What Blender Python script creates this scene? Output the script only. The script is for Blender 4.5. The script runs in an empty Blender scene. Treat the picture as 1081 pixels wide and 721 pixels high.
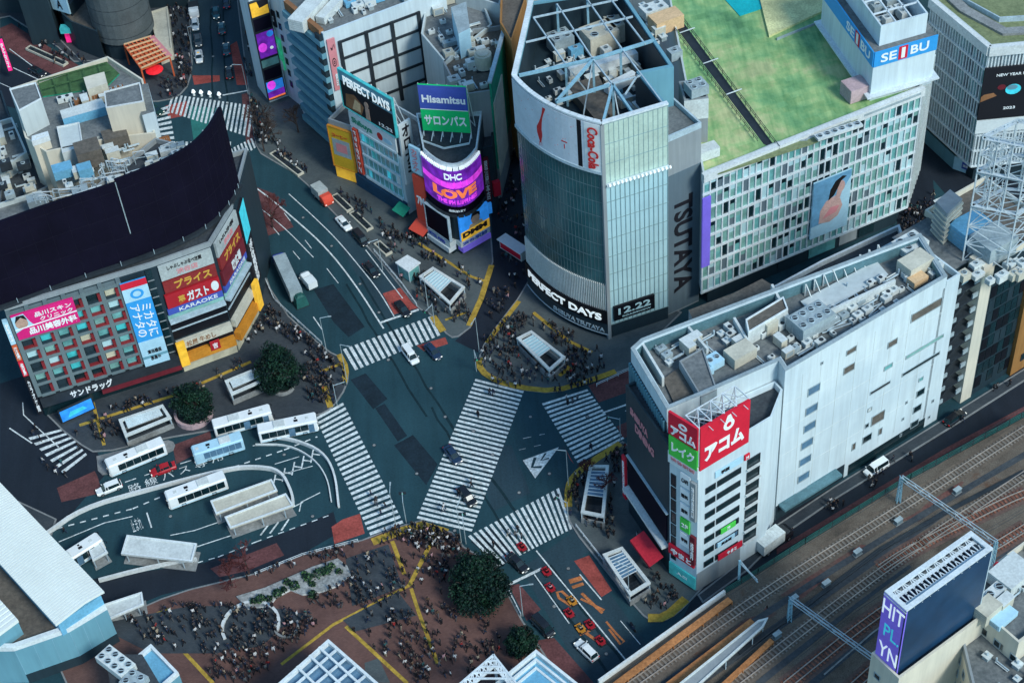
import bpy, bmesh, math, random
from mathutils import Vector, Matrix
V=Vector
random.seed(7)
scene=bpy.context.scene
COL=scene.collection
# ------------------------------------------------------------------ camera model
PPX,PPY=540.5,360.5
H=225.0
_d=(708.-PPX,2130.-PPY); _D=math.hypot(*_d)
F=_D*math.tan(math.radians(45.3))
_dw=V((_d[0],_d[1],F)).normalized()
_up=-_dw
_fw=V((0,0,1)); _y=(_fw-_up*_fw.dot(_up)).normalized(); _x=_y.cross(_up)
def ray(px,py):
    r=V((px-PPX,py-PPY,F)); return V((r.dot(_x),r.dot(_y),r.dot(_up)))
def G(px,py,z=0.0):
    r=ray(px,py); t=(z-H)/r.z
    return V((r.x*t,r.y*t,z))
def proj(p):
    c=_x*p[0]+_y*p[1]+_up*(p[2]-H)
    return (PPX+F*c.x/c.z,PPY+F*c.y/c.z)
def ztop(xy,py,z0=0.0):
    lo,hi=z0,150.
    for i in range(40):
        m=(lo+hi)/2
        if proj((xy[0],xy[1],m))[1]>py: lo=m
        else: hi=m
    return lo
cam=bpy.data.cameras.new('camera'); camo=bpy.data.objects.new('camera',cam); COL.objects.link(camo)
def _cw(v): # camera-space (x right,y down,z fwd) axis to world
    return V((v.dot(_x),v.dot(_y),v.dot(_up)))
_R=_cw(V((1,0,0))); _Dn=_cw(V((0,1,0))); _Fw=_cw(V((0,0,1)))
m=Matrix(((_R.x,-_Dn.x,-_Fw.x),(_R.y,-_Dn.y,-_Fw.y),(_R.z,-_Dn.z,-_Fw.z))).to_4x4()
m.translation=V((0,0,H)); camo.matrix_world=m
cam.sensor_width=36; cam.lens=36*F/1081.; cam.clip_end=3000; cam.clip_start=1
scene.camera=camo
# ------------------------------------------------------------------ world, light, view
w=bpy.data.worlds.new('World'); scene.world=w; w.use_nodes=True
nt=w.node_tree; bg=nt.nodes['Background']
sky=nt.nodes.new('ShaderNodeTexSky'); sky.sky_type='NISHITA'; sky.sun_disc=False
SUN_EL,SUN_AZ=math.radians(42),math.radians(140)
sky.sun_elevation=SUN_EL; sky.sun_rotation=SUN_AZ
sky.air_density=1.0; sky.dust_density=0.8; sky.ozone_density=1.2
tint=nt.nodes.new('ShaderNodeMix'); tint.data_type='RGBA'; tint.blend_type='MULTIPLY'; tint.inputs[0].default_value=1; tint.inputs[7].default_value=(.70,1.0,1.08,1)
nt.links.new(sky.outputs[0],tint.inputs[6]); nt.links.new(tint.outputs[2],bg.inputs[0]); bg.inputs[1].default_value=0.112
sl=bpy.data.lights.new('sun','SUN'); so=bpy.data.objects.new('sun',sl); COL.objects.link(so)
sl.energy=1.75; sl.angle=math.radians(15); sl.color=(.97,.985,.93)
sd=V((math.sin(SUN_AZ)*math.cos(SUN_EL),math.cos(SUN_AZ)*math.cos(SUN_EL),math.sin(SUN_EL)))
so.rotation_euler=sd.to_track_quat('Z','Y').to_euler(); so.location=sd*400
scene.view_settings.view_transform='Standard'; scene.view_settings.look='None'
scene.view_settings.exposure=0.68; scene.view_settings.gamma=1; scene.view_settings.use_curve_mapping=False
scene.cycles.max_bounces=5; scene.cycles.diffuse_bounces=3; scene.cycles.glossy_bounces=3
scene.cycles.use_denoising=True
# ------------------------------------------------------------------ materials
MATS={}
def M(name,col,rough=.75,var=.18,scale=.35,metal=0.,emit=0.,spec=.22,fine=.08):
    if name in MATS: return name
    mt=bpy.data.materials.new(name); mt.use_nodes=True
    n=mt.node_tree.nodes; l=mt.node_tree.links; b=n['Principled BSDF']
    b.inputs['Roughness'].default_value=rough; b.inputs['Metallic'].default_value=metal
    b.inputs['Specular IOR Level'].default_value=spec
    g=n.new('ShaderNodeNewGeometry'); no=n.new('ShaderNodeTexNoise'); no.inputs['Scale'].default_value=scale
    no.inputs['Detail'].default_value=6; no.inputs['Roughness'].default_value=.65
    l.new(g.outputs['Position'],no.inputs['Vector'])
    r=n.new('ShaderNodeValToRGB'); r.color_ramp.elements[0].position=.33; r.color_ramp.elements[1].position=.67
    r.color_ramp.elements[0].color=(*[c*(1-var) for c in col],1); r.color_ramp.elements[1].color=(*[min(1,c*(1+var)) for c in col],1)
    l.new(no.outputs['Fac'],r.inputs[0])
    out=r.outputs[0]
    if fine:
        n2=n.new('ShaderNodeTexNoise'); n2.inputs['Scale'].default_value=2.6; n2.inputs['Detail'].default_value=4
        l.new(g.outputs['Position'],n2.inputs['Vector'])
        mr=n.new('ShaderNodeMapRange'); mr.inputs[1].default_value=.3; mr.inputs[2].default_value=.7
        mr.inputs[3].default_value=1-fine*2; mr.inputs[4].default_value=1+fine
        l.new(n2.outputs['Fac'],mr.inputs[0])
        mx=n.new('ShaderNodeMix'); mx.data_type='RGBA'; mx.blend_type='MULTIPLY'; mx.inputs[0].default_value=1
        l.new(out,mx.inputs[6]); l.new(mr.outputs[0],mx.inputs[7]); out=mx.outputs[2]
    l.new(out,b.inputs['Base Color'])
    if emit:
        l.new(out,b.inputs['Emission Color']); b.inputs['Emission Strength'].default_value=emit
    MATS[name]=mt
    return name
def node_mat(name,fn,rough=.8,spec=.3):
    mt=bpy.data.materials.new(name); mt.use_nodes=True
    n=mt.node_tree.nodes; l=mt.node_tree.links; b=n['Principled BSDF']
    b.inputs['Roughness'].default_value=rough; b.inputs['Specular IOR Level'].default_value=spec
    g=n.new('ShaderNodeNewGeometry')
    fn(n,l,b,g.outputs['Position']); MATS[name]=mt; return name
def noise(n,l,pos,sc,det=5,rough=.6):
    t=n.new('ShaderNodeTexNoise'); t.inputs['Scale'].default_value=sc; t.inputs['Detail'].default_value=det; t.inputs['Roughness'].default_value=rough
    l.new(pos,t.inputs['Vector']); return t.outputs['Fac']
def ramp(n,l,fac,stops):
    r=n.new('ShaderNodeValToRGB'); e=r.color_ramp.elements
    while len(e)<len(stops): e.new(.5)
    for k,(p,c) in enumerate(stops): e[k].position=p; e[k].color=(*c,1)
    l.new(fac,r.inputs[0]); return r.outputs[0]
def mult(n,l,a,b,mode='MULTIPLY',f=1.):
    x=n.new('ShaderNodeMix'); x.data_type='RGBA'; x.blend_type=mode; x.inputs[0].default_value=f
    l.new(a,x.inputs[6]); l.new(b,x.inputs[7]); return x.outputs[2]
def f_asphalt(c0,c1):
    def fn(n,l,b,pos):
        a=ramp(n,l,noise(n,l,pos,.06,8,.7),[(.32,c0),(.68,c1)])
        f=ramp(n,l,noise(n,l,pos,3.,3),[(.3,(.8,.8,.8)),(.7,(1.12,1.12,1.12))])
        mp=n.new('ShaderNodeMapping'); mp.inputs['Rotation'].default_value=(0,0,.75); mp.inputs['Scale'].default_value=(.5,.03,1); l.new(pos,mp.inputs['Vector'])
        cr=ramp(n,l,noise(n,l,mp.outputs[0],1.,5,.65),[(.35,(.86,.86,.86)),(.65,(1.1,1.1,1.1))])
        l.new(mult(n,l,mult(n,l,a,f),cr),b.inputs['Base Color'])
    return fn
node_mat('asphalt',f_asphalt((.012,.046,.060),(.021,.066,.082)),.7)
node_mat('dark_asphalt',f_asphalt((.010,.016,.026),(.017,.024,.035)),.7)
node_mat('mid_asphalt',f_asphalt((.018,.046,.062),(.031,.062,.08)),.75)
def f_pave(c0,c1,sc):
    def fn(n,l,b,pos):
        br=n.new('ShaderNodeTexBrick'); br.inputs['Scale'].default_value=sc
        br.inputs['Color1'].default_value=(*c0,1); br.inputs['Color2'].default_value=(*c1,1); br.inputs['Mortar'].default_value=(*[x*.6 for x in c0],1)
        br.inputs['Mortar Size'].default_value=.012
        l.new(pos,br.inputs['Vector'])
        f=ramp(n,l,noise(n,l,pos,.12,7,.7),[(.3,(.62,.62,.66)),(.55,(1,1,1)),(.75,(1.18,1.14,1.1))])
        l.new(mult(n,l,br.outputs['Color'],f),b.inputs['Base Color'])
    return fn
node_mat('plaza_brick',f_pave((.135,.070,.058),(.165,.088,.073),1.2),.8)
node_mat('paving',f_pave((.085,.108,.112),(.105,.125,.128),1.0),.8)
node_mat('dark_paving',f_pave((.044,.056,.066),(.058,.07,.08),1.0),.8)
def f_green(n,l,b,pos):
    a=ramp(n,l,noise(n,l,pos,.1,8,.68),[(.3,(.10,.24,.12)),(.42,(.19,.38,.17)),(.52,(.33,.48,.21)),(.6,(.50,.52,.27)),(.66,(.44,.46,.24)),(.74,(.30,.46,.28))])
    s=n.new('ShaderNodeMapping'); s.inputs['Scale'].default_value=(.5,.05,.1); s.inputs['Rotation'].default_value=(0,0,.9); l.new(pos,s.inputs['Vector'])
    f=ramp(n,l,noise(n,l,s.outputs[0],2.,6),[(.35,(.68,.78,.72)),(.65,(1.1,1.08,1.05))])
    br=n.new('ShaderNodeTexBrick'); br.inputs['Scale'].default_value=.16; br.inputs['Color1'].default_value=(.86,.9,.84,1); br.inputs['Color2'].default_value=(1.12,1.1,1.1,1); br.inputs['Mortar'].default_value=(.9,.92,.88,1); br.inputs['Mortar Size'].default_value=.004
    mp=n.new('ShaderNodeMapping'); mp.inputs['Rotation'].default_value=(0,0,-.33); l.new(pos,mp.inputs['Vector']); l.new(mp.outputs[0],br.inputs['Vector'])
    l.new(mult(n,l,mult(n,l,a,f),br.outputs['Color']),b.inputs['Base Color'])
node_mat('green_roof',f_green,.8)
def f_ballast(n,l,b,pos):
    a=ramp(n,l,noise(n,l,pos,.15,8,.7),[(.3,(.05,.042,.036)),(.43,(.115,.092,.072)),(.55,(.15,.125,.10)),(.68,(.115,.062,.04))])
    f=ramp(n,l,noise(n,l,pos,5.,3),[(.3,(.6,.6,.6)),(.7,(1.2,1.2,1.2))])
    l.new(mult(n,l,a,f),b.inputs['Base Color'])
node_mat('ballast',f_ballast,.9)
def f_roof(c0,c1):
    def fn(n,l,b,pos):
        a=ramp(n,l,noise(n,l,pos,.22,9,.72),[(.3,c0),(.7,c1)])
        f=ramp(n,l,noise(n,l,pos,1.8,4),[(.35,(.72,.74,.76)),(.65,(1.1,1.1,1.1))])
        l.new(mult(n,l,a,f),b.inputs['Base Color'])
    return fn
node_mat('roof_grey',f_roof((.10,.115,.118),(.24,.25,.245)),.85)
node_mat('roof_dark',f_roof((.032,.04,.05),(.075,.085,.092)),.85)
node_mat('track_bed',f_roof((.105,.08,.062),(.17,.135,.105)),.9)
node_mat('roof_brown',f_roof((.10,.085,.07),(.17,.15,.125)),.85)
node_mat('roof_olive',f_roof((.17,.21,.10),(.26,.29,.15)),.85)
def f_facade(c,vs):
    # streaks of dirt running down a wall
    def fn(n,l,b,pos):
        s=n.new('ShaderNodeMapping'); s.inputs['Scale'].default_value=(1,1,.06); l.new(pos,s.inputs['Vector'])
        a=ramp(n,l,noise(n,l,s.outputs[0],.9,8,.7),[(.3,tuple(x*(1-vs) for x in c)),(.62,c)])
        f=ramp(n,l,noise(n,l,pos,.09,4),[(.35,(.88,.9,.92)),(.65,(1.04,1.03,1.02))])
        l.new(mult(n,l,a,f),b.inputs['Base Color'])
    return fn
node_mat('white_wall',f_facade((.66,.76,.79),.2),.65)
node_mat('cream_wall',f_facade((.72,.66,.53),.16),.7)
node_mat('pale_wall',f_facade((.58,.64,.63),.16),.7)
node_mat('slate',f_facade((.13,.18,.21),.15),.6)
node_mat('grey_wall',f_facade((.30,.33,.34),.2),.7)
node_mat('teal_wall',f_facade((.16,.36,.44),.15),.6)
node_mat('dark_wall',f_facade((.022,.042,.055),.25),.5)
node_mat('brown_wall',f_facade((.36,.17,.05),.25),.7)
M('white_paint',(.70,.75,.75),.6,.10,.3,fine=.07)
M('off_white',(.66,.69,.68),.6,.1)
M('patch_asphalt',(.012,.026,.038),.85,.3,.4,fine=.15)
M('road_white',(.68,.73,.72),.8,.24,.8,fine=.2)
M('yellow_tactile',(.46,.30,.05),.8,.25,.6,fine=.15)
M('red_road',(.36,.075,.06),.85,.25,.4,fine=.15)
M('dull_red_road',(.14,.055,.055),.85,.25,.4,fine=.15)
M('orange_paint',(.50,.17,.06),.8,.25,.6,fine=.18)
M('green_road',(.03,.17,.15),.8,.2,.3)
M('kerb',(.23,.24,.24),.8)
M('concrete',(.26,.27,.265),.85,.25,.4,fine=.12)
M('steel',(.42,.52,.57),.5,.15,.5)
M('white_steel',(.66,.72,.74),.5,.12)
M('blue_steel',(.25,.45,.55),.5,.15)
M('dark_steel',(.028,.036,.044),.5,.2)
M('black',(.006,.007,.011),.5,.2)
M('screen_black',(.0055,.0045,.013),.7,.25,.15,spec=.08,fine=.05)
M('glass_dark',(.006,.022,.028),.18,.3,.3,spec=.7,fine=0)
M('glass_teal',(.14,.38,.37),.15,.35,.4,spec=.7,fine=0)
M('tower_glass',(.030,.098,.108),.2,.35,.12,spec=.5,fine=0)
M('bed_stone',(.33,.34,.33),.8,.3,.6,fine=.2)
M('glass_pale',(.44,.65,.68),.25,.07,.2,spec=.6,fine=0)
M('glass_cream',(.55,.52,.38),.25,.25,.4,spec=.5,fine=0)
M('glass_blue',(.10,.20,.30),.12,.3,.4,spec=.7,fine=0)
M('panel_green',(.46,.58,.50),.4,.12,.3,fine=.04)
M('glass_green',(.20,.40,.36),.18,.3,.4,spec=.6,fine=0)
M('tyre',(.012,.012,.012),.8,.1)
M('rim_metal',(.4,.42,.44),.35,.1,metal=.6)
M('car_white',(.80,.83,.82),.3,.05,fine=.02)
M('car_black',(.012,.014,.018),.22,.1,spec=.6,fine=0)
M('car_navy',(.015,.035,.075),.25,.1,spec=.6,fine=0)
M('car_teal',(.02,.10,.13),.25,.1,spec=.6,fine=0)
M('car_grey',(.13,.15,.16),.3,.1,fine=.02)
M('car_red',(.42,.02,.03),.3,.1,fine=.02)
M('car_green',(.015,.05,.045),.25,.1,fine=0)
M('headlight',(.75,.75,.68),.2,.05,emit=.5)
M('taillight',(.45,.02,.02),.3,.05,emit=.25)
M('orange',(.62,.25,.03),.6,.15)
M('orange_red',(.62,.13,.05),.6,.15)
M('sign_red',(.66,.02,.045),.5,.06,fine=.03)
M('sign_vermilion',(.72,.085,.05),.5,.06,fine=.03)
M('dim_white',(.40,.44,.43),.6,.12,.4)  # darker sign_white, corner block's shade put into the colour; also a lorry box
M('dim_red',(.26,.03,.03),.6,.12)  # darker band red, corner block's shade put into the colour
M('roof_white',(.74,.77,.72),.5,.05,.1,fine=.02)
M('sign_green',(.01,.55,.16),.5,.06,fine=.03)
M('sign_green2',(.08,.60,.08),.5,.06,fine=.03)
M('sign_blue',(.06,.10,.42),.5,.06,fine=.03)
M('sky_blue',(.04,.33,.72),.5,.06,fine=.03)
M('hoarding',(.56,.62,.68),.5,.08,fine=.03)
M('lining_teal',(.10,.20,.23),.6,.2)
M('fence_green',(.02,.10,.09),.6,.2)
M('pale_skin',(.60,.38,.34),.6,.1)
M('pale_blue',(.42,.66,.78),.5,.08,fine=.03)
M('sign_pink',(.72,.02,.19),.5,.08,fine=.03)
M('soft_pink',(.66,.25,.27),.55,.08,fine=.03)
M('sign_yellow',(.70,.42,.03),.5,.08,fine=.03)
M('sign_white',(.70,.75,.75),.5,.05,fine=.03)
M('violet_sign',(.18,.13,.62),.5,.08,emit=.15,fine=.03)
M('maroon',(.16,.02,.03),.6,.2)
M('ink_black',(.015,.015,.02),.6,.05,fine=0)
M('ink_red',(.55,.03,.03),.6,.05,fine=0)
M('ink_white',(.85,.87,.87),.5,.03,fine=0)
M('ink_yellow',(.62,.36,.06),.5,.03,fine=0)
M('lit_white',(.85,.92,.92),.5,.03,emit=.3,fine=0)
M('lit_purple',(.12,.015,.30),.4,.5,.5,emit=.5,fine=0)
M('lit_magenta',(.62,.05,.62),.4,.3,.6,emit=.55,fine=0)
M('lit_orange',(.80,.18,.06),.4,.2,.6,emit=.5,fine=0)
M('lit_blue',(.03,.25,.75),.4,.25,.6,emit=.3,fine=0)
M('lit_cyan',(.05,.50,.60),.4,.2,.6,emit=.3,fine=0)
M('lit_yellow',(.75,.42,.04),.4,.2,.6,emit=.25,fine=0)
M('lit_green',(.03,.40,.20),.4,.3,.6,emit=.25,fine=0)
M('lit_teal',(.05,.38,.40),.4,.25,.6,emit=.15,fine=0)
M('neon_pink',(.70,.02,.18),.5,.3,1.,emit=.5,fine=0)
M('skin_tone',(.15,.095,.07),.6,.1)
M('skin',(.50,.32,.24),.6,.1)
M('skin_shade',(.42,.20,.20),.6,.1)
M('hair',(.015,.012,.012),.6,.1)
M('wood',(.28,.13,.06),.7,.2)
M('rust',(.22,.09,.06),.85,.35,.5,fine=.2)
M('rail_steel',(.42,.36,.31),.4,.2,metal=.3)
M('sleeper',(.20,.175,.15),.85,.2)
M('rust_orange',(.46,.19,.07),.7,.25,.4,fine=.15)
M('leaf',(.006,.026,.018),.6,.3,.7)
M('leaf_light',(.012,.044,.024),.6,.3,.7)
M('leaf_dark',(.004,.017,.016),.6,.3,.7)
M('grass',(.06,.13,.05),.8,.3,.8)
M('bark',(.06,.045,.04),.9,.25)
M('red_twig',(.10,.03,.03),.9,.25)
M('pink_stone',(.50,.36,.37),.8,.15)
M('cloth_red',(.62,.03,.05),.7,.1)
M('cloth_green',(.02,.28,.17),.7,.2)
M('blue_tank',(.16,.42,.60),.55,.1)
M('beige',(.56,.53,.43),.7,.15,.3,fine=.06)
M('pale_unit',(.62,.66,.64),.6,.12)
M('grey_unit',(.33,.40,.42),.6,.15)
M('peach',(.72,.48,.27),.7,.1)
M('teal_pool',(.01,.42,.45),.4,.1)
# ------------------------------------------------------------------ mesh builder
def area2(p):
    return sum(p[i][0]*p[(i+1)%len(p)][1]-p[(i+1)%len(p)][0]*p[i][1] for i in range(len(p)))
def ccw(p):
    p=[V((q[0],q[1])) for q in p]
    return p if area2(p)>0 else p[::-1]
def inset(poly,t):
    p=ccw(poly); n=len(p); out=[]
    for i in range(n):
        a,b,c=p[i-1],p[i],p[(i+1)%n]
        e1=(b-a).normalized(); e2=(c-b).normalized()
        n1=V((-e1.y,e1.x)); n2=V((-e2.y,e2.x))
        k=n1+n2; d=1+n1.dot(n2)
        out.append(b+k*(t/max(d,.25)))
    return out
class MB:
    def __init__(s): s.v=[];s.f=[];s.mi=[];s.ms=[]
    def face(s,pts,mat):
        if mat not in s.ms: s.ms.append(mat)
        b=len(s.v); s.v+= [tuple(p) for p in pts]; s.f.append(list(range(b,b+len(pts)))); s.mi.append(s.ms.index(mat))
    def add(s,vs,fs,mat):
        if mat not in s.ms: s.ms.append(mat)
        b=len(s.v); s.v+=[tuple(p) for p in vs]
        for f in fs: s.f.append([b+i for i in f]); s.mi.append(s.ms.index(mat))
    def prism(s,poly,z0,z1,mat,top=None):
        p=ccw(poly); n=len(p)
        vs=[(q.x,q.y,z0) for q in p]+[(q.x,q.y,z1) for q in p]
        s.add(vs,[[i,(i+1)%n,n+(i+1)%n,n+i] for i in range(n)],mat)
        s.add(vs[n:],[list(range(n))],top or mat); s.add(vs[:n],[list(range(n))[::-1]],mat)
    def rim(s,poly,z0,z1,t,mat):
        o=ccw(poly); i=inset(poly,t); n=len(o)
        for k in range(n):
            j=(k+1)%n
            vs=[(o[k].x,o[k].y,z0),(o[j].x,o[j].y,z0),(i[j].x,i[j].y,z0),(i[k].x,i[k].y,z0)]
            vs+=[(x,y,z1) for x,y,_ in vs]
            s.add(vs,[[0,1,5,4],[2,3,7,6],[4,5,6,7],[3,2,1,0]],mat)
    def hexa(s,vs,mat):
        s.add(vs,[[3,2,1,0],[4,5,6,7],[0,1,5,4],[1,2,6,5],[2,3,7,6],[3,0,4,7]],mat)
    def box(s,c,sx,sy,z0,z1,mat,rot=0.,tx=1.,ty=1.):
        ca,sa=math.cos(rot),math.sin(rot); vs=[]
        for z,kx,ky in ((z0,1,1),(z1,tx,ty)):
            for x,y in ((-1,-1),(1,-1),(1,1),(-1,1)):
                X=x*sx/2*kx;Y=y*sy/2*ky
                vs.append((c[0]+X*ca-Y*sa,c[1]+X*sa+Y*ca,z))
        s.hexa(vs,mat)
    def bar(s,p,q,w,mat,h=None):
        p=V(p);q=V(q);h=h or w;d=(q-p)
        if d.length<1e-5: return
        d.normalize(); u=V((0,0,1)) if abs(d.z)<.95 else V((1,0,0))
        a=d.cross(u).normalized()*w/2; b=a.cross(d).normalized()*h/2
        vs=[p-a-b,p+a-b,p+a+b,p-a+b,q-a-b,q+a-b,q+a+b,q-a+b]
        s.add(vs,[[0,1,2,3],[7,6,5,4],[4,5,1,0],[5,6,2,1],[6,7,3,2],[7,4,0,3]],mat)
    def tube(s,p,q,r,mat,n=8,r2=None,cap=True):
        p=V(p);q=V(q);r2=r if r2 is None else r2;d=(q-p).normalized()
        u=V((0,0,1)) if abs(d.z)<.95 else V((1,0,0))
        a=d.cross(u).normalized(); b=d.cross(a).normalized(); vs=[]
        for c,rr in ((p,r),(q,r2)):
            for i in range(n):
                t=2*math.pi*i/n; vs.append(c+a*math.cos(t)*rr+b*math.sin(t)*rr)
        fs=[[(i+1)%n,i,n+i,n+(i+1)%n] for i in range(n)]
        if cap: fs+=[list(range(n)),list(range(2*n-1,n-1,-1))]
        s.add(vs,fs,mat)
    def build(s,name,parent=None,kind=None,smooth=False,recalc=True):
        me=bpy.data.meshes.new(name)
        off=V((0,0,0)); o=parent
        while o is not None: off=off+o.location; o=o.parent
        me.from_pydata([(x-off.x,y-off.y,z-off.z) for x,y,z in s.v],[],s.f)
        for mn in s.ms: me.materials.append(MATS[mn])
        me.polygons.foreach_set('material_index',s.mi)
        if smooth: me.polygons.foreach_set('use_smooth',[True]*len(s.f))
        me.update()
        ob=bpy.data.objects.new(name,me); COL.objects.link(ob)
        if parent: ob.parent=parent
        if kind: ob['kind']=kind
        return ob
    def poly_sheet(s,pts,z,mat):
        p=ccw(pts); s.face([(q.x,q.y,z) for q in p],mat)
def thing(name,label,cat,loc,group=None,rot=0.):
    o=bpy.data.objects.new(name,None); COL.objects.link(o)
    o.empty_display_size=.5
    o.location=V((loc[0],loc[1],loc[2] if len(loc)>2 else 0)); o.rotation_euler=(0,0,rot)
    o['label']=label; o['category']=cat
    if group: o['group']=group
    return o
def tag(o,label,cat,group=None,kind=None):
    o['label']=label; o['category']=cat
    if group: o['group']=group
    if kind: o['kind']=kind
    return o
def dup(root,loc,rot,label=None,group=None):
    r=root.copy(); COL.objects.link(r); r.location=V(loc); r.rotation_euler=(0,0,rot)
    if label: r['label']=label
    if group: r['group']=group
    for ch in list(root.children):
        c=ch.copy(); COL.objects.link(c); c.parent=r
        for g in list(ch.children):
            d=g.copy(); COL.objects.link(d); d.parent=c
    return r
# ------------------------------------------------------------------ text as mesh
_TX={}
def textmesh(body,bold=0.,space=1.):
    k=(body,bold,space)
    if k in _TX: return _TX[k]
    cu=bpy.data.curves.new('t','FONT'); cu.body=body; cu.extrude=.03; cu.resolution_u=3; cu.offset=bold; cu.align_x='CENTER'; cu.space_line=.92
    ob=bpy.data.objects.new('t',cu); COL.objects.link(ob)
    dg=bpy.context.evaluated_depsgraph_get()
    me=bpy.data.meshes.new_from_object(ob.evaluated_get(dg))
    vs=[v.co.copy() for v in me.vertices]; fs=[list(p.vertices) for p in me.polygons]
    bpy.data.objects.remove(ob); bpy.data.curves.remove(cu); bpy.data.meshes.remove(me)
    x0=min(v.x for v in vs);x1=max(v.x for v in vs);y0=min(v.y for v in vs);y1=max(v.y for v in vs)
    vs=[((v.x-x0)/max(x1-x0,1e-4),(v.y-y0)/max(y1-y0,1e-4),v.z/.03) for v in vs]
    _TX[k]=(vs,fs); return _TX[k]
def put_text(mb,body,mat,p0,u,v,n,bold=.012,depth=.03):
    vs,fs=textmesh(body,bold)
    mb.add([p0+u*x+v*y+n*(depth*(z+1)/1.) for x,y,z in vs],fs,mat)
class Wall:
    """vertical plane through a (left) and b (right) as seen from outside"""
    def __init__(s,a,b):
        s.a=V((a[0],a[1]));s.b=V((b[0],b[1]));d=s.b-s.a;s.L=d.length;s.u=d/s.L;s.n=V((s.u.y,-s.u.x))
    def pt(s,t,z,d=0.):
        q=s.a+s.u*t+s.n*d; return V((q.x,q.y,z))
    def hit(s,px,py,d=0.):
        r=ray(px,py); o=V((0,0,H)); a=s.a+s.n*d
        den=r.x*s.n.x+r.y*s.n.y; k=((a.x)*s.n.x+(a.y)*s.n.y)/den
        q=o+r*k; return ((V((q.x,q.y))-s.a).dot(s.u),q.z)
    def rect(s,tl,br):
        s0,z1=s.hit(*tl); s1,z0=s.hit(*br); return (min(s0,s1),max(s0,s1),min(z0,z1),max(z0,z1))
    def panel(s,mb,s0,s1,z0,z1,d0,d1,mat):
        vs=[s.pt(s0,z0,d1),s.pt(s1,z0,d1),s.pt(s1,z0,d0),s.pt(s0,z0,d0)]
        vs+=[V((p.x,p.y,z1)) for p in vs]
        mb.hexa(vs,mat)
    def poly(s,mb,r,pts,d0,d1,mat):
        s0,s1,z0,z1=r; n=len(pts)
        if area2(pts)<0: pts=pts[::-1]
        A=[s.pt(s0+(s1-s0)*x,z0+(z1-z0)*y,d1) for x,y in pts]; B=[s.pt(s0+(s1-s0)*x,z0+(z1-z0)*y,d0) for x,y in pts]
        mb.add(A+B,[list(range(n))]+[[n+i,n+(i+1)%n,(i+1)%n,i] for i in range(n)],mat)
    def text(s,mb,r,body,mat,d,rot=0,bold=.012):
        s0,s1,z0,z1=r; U=V((s.u.x,s.u.y,0)); Z=V((0,0,1)); N=V((s.n.x,s.n.y,0))
        if rot==0: put_text(mb,body,mat,s.pt(s0,z0,d),U*(s1-s0),Z*(z1-z0),N,bold)
        else: put_text(mb,body,mat,s.pt(s0,z1,d),-Z*(z1-z0),U*(s1-s0),N,bold) # reads downward
def fr(r,a,b,c,d):
    s0,s1,z0,z1=r; return (s0+(s1-s0)*a,s0+(s1-s0)*b,z0+(z1-z0)*c,z0+(z1-z0)*d)
def sign(name,label,cat,W,r,mat,texts=(),d0=.06,d1=.4,shapes=(),border=None,group=None,parent=None,extra=None):
    """a sign board on wall W: panel + lettering + picture"""
    t=parent or thing(name,label,cat,W.pt((r[0]+r[1])/2,r[2],0),group)
    mb=MB(); W.panel(mb,*r,d0,d1,mat); mb.build('panel',t)
    if border:
        mb=MB(); k=.18
        W.panel(mb,r[0]-k,r[1]+k,r[3],r[3]+k,d0,d1+.12,border); W.panel(mb,r[0]-k,r[1]+k,r[2]-k,r[2],d0,d1+.12,border)
        W.panel(mb,r[0]-k,r[0],r[2],r[3],d0,d1+.12,border); W.panel(mb,r[1],r[1]+k,r[2],r[3],d0,d1+.12,border)
        mb.build('frame',t)
    if shapes:
        mb=MB()
        for k,(pts,mt) in enumerate(shapes): W.poly(mb,r,pts,d1-.01,d1+.02+.012*k,mt)
        mb.build('picture',t)
    if texts:
        mb=MB(); kk=.03+.012*len(shapes)
        for tx in texts:
            body,mt,a,b,c,d=tx[:6]; rot=tx[6] if len(tx)>6 else 0; bo=tx[7] if len(tx)>7 else .015
            W.text(mb,fr(r,a,b,c,d),body,mt,d1+kk,rot,bo)
        mb.build('lettering',t)
    return t
def ell(cx,cy,rx,ry,n=14,a0=0,a1=360):
    return [(cx+rx*math.cos(math.radians(a0+(a1-a0)*i/n)),cy+ry*math.sin(math.radians(a0+(a1-a0)*i/n))) for i in range(n if a1-a0==360 else n+1)]
def panes(mb,W,s0,s1,z0,z1,cols,rows,mats,gx,gz,d0,d1):
    w=(s1-s0)/cols;h=(z1-z0)/rows
    for i in range(cols):
        for j in range(rows):
            W.panel(mb,s0+w*i+gx/2,s0+w*(i+1)-gx/2,z0+h*j+gz/2,z0+h*(j+1)-gz/2,d0,d1,random.choice(mats))
# ================================================================== GROUND AND ROADS
def P2(pts,z=0.): return [G(*p,z) for p in pts]
mb=MB(); mb.face([(-900,-500,0),(900,-500,0),(900,1500,0),(-900,1500,0)],'asphalt'); mb.build('ground',kind='structure')
_sz=[0]
def sheet(name,pts,z,mat):
    _sz[0]+=1; z=z+.0003*_sz[0]; m_=MB(); m_.poly_sheet(P2(pts),z,mat); return m_.build(name,kind='structure')
def strip(mb,pts,wd,z,mat,closed=False):
    q=[V((p[0],p[1])) for p in pts]; n=len(q); L=[];R=[]
    for i in range(n):
        if closed: d=(q[(i+1)%n]-q[i-1]).normalized()
        else: d=(q[min(i+1,n-1)]-q[max(i-1,0)]).normalized()
        k=V((-d.y,d.x))*wd/2; L.append(q[i]+k);R.append(q[i]-k)
    for i in range(n if closed else n-1):
        j=(i+1)%n
        mb.face([(R[i].x,R[i].y,z),(R[j].x,R[j].y,z),(L[j].x,L[j].y,z),(L[i].x,L[i].y,z)],mat)
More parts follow.
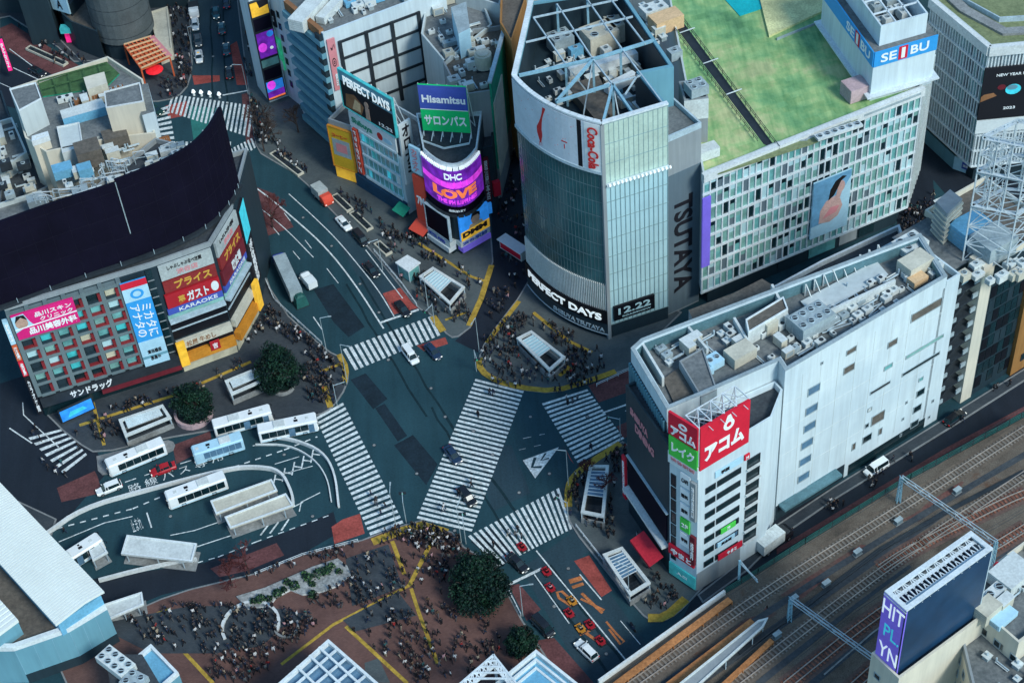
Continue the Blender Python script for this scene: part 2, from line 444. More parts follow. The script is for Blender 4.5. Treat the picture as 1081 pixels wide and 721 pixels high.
def wallstrip(mb,pts,wd,z0,z1,mat):
    q=[V((p[0],p[1])) for p in pts]; n=len(q); L=[];R=[]
    for i in range(n):
        d=(q[min(i+1,n-1)]-q[max(i-1,0)]).normalized(); k=V((-d.y,d.x))*wd/2; L.append(q[i]+k);R.append(q[i]-k)
    poly=R+L[::-1]
    for i in range(n-1):
        mb.hexa([(*R[i],z0),(*R[i+1],z0),(*L[i+1],z0),(*L[i],z0),(*R[i],z1),(*R[i+1],z1),(*L[i+1],z1),(*L[i],z1)],mat)
def smooth(pts,k=2):
    for _ in range(k):
        o=[pts[0]]
        for a,b in zip(pts,pts[1:]):
            o+=[(a[0]*.75+b[0]*.25,a[1]*.75+b[1]*.25),(a[0]*.25+b[0]*.75,a[1]*.25+b[1]*.75)]
        pts=o+[pts[-1]]
    return pts
# dark streets and patches of newer asphalt
for nm,pts,mt in (
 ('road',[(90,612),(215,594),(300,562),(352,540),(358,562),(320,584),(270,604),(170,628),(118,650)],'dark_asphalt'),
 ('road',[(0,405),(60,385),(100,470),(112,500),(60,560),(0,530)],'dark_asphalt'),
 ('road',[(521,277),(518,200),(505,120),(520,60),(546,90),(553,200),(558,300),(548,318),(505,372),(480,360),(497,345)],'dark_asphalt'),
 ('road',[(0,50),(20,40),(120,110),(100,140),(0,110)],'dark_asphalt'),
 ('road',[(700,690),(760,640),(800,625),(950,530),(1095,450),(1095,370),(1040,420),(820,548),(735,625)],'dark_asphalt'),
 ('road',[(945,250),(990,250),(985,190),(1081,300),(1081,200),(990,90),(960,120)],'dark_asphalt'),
 ('road_patch',[(370,401),(386,394),(409,421),(394,432)],'patch_asphalt'),
 ('road_patch',[(396,431),(406,426),(430,460),(420,466)],'patch_asphalt'),
 ('road_patch',[(416,470),(436,459),(462,490),(450,512)],'patch_asphalt'),
 ('road_patch',[(331,306),(352,300),(385,345),(368,356),(352,340)],'patch_asphalt'),
 ('road_patch',[(497,572),(520,556),(545,585),(530,598)],'patch_asphalt'),
 ('road_patch',[(345,235),(372,228),(440,322),(405,340)],'mid_asphalt'),
 ('road_patch',[(582,520),(600,512),(640,570),(612,588)],'mid_asphalt'),
 ('road_patch',[(500,470),(540,470),(560,520),(520,540)],'mid_asphalt'),
 ('road',[(550,600),(600,565),(690,690),(660,721),(620,721)],'mid_asphalt'),
 ('road',[(203,0),(262,0),(268,112),(180,112),(204,70)],'mid_asphalt')):
    sheet(nm,pts,.004,mt)
for nm,pts,mt in (
 ('road_paint',[(404,310),(425,303),(442,325),(416,332)],'red_road'),
 ('road_paint',[(440,365),(470,356),(473,363),(448,371)],'red_road'),
 ('road_paint',[(350,556),(362,548),(380,542),(385,563),(353,574)],'red_road'),
 ('road_paint',[(621,407),(665,390),(668,412),(632,425)],'dull_red_road'),
 ('road_paint',[(651,450),(667,443),(667,458),(658,463)],'dull_red_road'),
 ('road_paint',[(537,618),(548,616),(571,643),(556,655)],'dull_red_road'),
 ('road_paint',[(565,676),(585,673),(630,724),(600,724)],'dull_red_road'),
 ('road_paint',[(606,592),(622,586),(646,623),(635,630)],'red_road'),
 ('road_paint',[(595,470),(602,485),(606,490),(597,474)],'red_road'),
 ('road_paint',[(243,48),(250,44),(262,90),(250,90)],'red_road'),
 ('road_paint',[(203,80),(232,80),(232,86),(205,90)],'red_road'),
 ('road_paint',[(175,112),(197,107),(197,122),(178,126)],'red_road'),
 ('road_paint',[(255,100),(262,98),(268,150),(260,152)],'dull_red_road'),
 ('road_paint',[(60,515),(100,497),(103,503),(108,520),(65,530)],'dull_red_road'),
 ('road_paint',[(182,470),(222,455),(224,470),(186,490)],'dull_red_road'),
 ('road_paint',[(0,30),(12,25),(100,80),(80,92),(0,50)],'dull_red_road'),
 ('road_paint',[(250,190),(290,205),(310,240),(280,250)],'dull_red_road'),
 ('road_paint',[(199,112),(234,115),(236,160),(206,160)],'green_road'),
 ('road_paint',[(222,600),(292,573),(300,586),(262,602),(232,609)],'dull_red_road')):
    sheet(nm,pts,.008,mt)
# pavements: raised slabs with kerbs
KH=.13
_pv=[0]
def pavement(name,pts,mat):
    _pv[0]+=1; KH=.13+.003*_pv[0]
    m_=MB(); p=P2(pts); m_.prism(p,-.2,KH,'kerb',mat); q=inset(p,.0)
    ob=m_.build(name,kind='structure')
    m2=MB(); m2.rim(p,KH,KH+.012,.28,'kerb'); m2.build('kerb',kind='structure'); return ob
pavement('plaza_pavement',[(118,655),(170,632),(200,622),(270,605),(320,585),(382,570),(412,558),(445,549),(478,562),(490,577),(515,592),(532,618),(552,655),(575,690),(600,730),(560,790),(100,790),(60,700)],'plaza_brick')
pavement('pavement',smooth([(250,0),(256,50),(262,95),(266,130),(270,160),(290,172),(315,186),(352,226),(390,263),(420,300),(440,326),(455,332),(468,351),(480,359),(497,346)],1)+[(521,277),(515,200),(470,150),(380,100),(330,60),(300,0)],'paving')
pavement('pavement',smooth([(546,316),(512,360),(505,378),(504,391),(522,404),(548,412),(585,416),(622,405),(668,388)],1)+[(690,360),(720,330),(640,300),(558,296)],'paving')
pavement('pavement',smooth([(252,215),(268,255),(292,322),(345,370),(362,378),(369,390),(367,408),(352,431),(335,440),(270,446),(224,455),(170,464),(102,480),(85,470)],1)+[(66,455),(48,437),(120,300),(200,260)],'dark_paving')
pavement('pavement',smooth([(657,466),(622,487),(604,500),(597,514),(597,536),(602,556),(637,600),(664,634),(684,656),(700,657),(716,648),(732,632)],1)+[(760,600),(720,560),(680,480)],'paving')
pavement('pavement',[(742,637),(790,602),(826,566),(884,526),(1004,452),(1095,394),(1090,384),(1000,440),(880,514),(820,554),(785,590),(736,628)],'dark_paving')
pavement('pavement',smooth([(200,0),(202,40),(204,75),(196,98),(175,108),(140,108)],1)+[(90,70),(60,40),(75,0)],'dark_paving')
pavement('pavement',[(0,78),(0,20),(10,18),(60,50),(78,66),(120,64),(100,40),(60,0),(40,-30),(-40,-30)],'dark_paving')
pavement('traffic_island',smooth([(102,482),(175,464),(186,468),(182,478),(120,500),(104,502),(102,482)],1)[:-1],'concrete')
pavement('pavement',[(0,520),(60,548),(55,565),(0,560)],'dark_paving')
# stone coping bed and circular seating court on the plaza
mb=MB(); p=P2([(250,631),(280,622),(330,600),(357,591),(367,599),(371,608),(356,620),(340,626),(320,629),(307,624),(292,632),(285,641),(262,644)],0)
mb.prism(p,KH,KH+.4,'off_white','bed_stone'); bed=mb.build('planting_bed'); tag(bed,'white stone planting bed curving along the station plaza edge','planting bed')
mb=MB(); c=G(265,661); 
ring=[c+V((math.cos(t)*4.6,math.sin(t)*4.6,0)) for t in [math.radians(a) for a in range(-20,215,12)]]
wallstrip(mb,ring,.5,KH,KH+.45,'off_white'); tag(mb.build('curved_bench'),'pale curved bench ringing the dark round court on the plaza','bench')
mb=MB(); c2=G(303,663)
ring=[c2+V((math.cos(t)*1.9,math.sin(t)*1.9,0)) for t in [math.radians(a) for a in range(140,400,14)]]
wallstrip(mb,ring,.4,KH,KH+.45,'concrete'); tag(mb.build('curved_bench'),'small ring bench east of the planting bed among the crowd','bench')
mb=MB(); mb.prism([c+V((math.cos(t)*4.3,math.sin(t)*4.3,0)) for t in [math.radians(a) for a in range(0,360,15)]],KH-.05,KH+.06,'dark_paving'); mb.build('court_paving',kind='structure')
sheet('paving_patch',[(196,646),(212,643),(232,680),(212,685)],KH+.03,'paving')
sheet('paving_patch',[(385,700),(400,695),(412,721),(386,721)],KH+.03,'paving')
sheet('paving_patch',[(362,655),(420,625),(440,650),(375,667)],KH+.03,'dark_paving')
sheet('paving_patch',[(365,590),(410,575),(425,620),(372,640)],KH+.03,'dark_paving')
sheet('paving_patch',[(100,660),(160,690),(230,690),(330,650),(280,640),(200,640)],KH+.03,'dark_paving')
def shrub(px,py,r,h,n,label,cat='shrub',group=None,z=KH+.35,mats=('leaf','leaf_light','grass')):
    c=G(px,py,z); m_=MB()
    for i in range(n):
        a=random.random()*6.28; e=math.acos(random.random()); rr=r*(.55+.5*random.random())
        q=c+V((math.cos(a)*math.sin(e)*rr,math.sin(a)*math.sin(e)*rr,math.cos(e)*h*(.6+.4*random.random())+.05))
        leaf(m_,q,.16+.14*random.random(),random.choice(mats))
    return tag(m_.build('shrub'),label,cat,group)
def leaf(m_,q,s,mat):
    u=V((random.gauss(0,1),random.gauss(0,1),random.gauss(0,.7))).normalized(); v=u.cross(V((random.gauss(0,1),random.gauss(0,1),random.gauss(0,1)))).normalized()
    m_.face([q-u*s,q-v*s*.55,q+u*s,q+v*s*.55],mat)
for px,py,r,lb in ((337,606,1.3,'bushy green shrub in the middle of the white planting bed'),(345,603,1.0,'green shrub at the crossing end of the white planting bed'),(326,611,.9,'olive shrub left of the tallest shrub on the white bed'),(311,619,1.0,'rounded olive shrub at the inner bend of the white bed'),(293,627,.9,'low olive shrub near the tail of the white bed'),(330,628,.8,'brownish shrub at the rim of the white bed by the benches'),(275,633,.9,'dark shrub at the far tail end of the white bed')):
    shrub(px,py,r,1.1,130,lb)
# crosswalks
def crosswalk(A0,A1,B0,B1,n,duty=.52,name='crosswalk',mat='road_white'):
    m_=MB(); A0,A1,B0,B1=[G(*q) for q in (A0,A1,B0,B1)]
    for i in range(n):
        t0=i/(n-1+duty); t1=t0+duty/(n-1+duty)
        pa0=A0.lerp(A1,t0);pa1=A0.lerp(A1,t1);pb0=B0.lerp(B1,t0);pb1=B0.lerp(B1,t1)
        m_.poly_sheet([pa0,pb0,pb1,pa1],.034,mat)
    return m_.build(name,kind='structure')
crosswalk((333,441),(391,565),(362,425),(426,552),25)
crosswalk((362,369),(455,334),(375,391),(465,354),16,.55)
crosswalk((502,400),(440,547),(553,413),(498,561),33)
crosswalk((572,426),(610,489),(620,411),(659,463),15)
crosswalk((494,566),(590,515),(526,598),(604,558),18,.52)
crosswalk((268,112),(182,100),(263,145),(176,118),20,.5)
crosswalk((160,118),(160,160),(178,112),(186,158),9,.5)
crosswalk((186,150),(244,150),(184,166),(242,172),12,.5)
crosswalk((243,158),(266,146),(248,172),(270,156),7,.5)
crosswalk((30,462),(67,500),(68,452),(92,480),7,.42)
crosswalk((985,212),(1008,236),(1000,205),(1020,225),6,.5)
# lane lines
_lz=[0]
def line(pts,wd=.22,z=.014,mat='road_white',dash=None,name='lane_line'):
    _lz[0]+=1; z=.036+.0004*_lz[0]
    m_=MB(); q=[G(*p) for p in pts]
    if not dash: strip(m_,q,wd,z,mat)
    else:
        on,off=dash; d=0.
        for a,b in zip(q,q[1:]):
            L=(b-a).length; t=0.
            while t<L:
                strip(m_,[a.lerp(b,t/L),a.lerp(b,min(1,(t+on)/L))],wd,z,mat); t+=on+off
    return m_.build(name,kind='structure')
line(smooth([(249,184),(281,206),(314,234),(345,262),(375,300),(405,347)]),.3)
line(smooth([(305,205),(327,225),(355,252),(380,282),(400,307),(416,334)]),.2)
line([(386,264),(425,315)],.2)
line(smooth([(256,206),(297,237),(331,272)]),.18)
line([(296,289),(310,306),(331,335),(345,355)],.2,dash=(4,5))
line([(401,341),(442,327)],.5)
line([(300,225),(350,290),(372,318)],.15,dash=(3,7))
line([(267,215),(330,290)],.15,dash=(3,6))
line([(566,581),(662,698)],.22); line([(564,606),(601,658)],.18); line([(537,617),(572,600)],.5); line([(612,606),(635,633)],.2); line([(655,655),(676,680)],.12)
line([(636,436),(665,426)],.35); line([(660,434),(668,431)],.2)
line([(235,101),(262,96)],.4); line([(552,463),(575,458)],.1,dash=(1.5,1.5)); line([(548,475),(578,468)],.08,dash=(1.2,1.5))
line([(10,52),(34,70)],.2); line([(14,72),(44,86)],.2); line([(0,88),(70,120)],.15)
line([(10,452),(34,468)],.25); line([(24,425),(25,438),(40,452),(62,472)],.2)
line([(60,558),(140,537),(235,497),(300,475),(335,461)],.28,dash=(1.0,1.0))
line([(132,509),(170,496),(205,485),(270,470)],.2,dash=(2,1.5))
line([(62,572),(110,552),(140,545)],.2); line([(180,565),(205,560),(240,548)],.18); line([(208,577),(260,560),(320,530)],.2); line([(275,565),(284,553)],.3); line([(285,563),(294,551)],.3); line([(297,560),(305,548)],.3)
line([(208,594),(230,588),(270,572),(350,543)],.2,dash=(1.0,1.0))
line([(316,540),(318,530),(338,520)],.2); line([(290,490),(316,482)],.15); line([(300,500),(330,492)],.15)
line([(155,541),(160,557)],.25)
line([(1000,160),(1045,205)],.15)
# give-way triangle with chevrons
mb=MB(); T=[G(552,486),G(590,472),(G(565,505))]
mb.poly_sheet(T,.040,'road_white')
C_=(T[0]+T[2])/2
for k in (.22,.52):
    a=T[0].lerp(T[1],k+.14);b=T[2].lerp(T[1],k+.14);q=C_.lerp(T[1],k-.12); a=a.lerp(q,.18);b=b.lerp(q,.18); strip(mb,[a,q,b],.62*(1.1-k),.043+.002*k,'asphalt')
mb.build('road_marking',kind='structure')
# orange markings in the lower road, words painted in the bus lane
line([(614,626),(636,647)],.5,.015,'orange_paint',name='road_marking'); line([(613,632),(638,644)],.4,.0155,'orange_paint',name='road_marking')
line([(640,656),(650,668),(659,677),(655,680),(643,664)],.35,.015,'orange_paint',name='road_marking')
line([(604,640),(590,631),(588,625),(593,624),(607,637)],.45,.015,'orange_paint',name='road_marking')
line([(610,662),(630,676)],.5,.015,'orange_paint',name='road_marking'); line([(612,670),(626,664)],.4,.0155,'orange_paint',name='road_marking')
line([(601,614),(614,610)],.9,.015,'orange_paint',name='road_marking'); line([(604,620),(616,616)],.6,.015,'orange_paint',name='road_marking')
mb=MB(); a=G(137,521);b=G(236,485); u=(b-a); v=V((-u.y,u.x,0)).normalized()*1.9
put_text(mb,'路 線 バ ス 専 用','road_white',a+V((0,0,.05)),u,v,V((0,0,1)),0,.004); mb.build('road_lettering',kind='structure')
mb=MB(); a=G(141,562);b=G(152,558); u=(b-a); v=V((-u.y,u.x,0)).normalized()*3
put_text(mb,'止まれ','road_white',a+V((0,0,.05)),u,v,V((0,0,1)),0,.004); mb.build('road_lettering',kind='structure')
mb=MB(); a=G(288,515);b=G(338,482); u=(b-a)
for k in range(5): 
    q=a+u*(k/5); strip(mb,[q,q+V((.4,3,0))],.25,.050,'road_white'); strip(mb,[q+V((.3,2,0)),q+V((1.6,1.6,0))],.25,.053,'road_white')
mb.build('road_marking',kind='structure')
# tactile paving
mb=MB()
def tact(pts,wd,k=0): strip(mb,[G(*p,KH) for p in (smooth(pts,k) if k else pts)],wd,KH+.034+.001*(len(mb.f)%9),'yellow_tactile')
tact([(297,701),(352,659),(432,618)],.55); tact([(432,618),(451,581),(462,558)],.75); tact([(434,621),(442,646),(455,681),(462,700)],.6)
tact([(414,571),(427,606)],.7); tact([(365,661),(430,721)],.6); tact([(125,663),(180,642)],.5); tact([(160,651),(225,721)],.6)
tact([(393,572),(425,560),(445,554),(472,562)],1.6); 
mb.build('tactile_paving',kind='structure'); mb=MB()
tact([(358,374),(366,389),(363,404)],1.1,1); tact([(338,393),(362,383)],.7); tact([(342,408),(349,430)],1.1); tact([(84,449),(182,418),(265,382)],.7); tact([(98,425),(110,470)],.6)
mb.build('tactile_paving',kind='structure'); mb=MB()
tact([(519,280),(508,315),(495,344)],1.1); tact([(442,257),(497,292),(512,297)],.6); tact([(470,338),(492,330)],.5); tact([(457,334),(468,350)],1.3,0)
mb.build('tactile_paving',kind='structure'); mb=MB()
tact([(506,378),(507,391),(524,402),(548,409),(585,413),(622,402),(650,392)],1.2,1); tact([(563,330),(600,360),(625,372)],.7); tact([(588,395),(600,386)],2); tact([(548,318),(514,362)],.9)
mb.build('tactile_paving',kind='structure'); mb=MB()
tact([(655,468),(622,489),(606,502),(600,514),(600,535)],1.3,1); tact([(684,652),(702,652),(724,632)],1.6,1)
mb.build('tactile_paving',kind='structure')
# bus-station kerb barriers
def barrier(pts,label,h=.8,wd=.45):
    m_=MB(); q=[G(*p) for p in smooth(pts)]; wallstrip(m_,q,wd,-.05,h,'off_white')
    m2=m_.build('barrier'); tag(m2,label,'barrier'); 
    return m2
barrier([(48,566),(87,538),(150,520),(242,496),(270,494),(297,498),(309,522),(310,534)],'long pale barrier wall curling round the bus station island')
barrier([(286,462),(313,466),(341,478),(354,500),(358,536)],'pale curved guard barrier beside the left crosswalk',.7,.35)
barrier([(270,470),(305,470),(332,485),(346,505),(350,530)],'thin inner white guard barrier parallel to the crosswalk barrier',.4,.2)
barrier([(105,614),(150,602),(200,592),(208,592)],'pale barrier wall along the lower edge of the bus station',.8,.4)
# ================================================================== RAILWAY
RZ=5.0
vp=[(632,722),(765,627),(800,606),(850,574),(961,506),(1090,436)]
edge=[G(*p,RZ) for p in vp]
mb=MB(); poly=[V((p.x,p.y)) for p in [G(560,770,RZ)]+edge]+[V((160,150)),V((160,60)),V((0,60))]
mb.prism(poly,.0,RZ,'concrete','ballast'); mb.build('railway_ground',kind='structure')
node_mat('weeds',f_roof((.16,.05,.045),(.12,.09,.07)),.9)
for k_,pp_ in enumerate(([(822,628),(900,572),(915,578),(840,634)],[(955,548),(1010,505),(1020,512),(970,552)],[(770,668),(810,640),(818,648),(782,676)],[(960,640),(1040,590),(1081,566),(1081,580),(990,640)])):
    m_=MB(); m_.poly_sheet([G(*p,RZ) for p in smooth([(x_+random.uniform(-5,5),y_+random.uniform(-3,3)) for x_,y_ in [((1-f_)*pp_[i_][0]+f_*pp_[(i_+1)%4][0],(1-f_)*pp_[i_][1]+f_*pp_[(i_+1)%4][1]) for i_ in range(4) for f_ in (0,.25,.5,.75)]],1)],RZ+.006+.001*k_,'weeds'); m_.build('trackside_weeds',kind='structure')

def fence_run(name,label,pts,z,h,mat,post='dark_steel',step=3.,cat='fence',rails=3):
    t=thing(name,label,cat,pts[0]+V((0,0,0))); m_=MB(); mp=MB()
    for a,b in zip(pts,pts[1:]):
        L=(b-a).length; n=max(1,int(L/step))
        for i in range(n+1):
            q=a.lerp(b,i/n); mp.box((q.x,q.y),.12,.12,z,z+h,post)
        for k in range(rails):
            zz=z+h*(k+.8)/rails; m_.bar((a.x,a.y,zz),(b.x,b.y,zz),.05,mat,.16)
    m_.build('rail',t); mp.build('post',t); return t
mb=MB(); q=[edge[0],edge[1]]; wallstrip(mb,q,.35,RZ,RZ+1.1,'off_white'); tag(mb.build('parapet_wall'),'white parapet wall of the rail bridge beside the lower road','parapet')
fence_run('trackside_fence','green trackside fence between street and railway',edge[1:],RZ,1.6,'fence_green','dark_steel',2.5,rails=4)
node_mat('rust_bed',f_roof((.10,.06,.05),(.17,.11,.09)),.9)
def track(label,pts,mat='sleeper',z=RZ):
    q=[G(*p,z) for p in smooth(pts,2)]
    t=thing('railway_track',label,'railway track',q[0],'railway tracks beside the street')
    for sgn in (-1,1):
        r=[]
        for i,p in enumerate(q):
            d=(q[min(i+1,len(q)-1)]-q[max(i-1,0)]).normalized(); r.append(p+V((-d.y,d.x,0))*.62*sgn)
        m_=MB(); wallstrip(m_,r,.14,z+.12,z+.3,'rail_steel'); m_.build('rail',t)
    m_=MB(); d=0.
    for a,b in zip(q,q[1:]):
        L=(b-a).length; u=(b-a).normalized(); rot=math.atan2(u.y,u.x); s=d
        while s<L:
            c=a+u*s; m_.box((c.x,c.y),.34,2.2,z+.03,z+.15,mat,rot); s+=.72
        d=s-L
    m_.build('sleeper',t)
    m_=MB(); _sz[0]+=1; strip(m_,q,3.4,z+.012+.0006*_sz[0],'track_bed' if mat=='sleeper' else 'rust_bed'); m_.build('bed',t)
track('railway track nearest the street with pale sleepers',[(655,731),(670,721),(810,623),(951,537),(1085,452)])
track('second railway track from the street, pale sleepers',[(755,735),(777,720),(811,694),(911,617),(1000,555),(1085,500)])
track('rusty third railway track passing behind the blue roof sign',[(830,724),(921,651),(985,612),(1041,583),(1085,556)],'rust')
track('rusty track nearest the cream building with the blue sign',[(890,735),(940,690),(1062,600),(1085,582)],'rust')
track('rusty siding track between second and third railway tracks',[(930,600),(960,580),(1060,530),(1085,520)],'rust')
mb=MB(); wallstrip(mb,[G(*p,RZ) for p in ((870,712),(921,668),(1000,610),(1081,560))],.25,RZ,RZ+.14,'concrete'); tag(mb.build('platform_kerb'),'pale dashed kerb between the two rusty tracks','kerb')
mb=MB(); wallstrip(mb,[G(*p,RZ) for p in ((780,690),(850,640),(930,580),(1010,535),(1081,498))],.7,RZ-.05,RZ+.25,'dark_steel'); tag(mb.build('cable_trough'),'dark cable trough running between the two nearest tracks','cable trough')
for k_,pp_ in enumerate(([(700,722),(830,632),(965,548),(1085,478)],[(735,722),(822,660),(920,594),(1000,540)],[(800,722),(900,640),(960,596)],[(855,722),(935,655),(1000,615),(1081,570)])):
    m_=MB(); q=[G(*p,RZ) for p in smooth(pp_,2)]; strip(m_,q,1.1+.3*(k_%2),RZ+.03+.001*k_,'roof_dark'); m_.build('ground_strip',kind='structure')
def girder(label,a,b,mat,wd=.9,h=1.2,z=RZ,end=None):
    A=G(*a,z+h);B=G(*b,z+h); t=thing('bridge_girder',label,'girder',V((A.x,A.y,z)),'steel bridge girders by the lower road')
    m_=MB(); m_.bar(V((A.x,A.y,z+h/2)),V((B.x,B.y,z+h/2)),.25,mat,h-.3); m_.build('web',t)
    m_=MB(); m_.bar(V((A.x,A.y,z+h-.08)),V((B.x,B.y,z+h-.08)),wd,mat,.15); m_.build('flange',t)
    m_=MB(); n=int((B-A).length/3)
    for i in range(n+1):
        q=A.lerp(B,i/n); m_.box((q.x,q.y),.12,wd*.85,z+.1,z+h-.16,mat,math.atan2(B.y-A.y,B.x-A.x))
    m_.build('stiffener',t)
girder('orange steel girder nearest the street beside the white parapet',(645,726),(771,632),'rust_orange',1.1)
girder('long orange girder between the two nearest tracks',(690,735),(795,655),'rust_orange',1.2)
girder('orange red girder at the bottom edge past the grey platform roof',(750,735),(815,675),'rust_orange',.8)
def slab_thing(name,label,cat,quad,z0,z1,mat,rim=None,group=None,post=False):
    p=[G(*q,z1) for q in quad]; c=sum(p,V((0,0,0)))/len(p); t=thing(name,label,cat,V((c.x,c.y,z0 if not post else z0)),group)
    m_=MB(); m_.prism(p,z1-.25,z1,mat); 
    m_.build('roof',t)
    if rim: m_=MB(); m_.rim(p,z1+.002,z1+.22,.3,rim); m_.build('roof_edge',t)
    if post:
        for i in range(len(p)):
            for s in ((.06,) if (p[i]-p[i-1]).length<6 else (.1,.5)):
                q=p[i-1].lerp(p[i],s).lerp(c,.12); m_=MB(); m_.box((q.x,q.y),.14,.14,z0,z1-.25,'steel'); m_.build('post',t)
    return t
slab_thing('platform_roof','grey platform roof end beside the orange girders',"platform roof",[(700,735),(800,655),(811,652),(806,662),(725,735)],RZ,RZ+2.4,'grey_wall','pale_unit',post=True)
def portal(label,a,b,h=7.5):
    A=G(*a,RZ);B=G(*b,RZ); t=thing('overhead_line_gantry',label,'gantry',A,'overhead line gantries across the tracks')
    for P_ in (A,B):
        m_=MB()
        for dx,dy in ((-.3,-.3),(.3,-.3),(.3,.3),(-.3,.3)): m_.bar(P_+V((dx,dy,0)),P_+V((dx*.6,dy*.6,h)),.13,'blue_steel')
        for k in range(6):
            z=k*h/6; m_.bar(P_+V((-.3,-.3,z)),P_+V((.3,.3,z+h/6)),.08,'blue_steel'); m_.bar(P_+V((.3,-.3,z)),P_+V((-.3,.3,z+h/6)),.08,'blue_steel')
        m_.build('mast',t)
    m_=MB(); u=(B-A); n=14
    for dz in (0,.7):
        for sgn in (-.25,.25):
            k=V((-u.y,u.x,0)).normalized()*sgn; m_.bar(A+k+V((0,0,h-dz)),B+k+V((0,0,h-dz)),.12,'steel')
    for i in range(n): m_.bar(A+u*(i/n)+V((0,0,h-.7*(i%2))),A+u*((i+1)/n)+V((0,0,h-.7*((i+1)%2))),.09,'steel')
    m_.build('beam',t)
    m_=MB()
    for i in (2,5,8,11): q=A+u*(i/n); m_.bar(q+V((0,0,h-.7)),q+V((0,0,h-1.7)),.1,'dark_steel')
    m_.build('insulator',t)
portal('blue gantry over the tracks behind the long white building',(948,530),(1046,598),6.5)
portal('blue gantry over the tracks left of the blue roof sign',(833,655),(925,722),6.0)
def mast(px,py,h,label):
    A=G(px,py,RZ); t=thing('line_mast',label,'mast',A); m_=MB(); m_.bar(A,A+V((0,0,h)),.35,'blue_steel'); m_.build('pole',t); m_=MB(); m_.bar(A+V((0,0,h-.5)),A+V((2.6,-1.4,h-3.5)),.2,'steel'); m_.bar(A+V((.2,0,h-.3)),A+V((2.8,-1.,.3)),.18,'steel'); m_.build('brace',t)
mast(780,612,5,'blue lattice mast beside the narrow red sign tower'); 

random.seed(77)
_mh=None
for px,py in [(455,410),(470,440),(440,500),(520,480),(548,520),(580,500),(410,380),(500,455),(560,440),(600,600),(585,640),(640,690),(380,300),(350,260),(320,230),(400,330),(230,160),(225,60),(240,110),(300,480),(180,545),(260,580),(330,545),(620,440),(480,560),(395,470)]:
    if _mh is None:
        m_=MB(); m_.tube((0,0,-.02),(0,0,.032),.36,'dark_steel',14); m_.tube((0,0,.032),(0,0,.036),.27,'concrete',14); _mh=m_.build('manhole_cover'); o=_mh
    else: o=_mh.copy(); COL.objects.link(o)
    q=G(px,py); o.location=(q.x,q.y,0.02); o.rotation_euler=(0,0,0); tag(o,'small round manhole cover set in the road surface','manhole cover','manhole covers in the roads')
mb=MB()
for a,b,wd in (((470,440),(560,560),.5),((455,430),(540,570),.4),((380,292),(470,440),.4),((365,300),(450,440),.4),((560,600),(650,720),.45),((580,596),(670,716),.45),((235,10),(240,120),.4),((222,10),(226,120),.4)):
    A=G(*a);B=G(*b); n=10; strip(mb,[A.lerp(B,k/n)+V((random.uniform(-.2,.2),0,0)) for k in range(n+1)],wd,.0225+.0003*len(mb.f)/10,'tyre_track' if 'tyre_track' in MATS else M('tyre_track',(.008,.028,.036),.8,.3,.5,fine=.15))
mb.build('tyre_track',kind='structure')

m_=MB()
for k_,pp_ in enumerate(([(665,726),(810,620),(951,535),(1085,450)],[(765,728),(911,614),(1000,552),(1085,497)],[(830,724),(921,650),(1041,582),(1085,556)])):
    q=[V((p.x,p.y,RZ+5.3)) for p in [G(*p_,RZ) for p_ in smooth(pp_,1)]]
    for a,b in zip(q,q[1:]): m_.tube(a,b,.035,'dark_steel',4,cap=False); m_.tube(a+V((0,0,.9)),b+V((0,0,.9)),.03,'dark_steel',4,cap=False)
tag(m_.build('overhead_wires'),'thin dark overhead wires strung above the railway tracks','wires')
random.seed(12)
m0=None
for px,py,lb in ((838,634,'left of the near gantry'),(905,585,'between the two nearest tracks'),(948,552,'under the far gantry'),(820,672,'by the platform roof end'),(1010,520,'beside the second track'),(872,618,'in the rusty weeds')):
    c=G(px,py,RZ); t=thing('trackside_box','small grey trackside equipment box '+lb,'equipment box',c,'trackside equipment boxes'); m_=MB(); m_.box((c.x,c.y),1.3,.7,RZ+.12,RZ+.95,'slate',.55); m_.box((c.x,c.y),1.4,.8,RZ+.95,RZ+1.02,'grey_unit',.55); m_.build('case',t); m_=MB(); m_.box((c.x,c.y),1.5,.9,RZ,RZ+.12,'concrete',.55); m_.build('plinth',t)
sheet('road_paint',[(820,585),(900,537),(1000,478),(1085,432),(1085,427),(1000,472),(900,531),(820,579)],.02,'dull_red_road')
M('mullion_pale',(.26,.38,.39),.5,.1)
M('mullion_teal',(.10,.17,.19),.5,.1)
# ================================================================== BUILDINGS
def XY(pts,z): return [V((q.x,q.y)) for q in (G(*p,z) for p in pts)]
def block(name,label,foot,z0,z1,wall,roof,cat='building',parapet=1.0,pt=.35,pmat=None,extra=None):
    c=sum(foot,V((0,0)))/len(foot); t=thing(name,label,cat,(c.x,c.y,z0))
    m_=MB(); m_.prism(foot,z0,z1-.3,wall); m_.build('wall',t)
    m_=MB(); m_.prism(inset(foot,.02),z1-.3,z1,roof); rf=m_.build('roof',t)
    if parapet:
        m_=MB(); m_.rim(foot,z1-.3,z1+parapet,pt,pmat or wall); m_.build('parapet',t)
    return t
def windows(t,W,cells,frame='dark_steel',glass='glass_dark',d=.12,name='window'):
    for c in cells:
        r,g=(c[:4],c[4] if len(c)>4 else glass)
        m_=MB(); k=.12
        W.panel(m_,r[0],r[1],r[3]-k,r[3],.0,d,frame);W.panel(m_,r[0],r[1],r[2],r[2]+k,.0,d,frame)
        W.panel(m_,r[0],r[0]+k,r[2]+k,r[3]-k,.0,d,frame);W.panel(m_,r[1]-k,r[1],r[2]+k,r[3]-k,.0,d,frame)
        f=m_.build(name,t); m_=MB(); W.panel(m_,r[0]+k,r[1]-k,r[2]+k,r[3]-k,.0,.04,g); m_.build('pane',f)
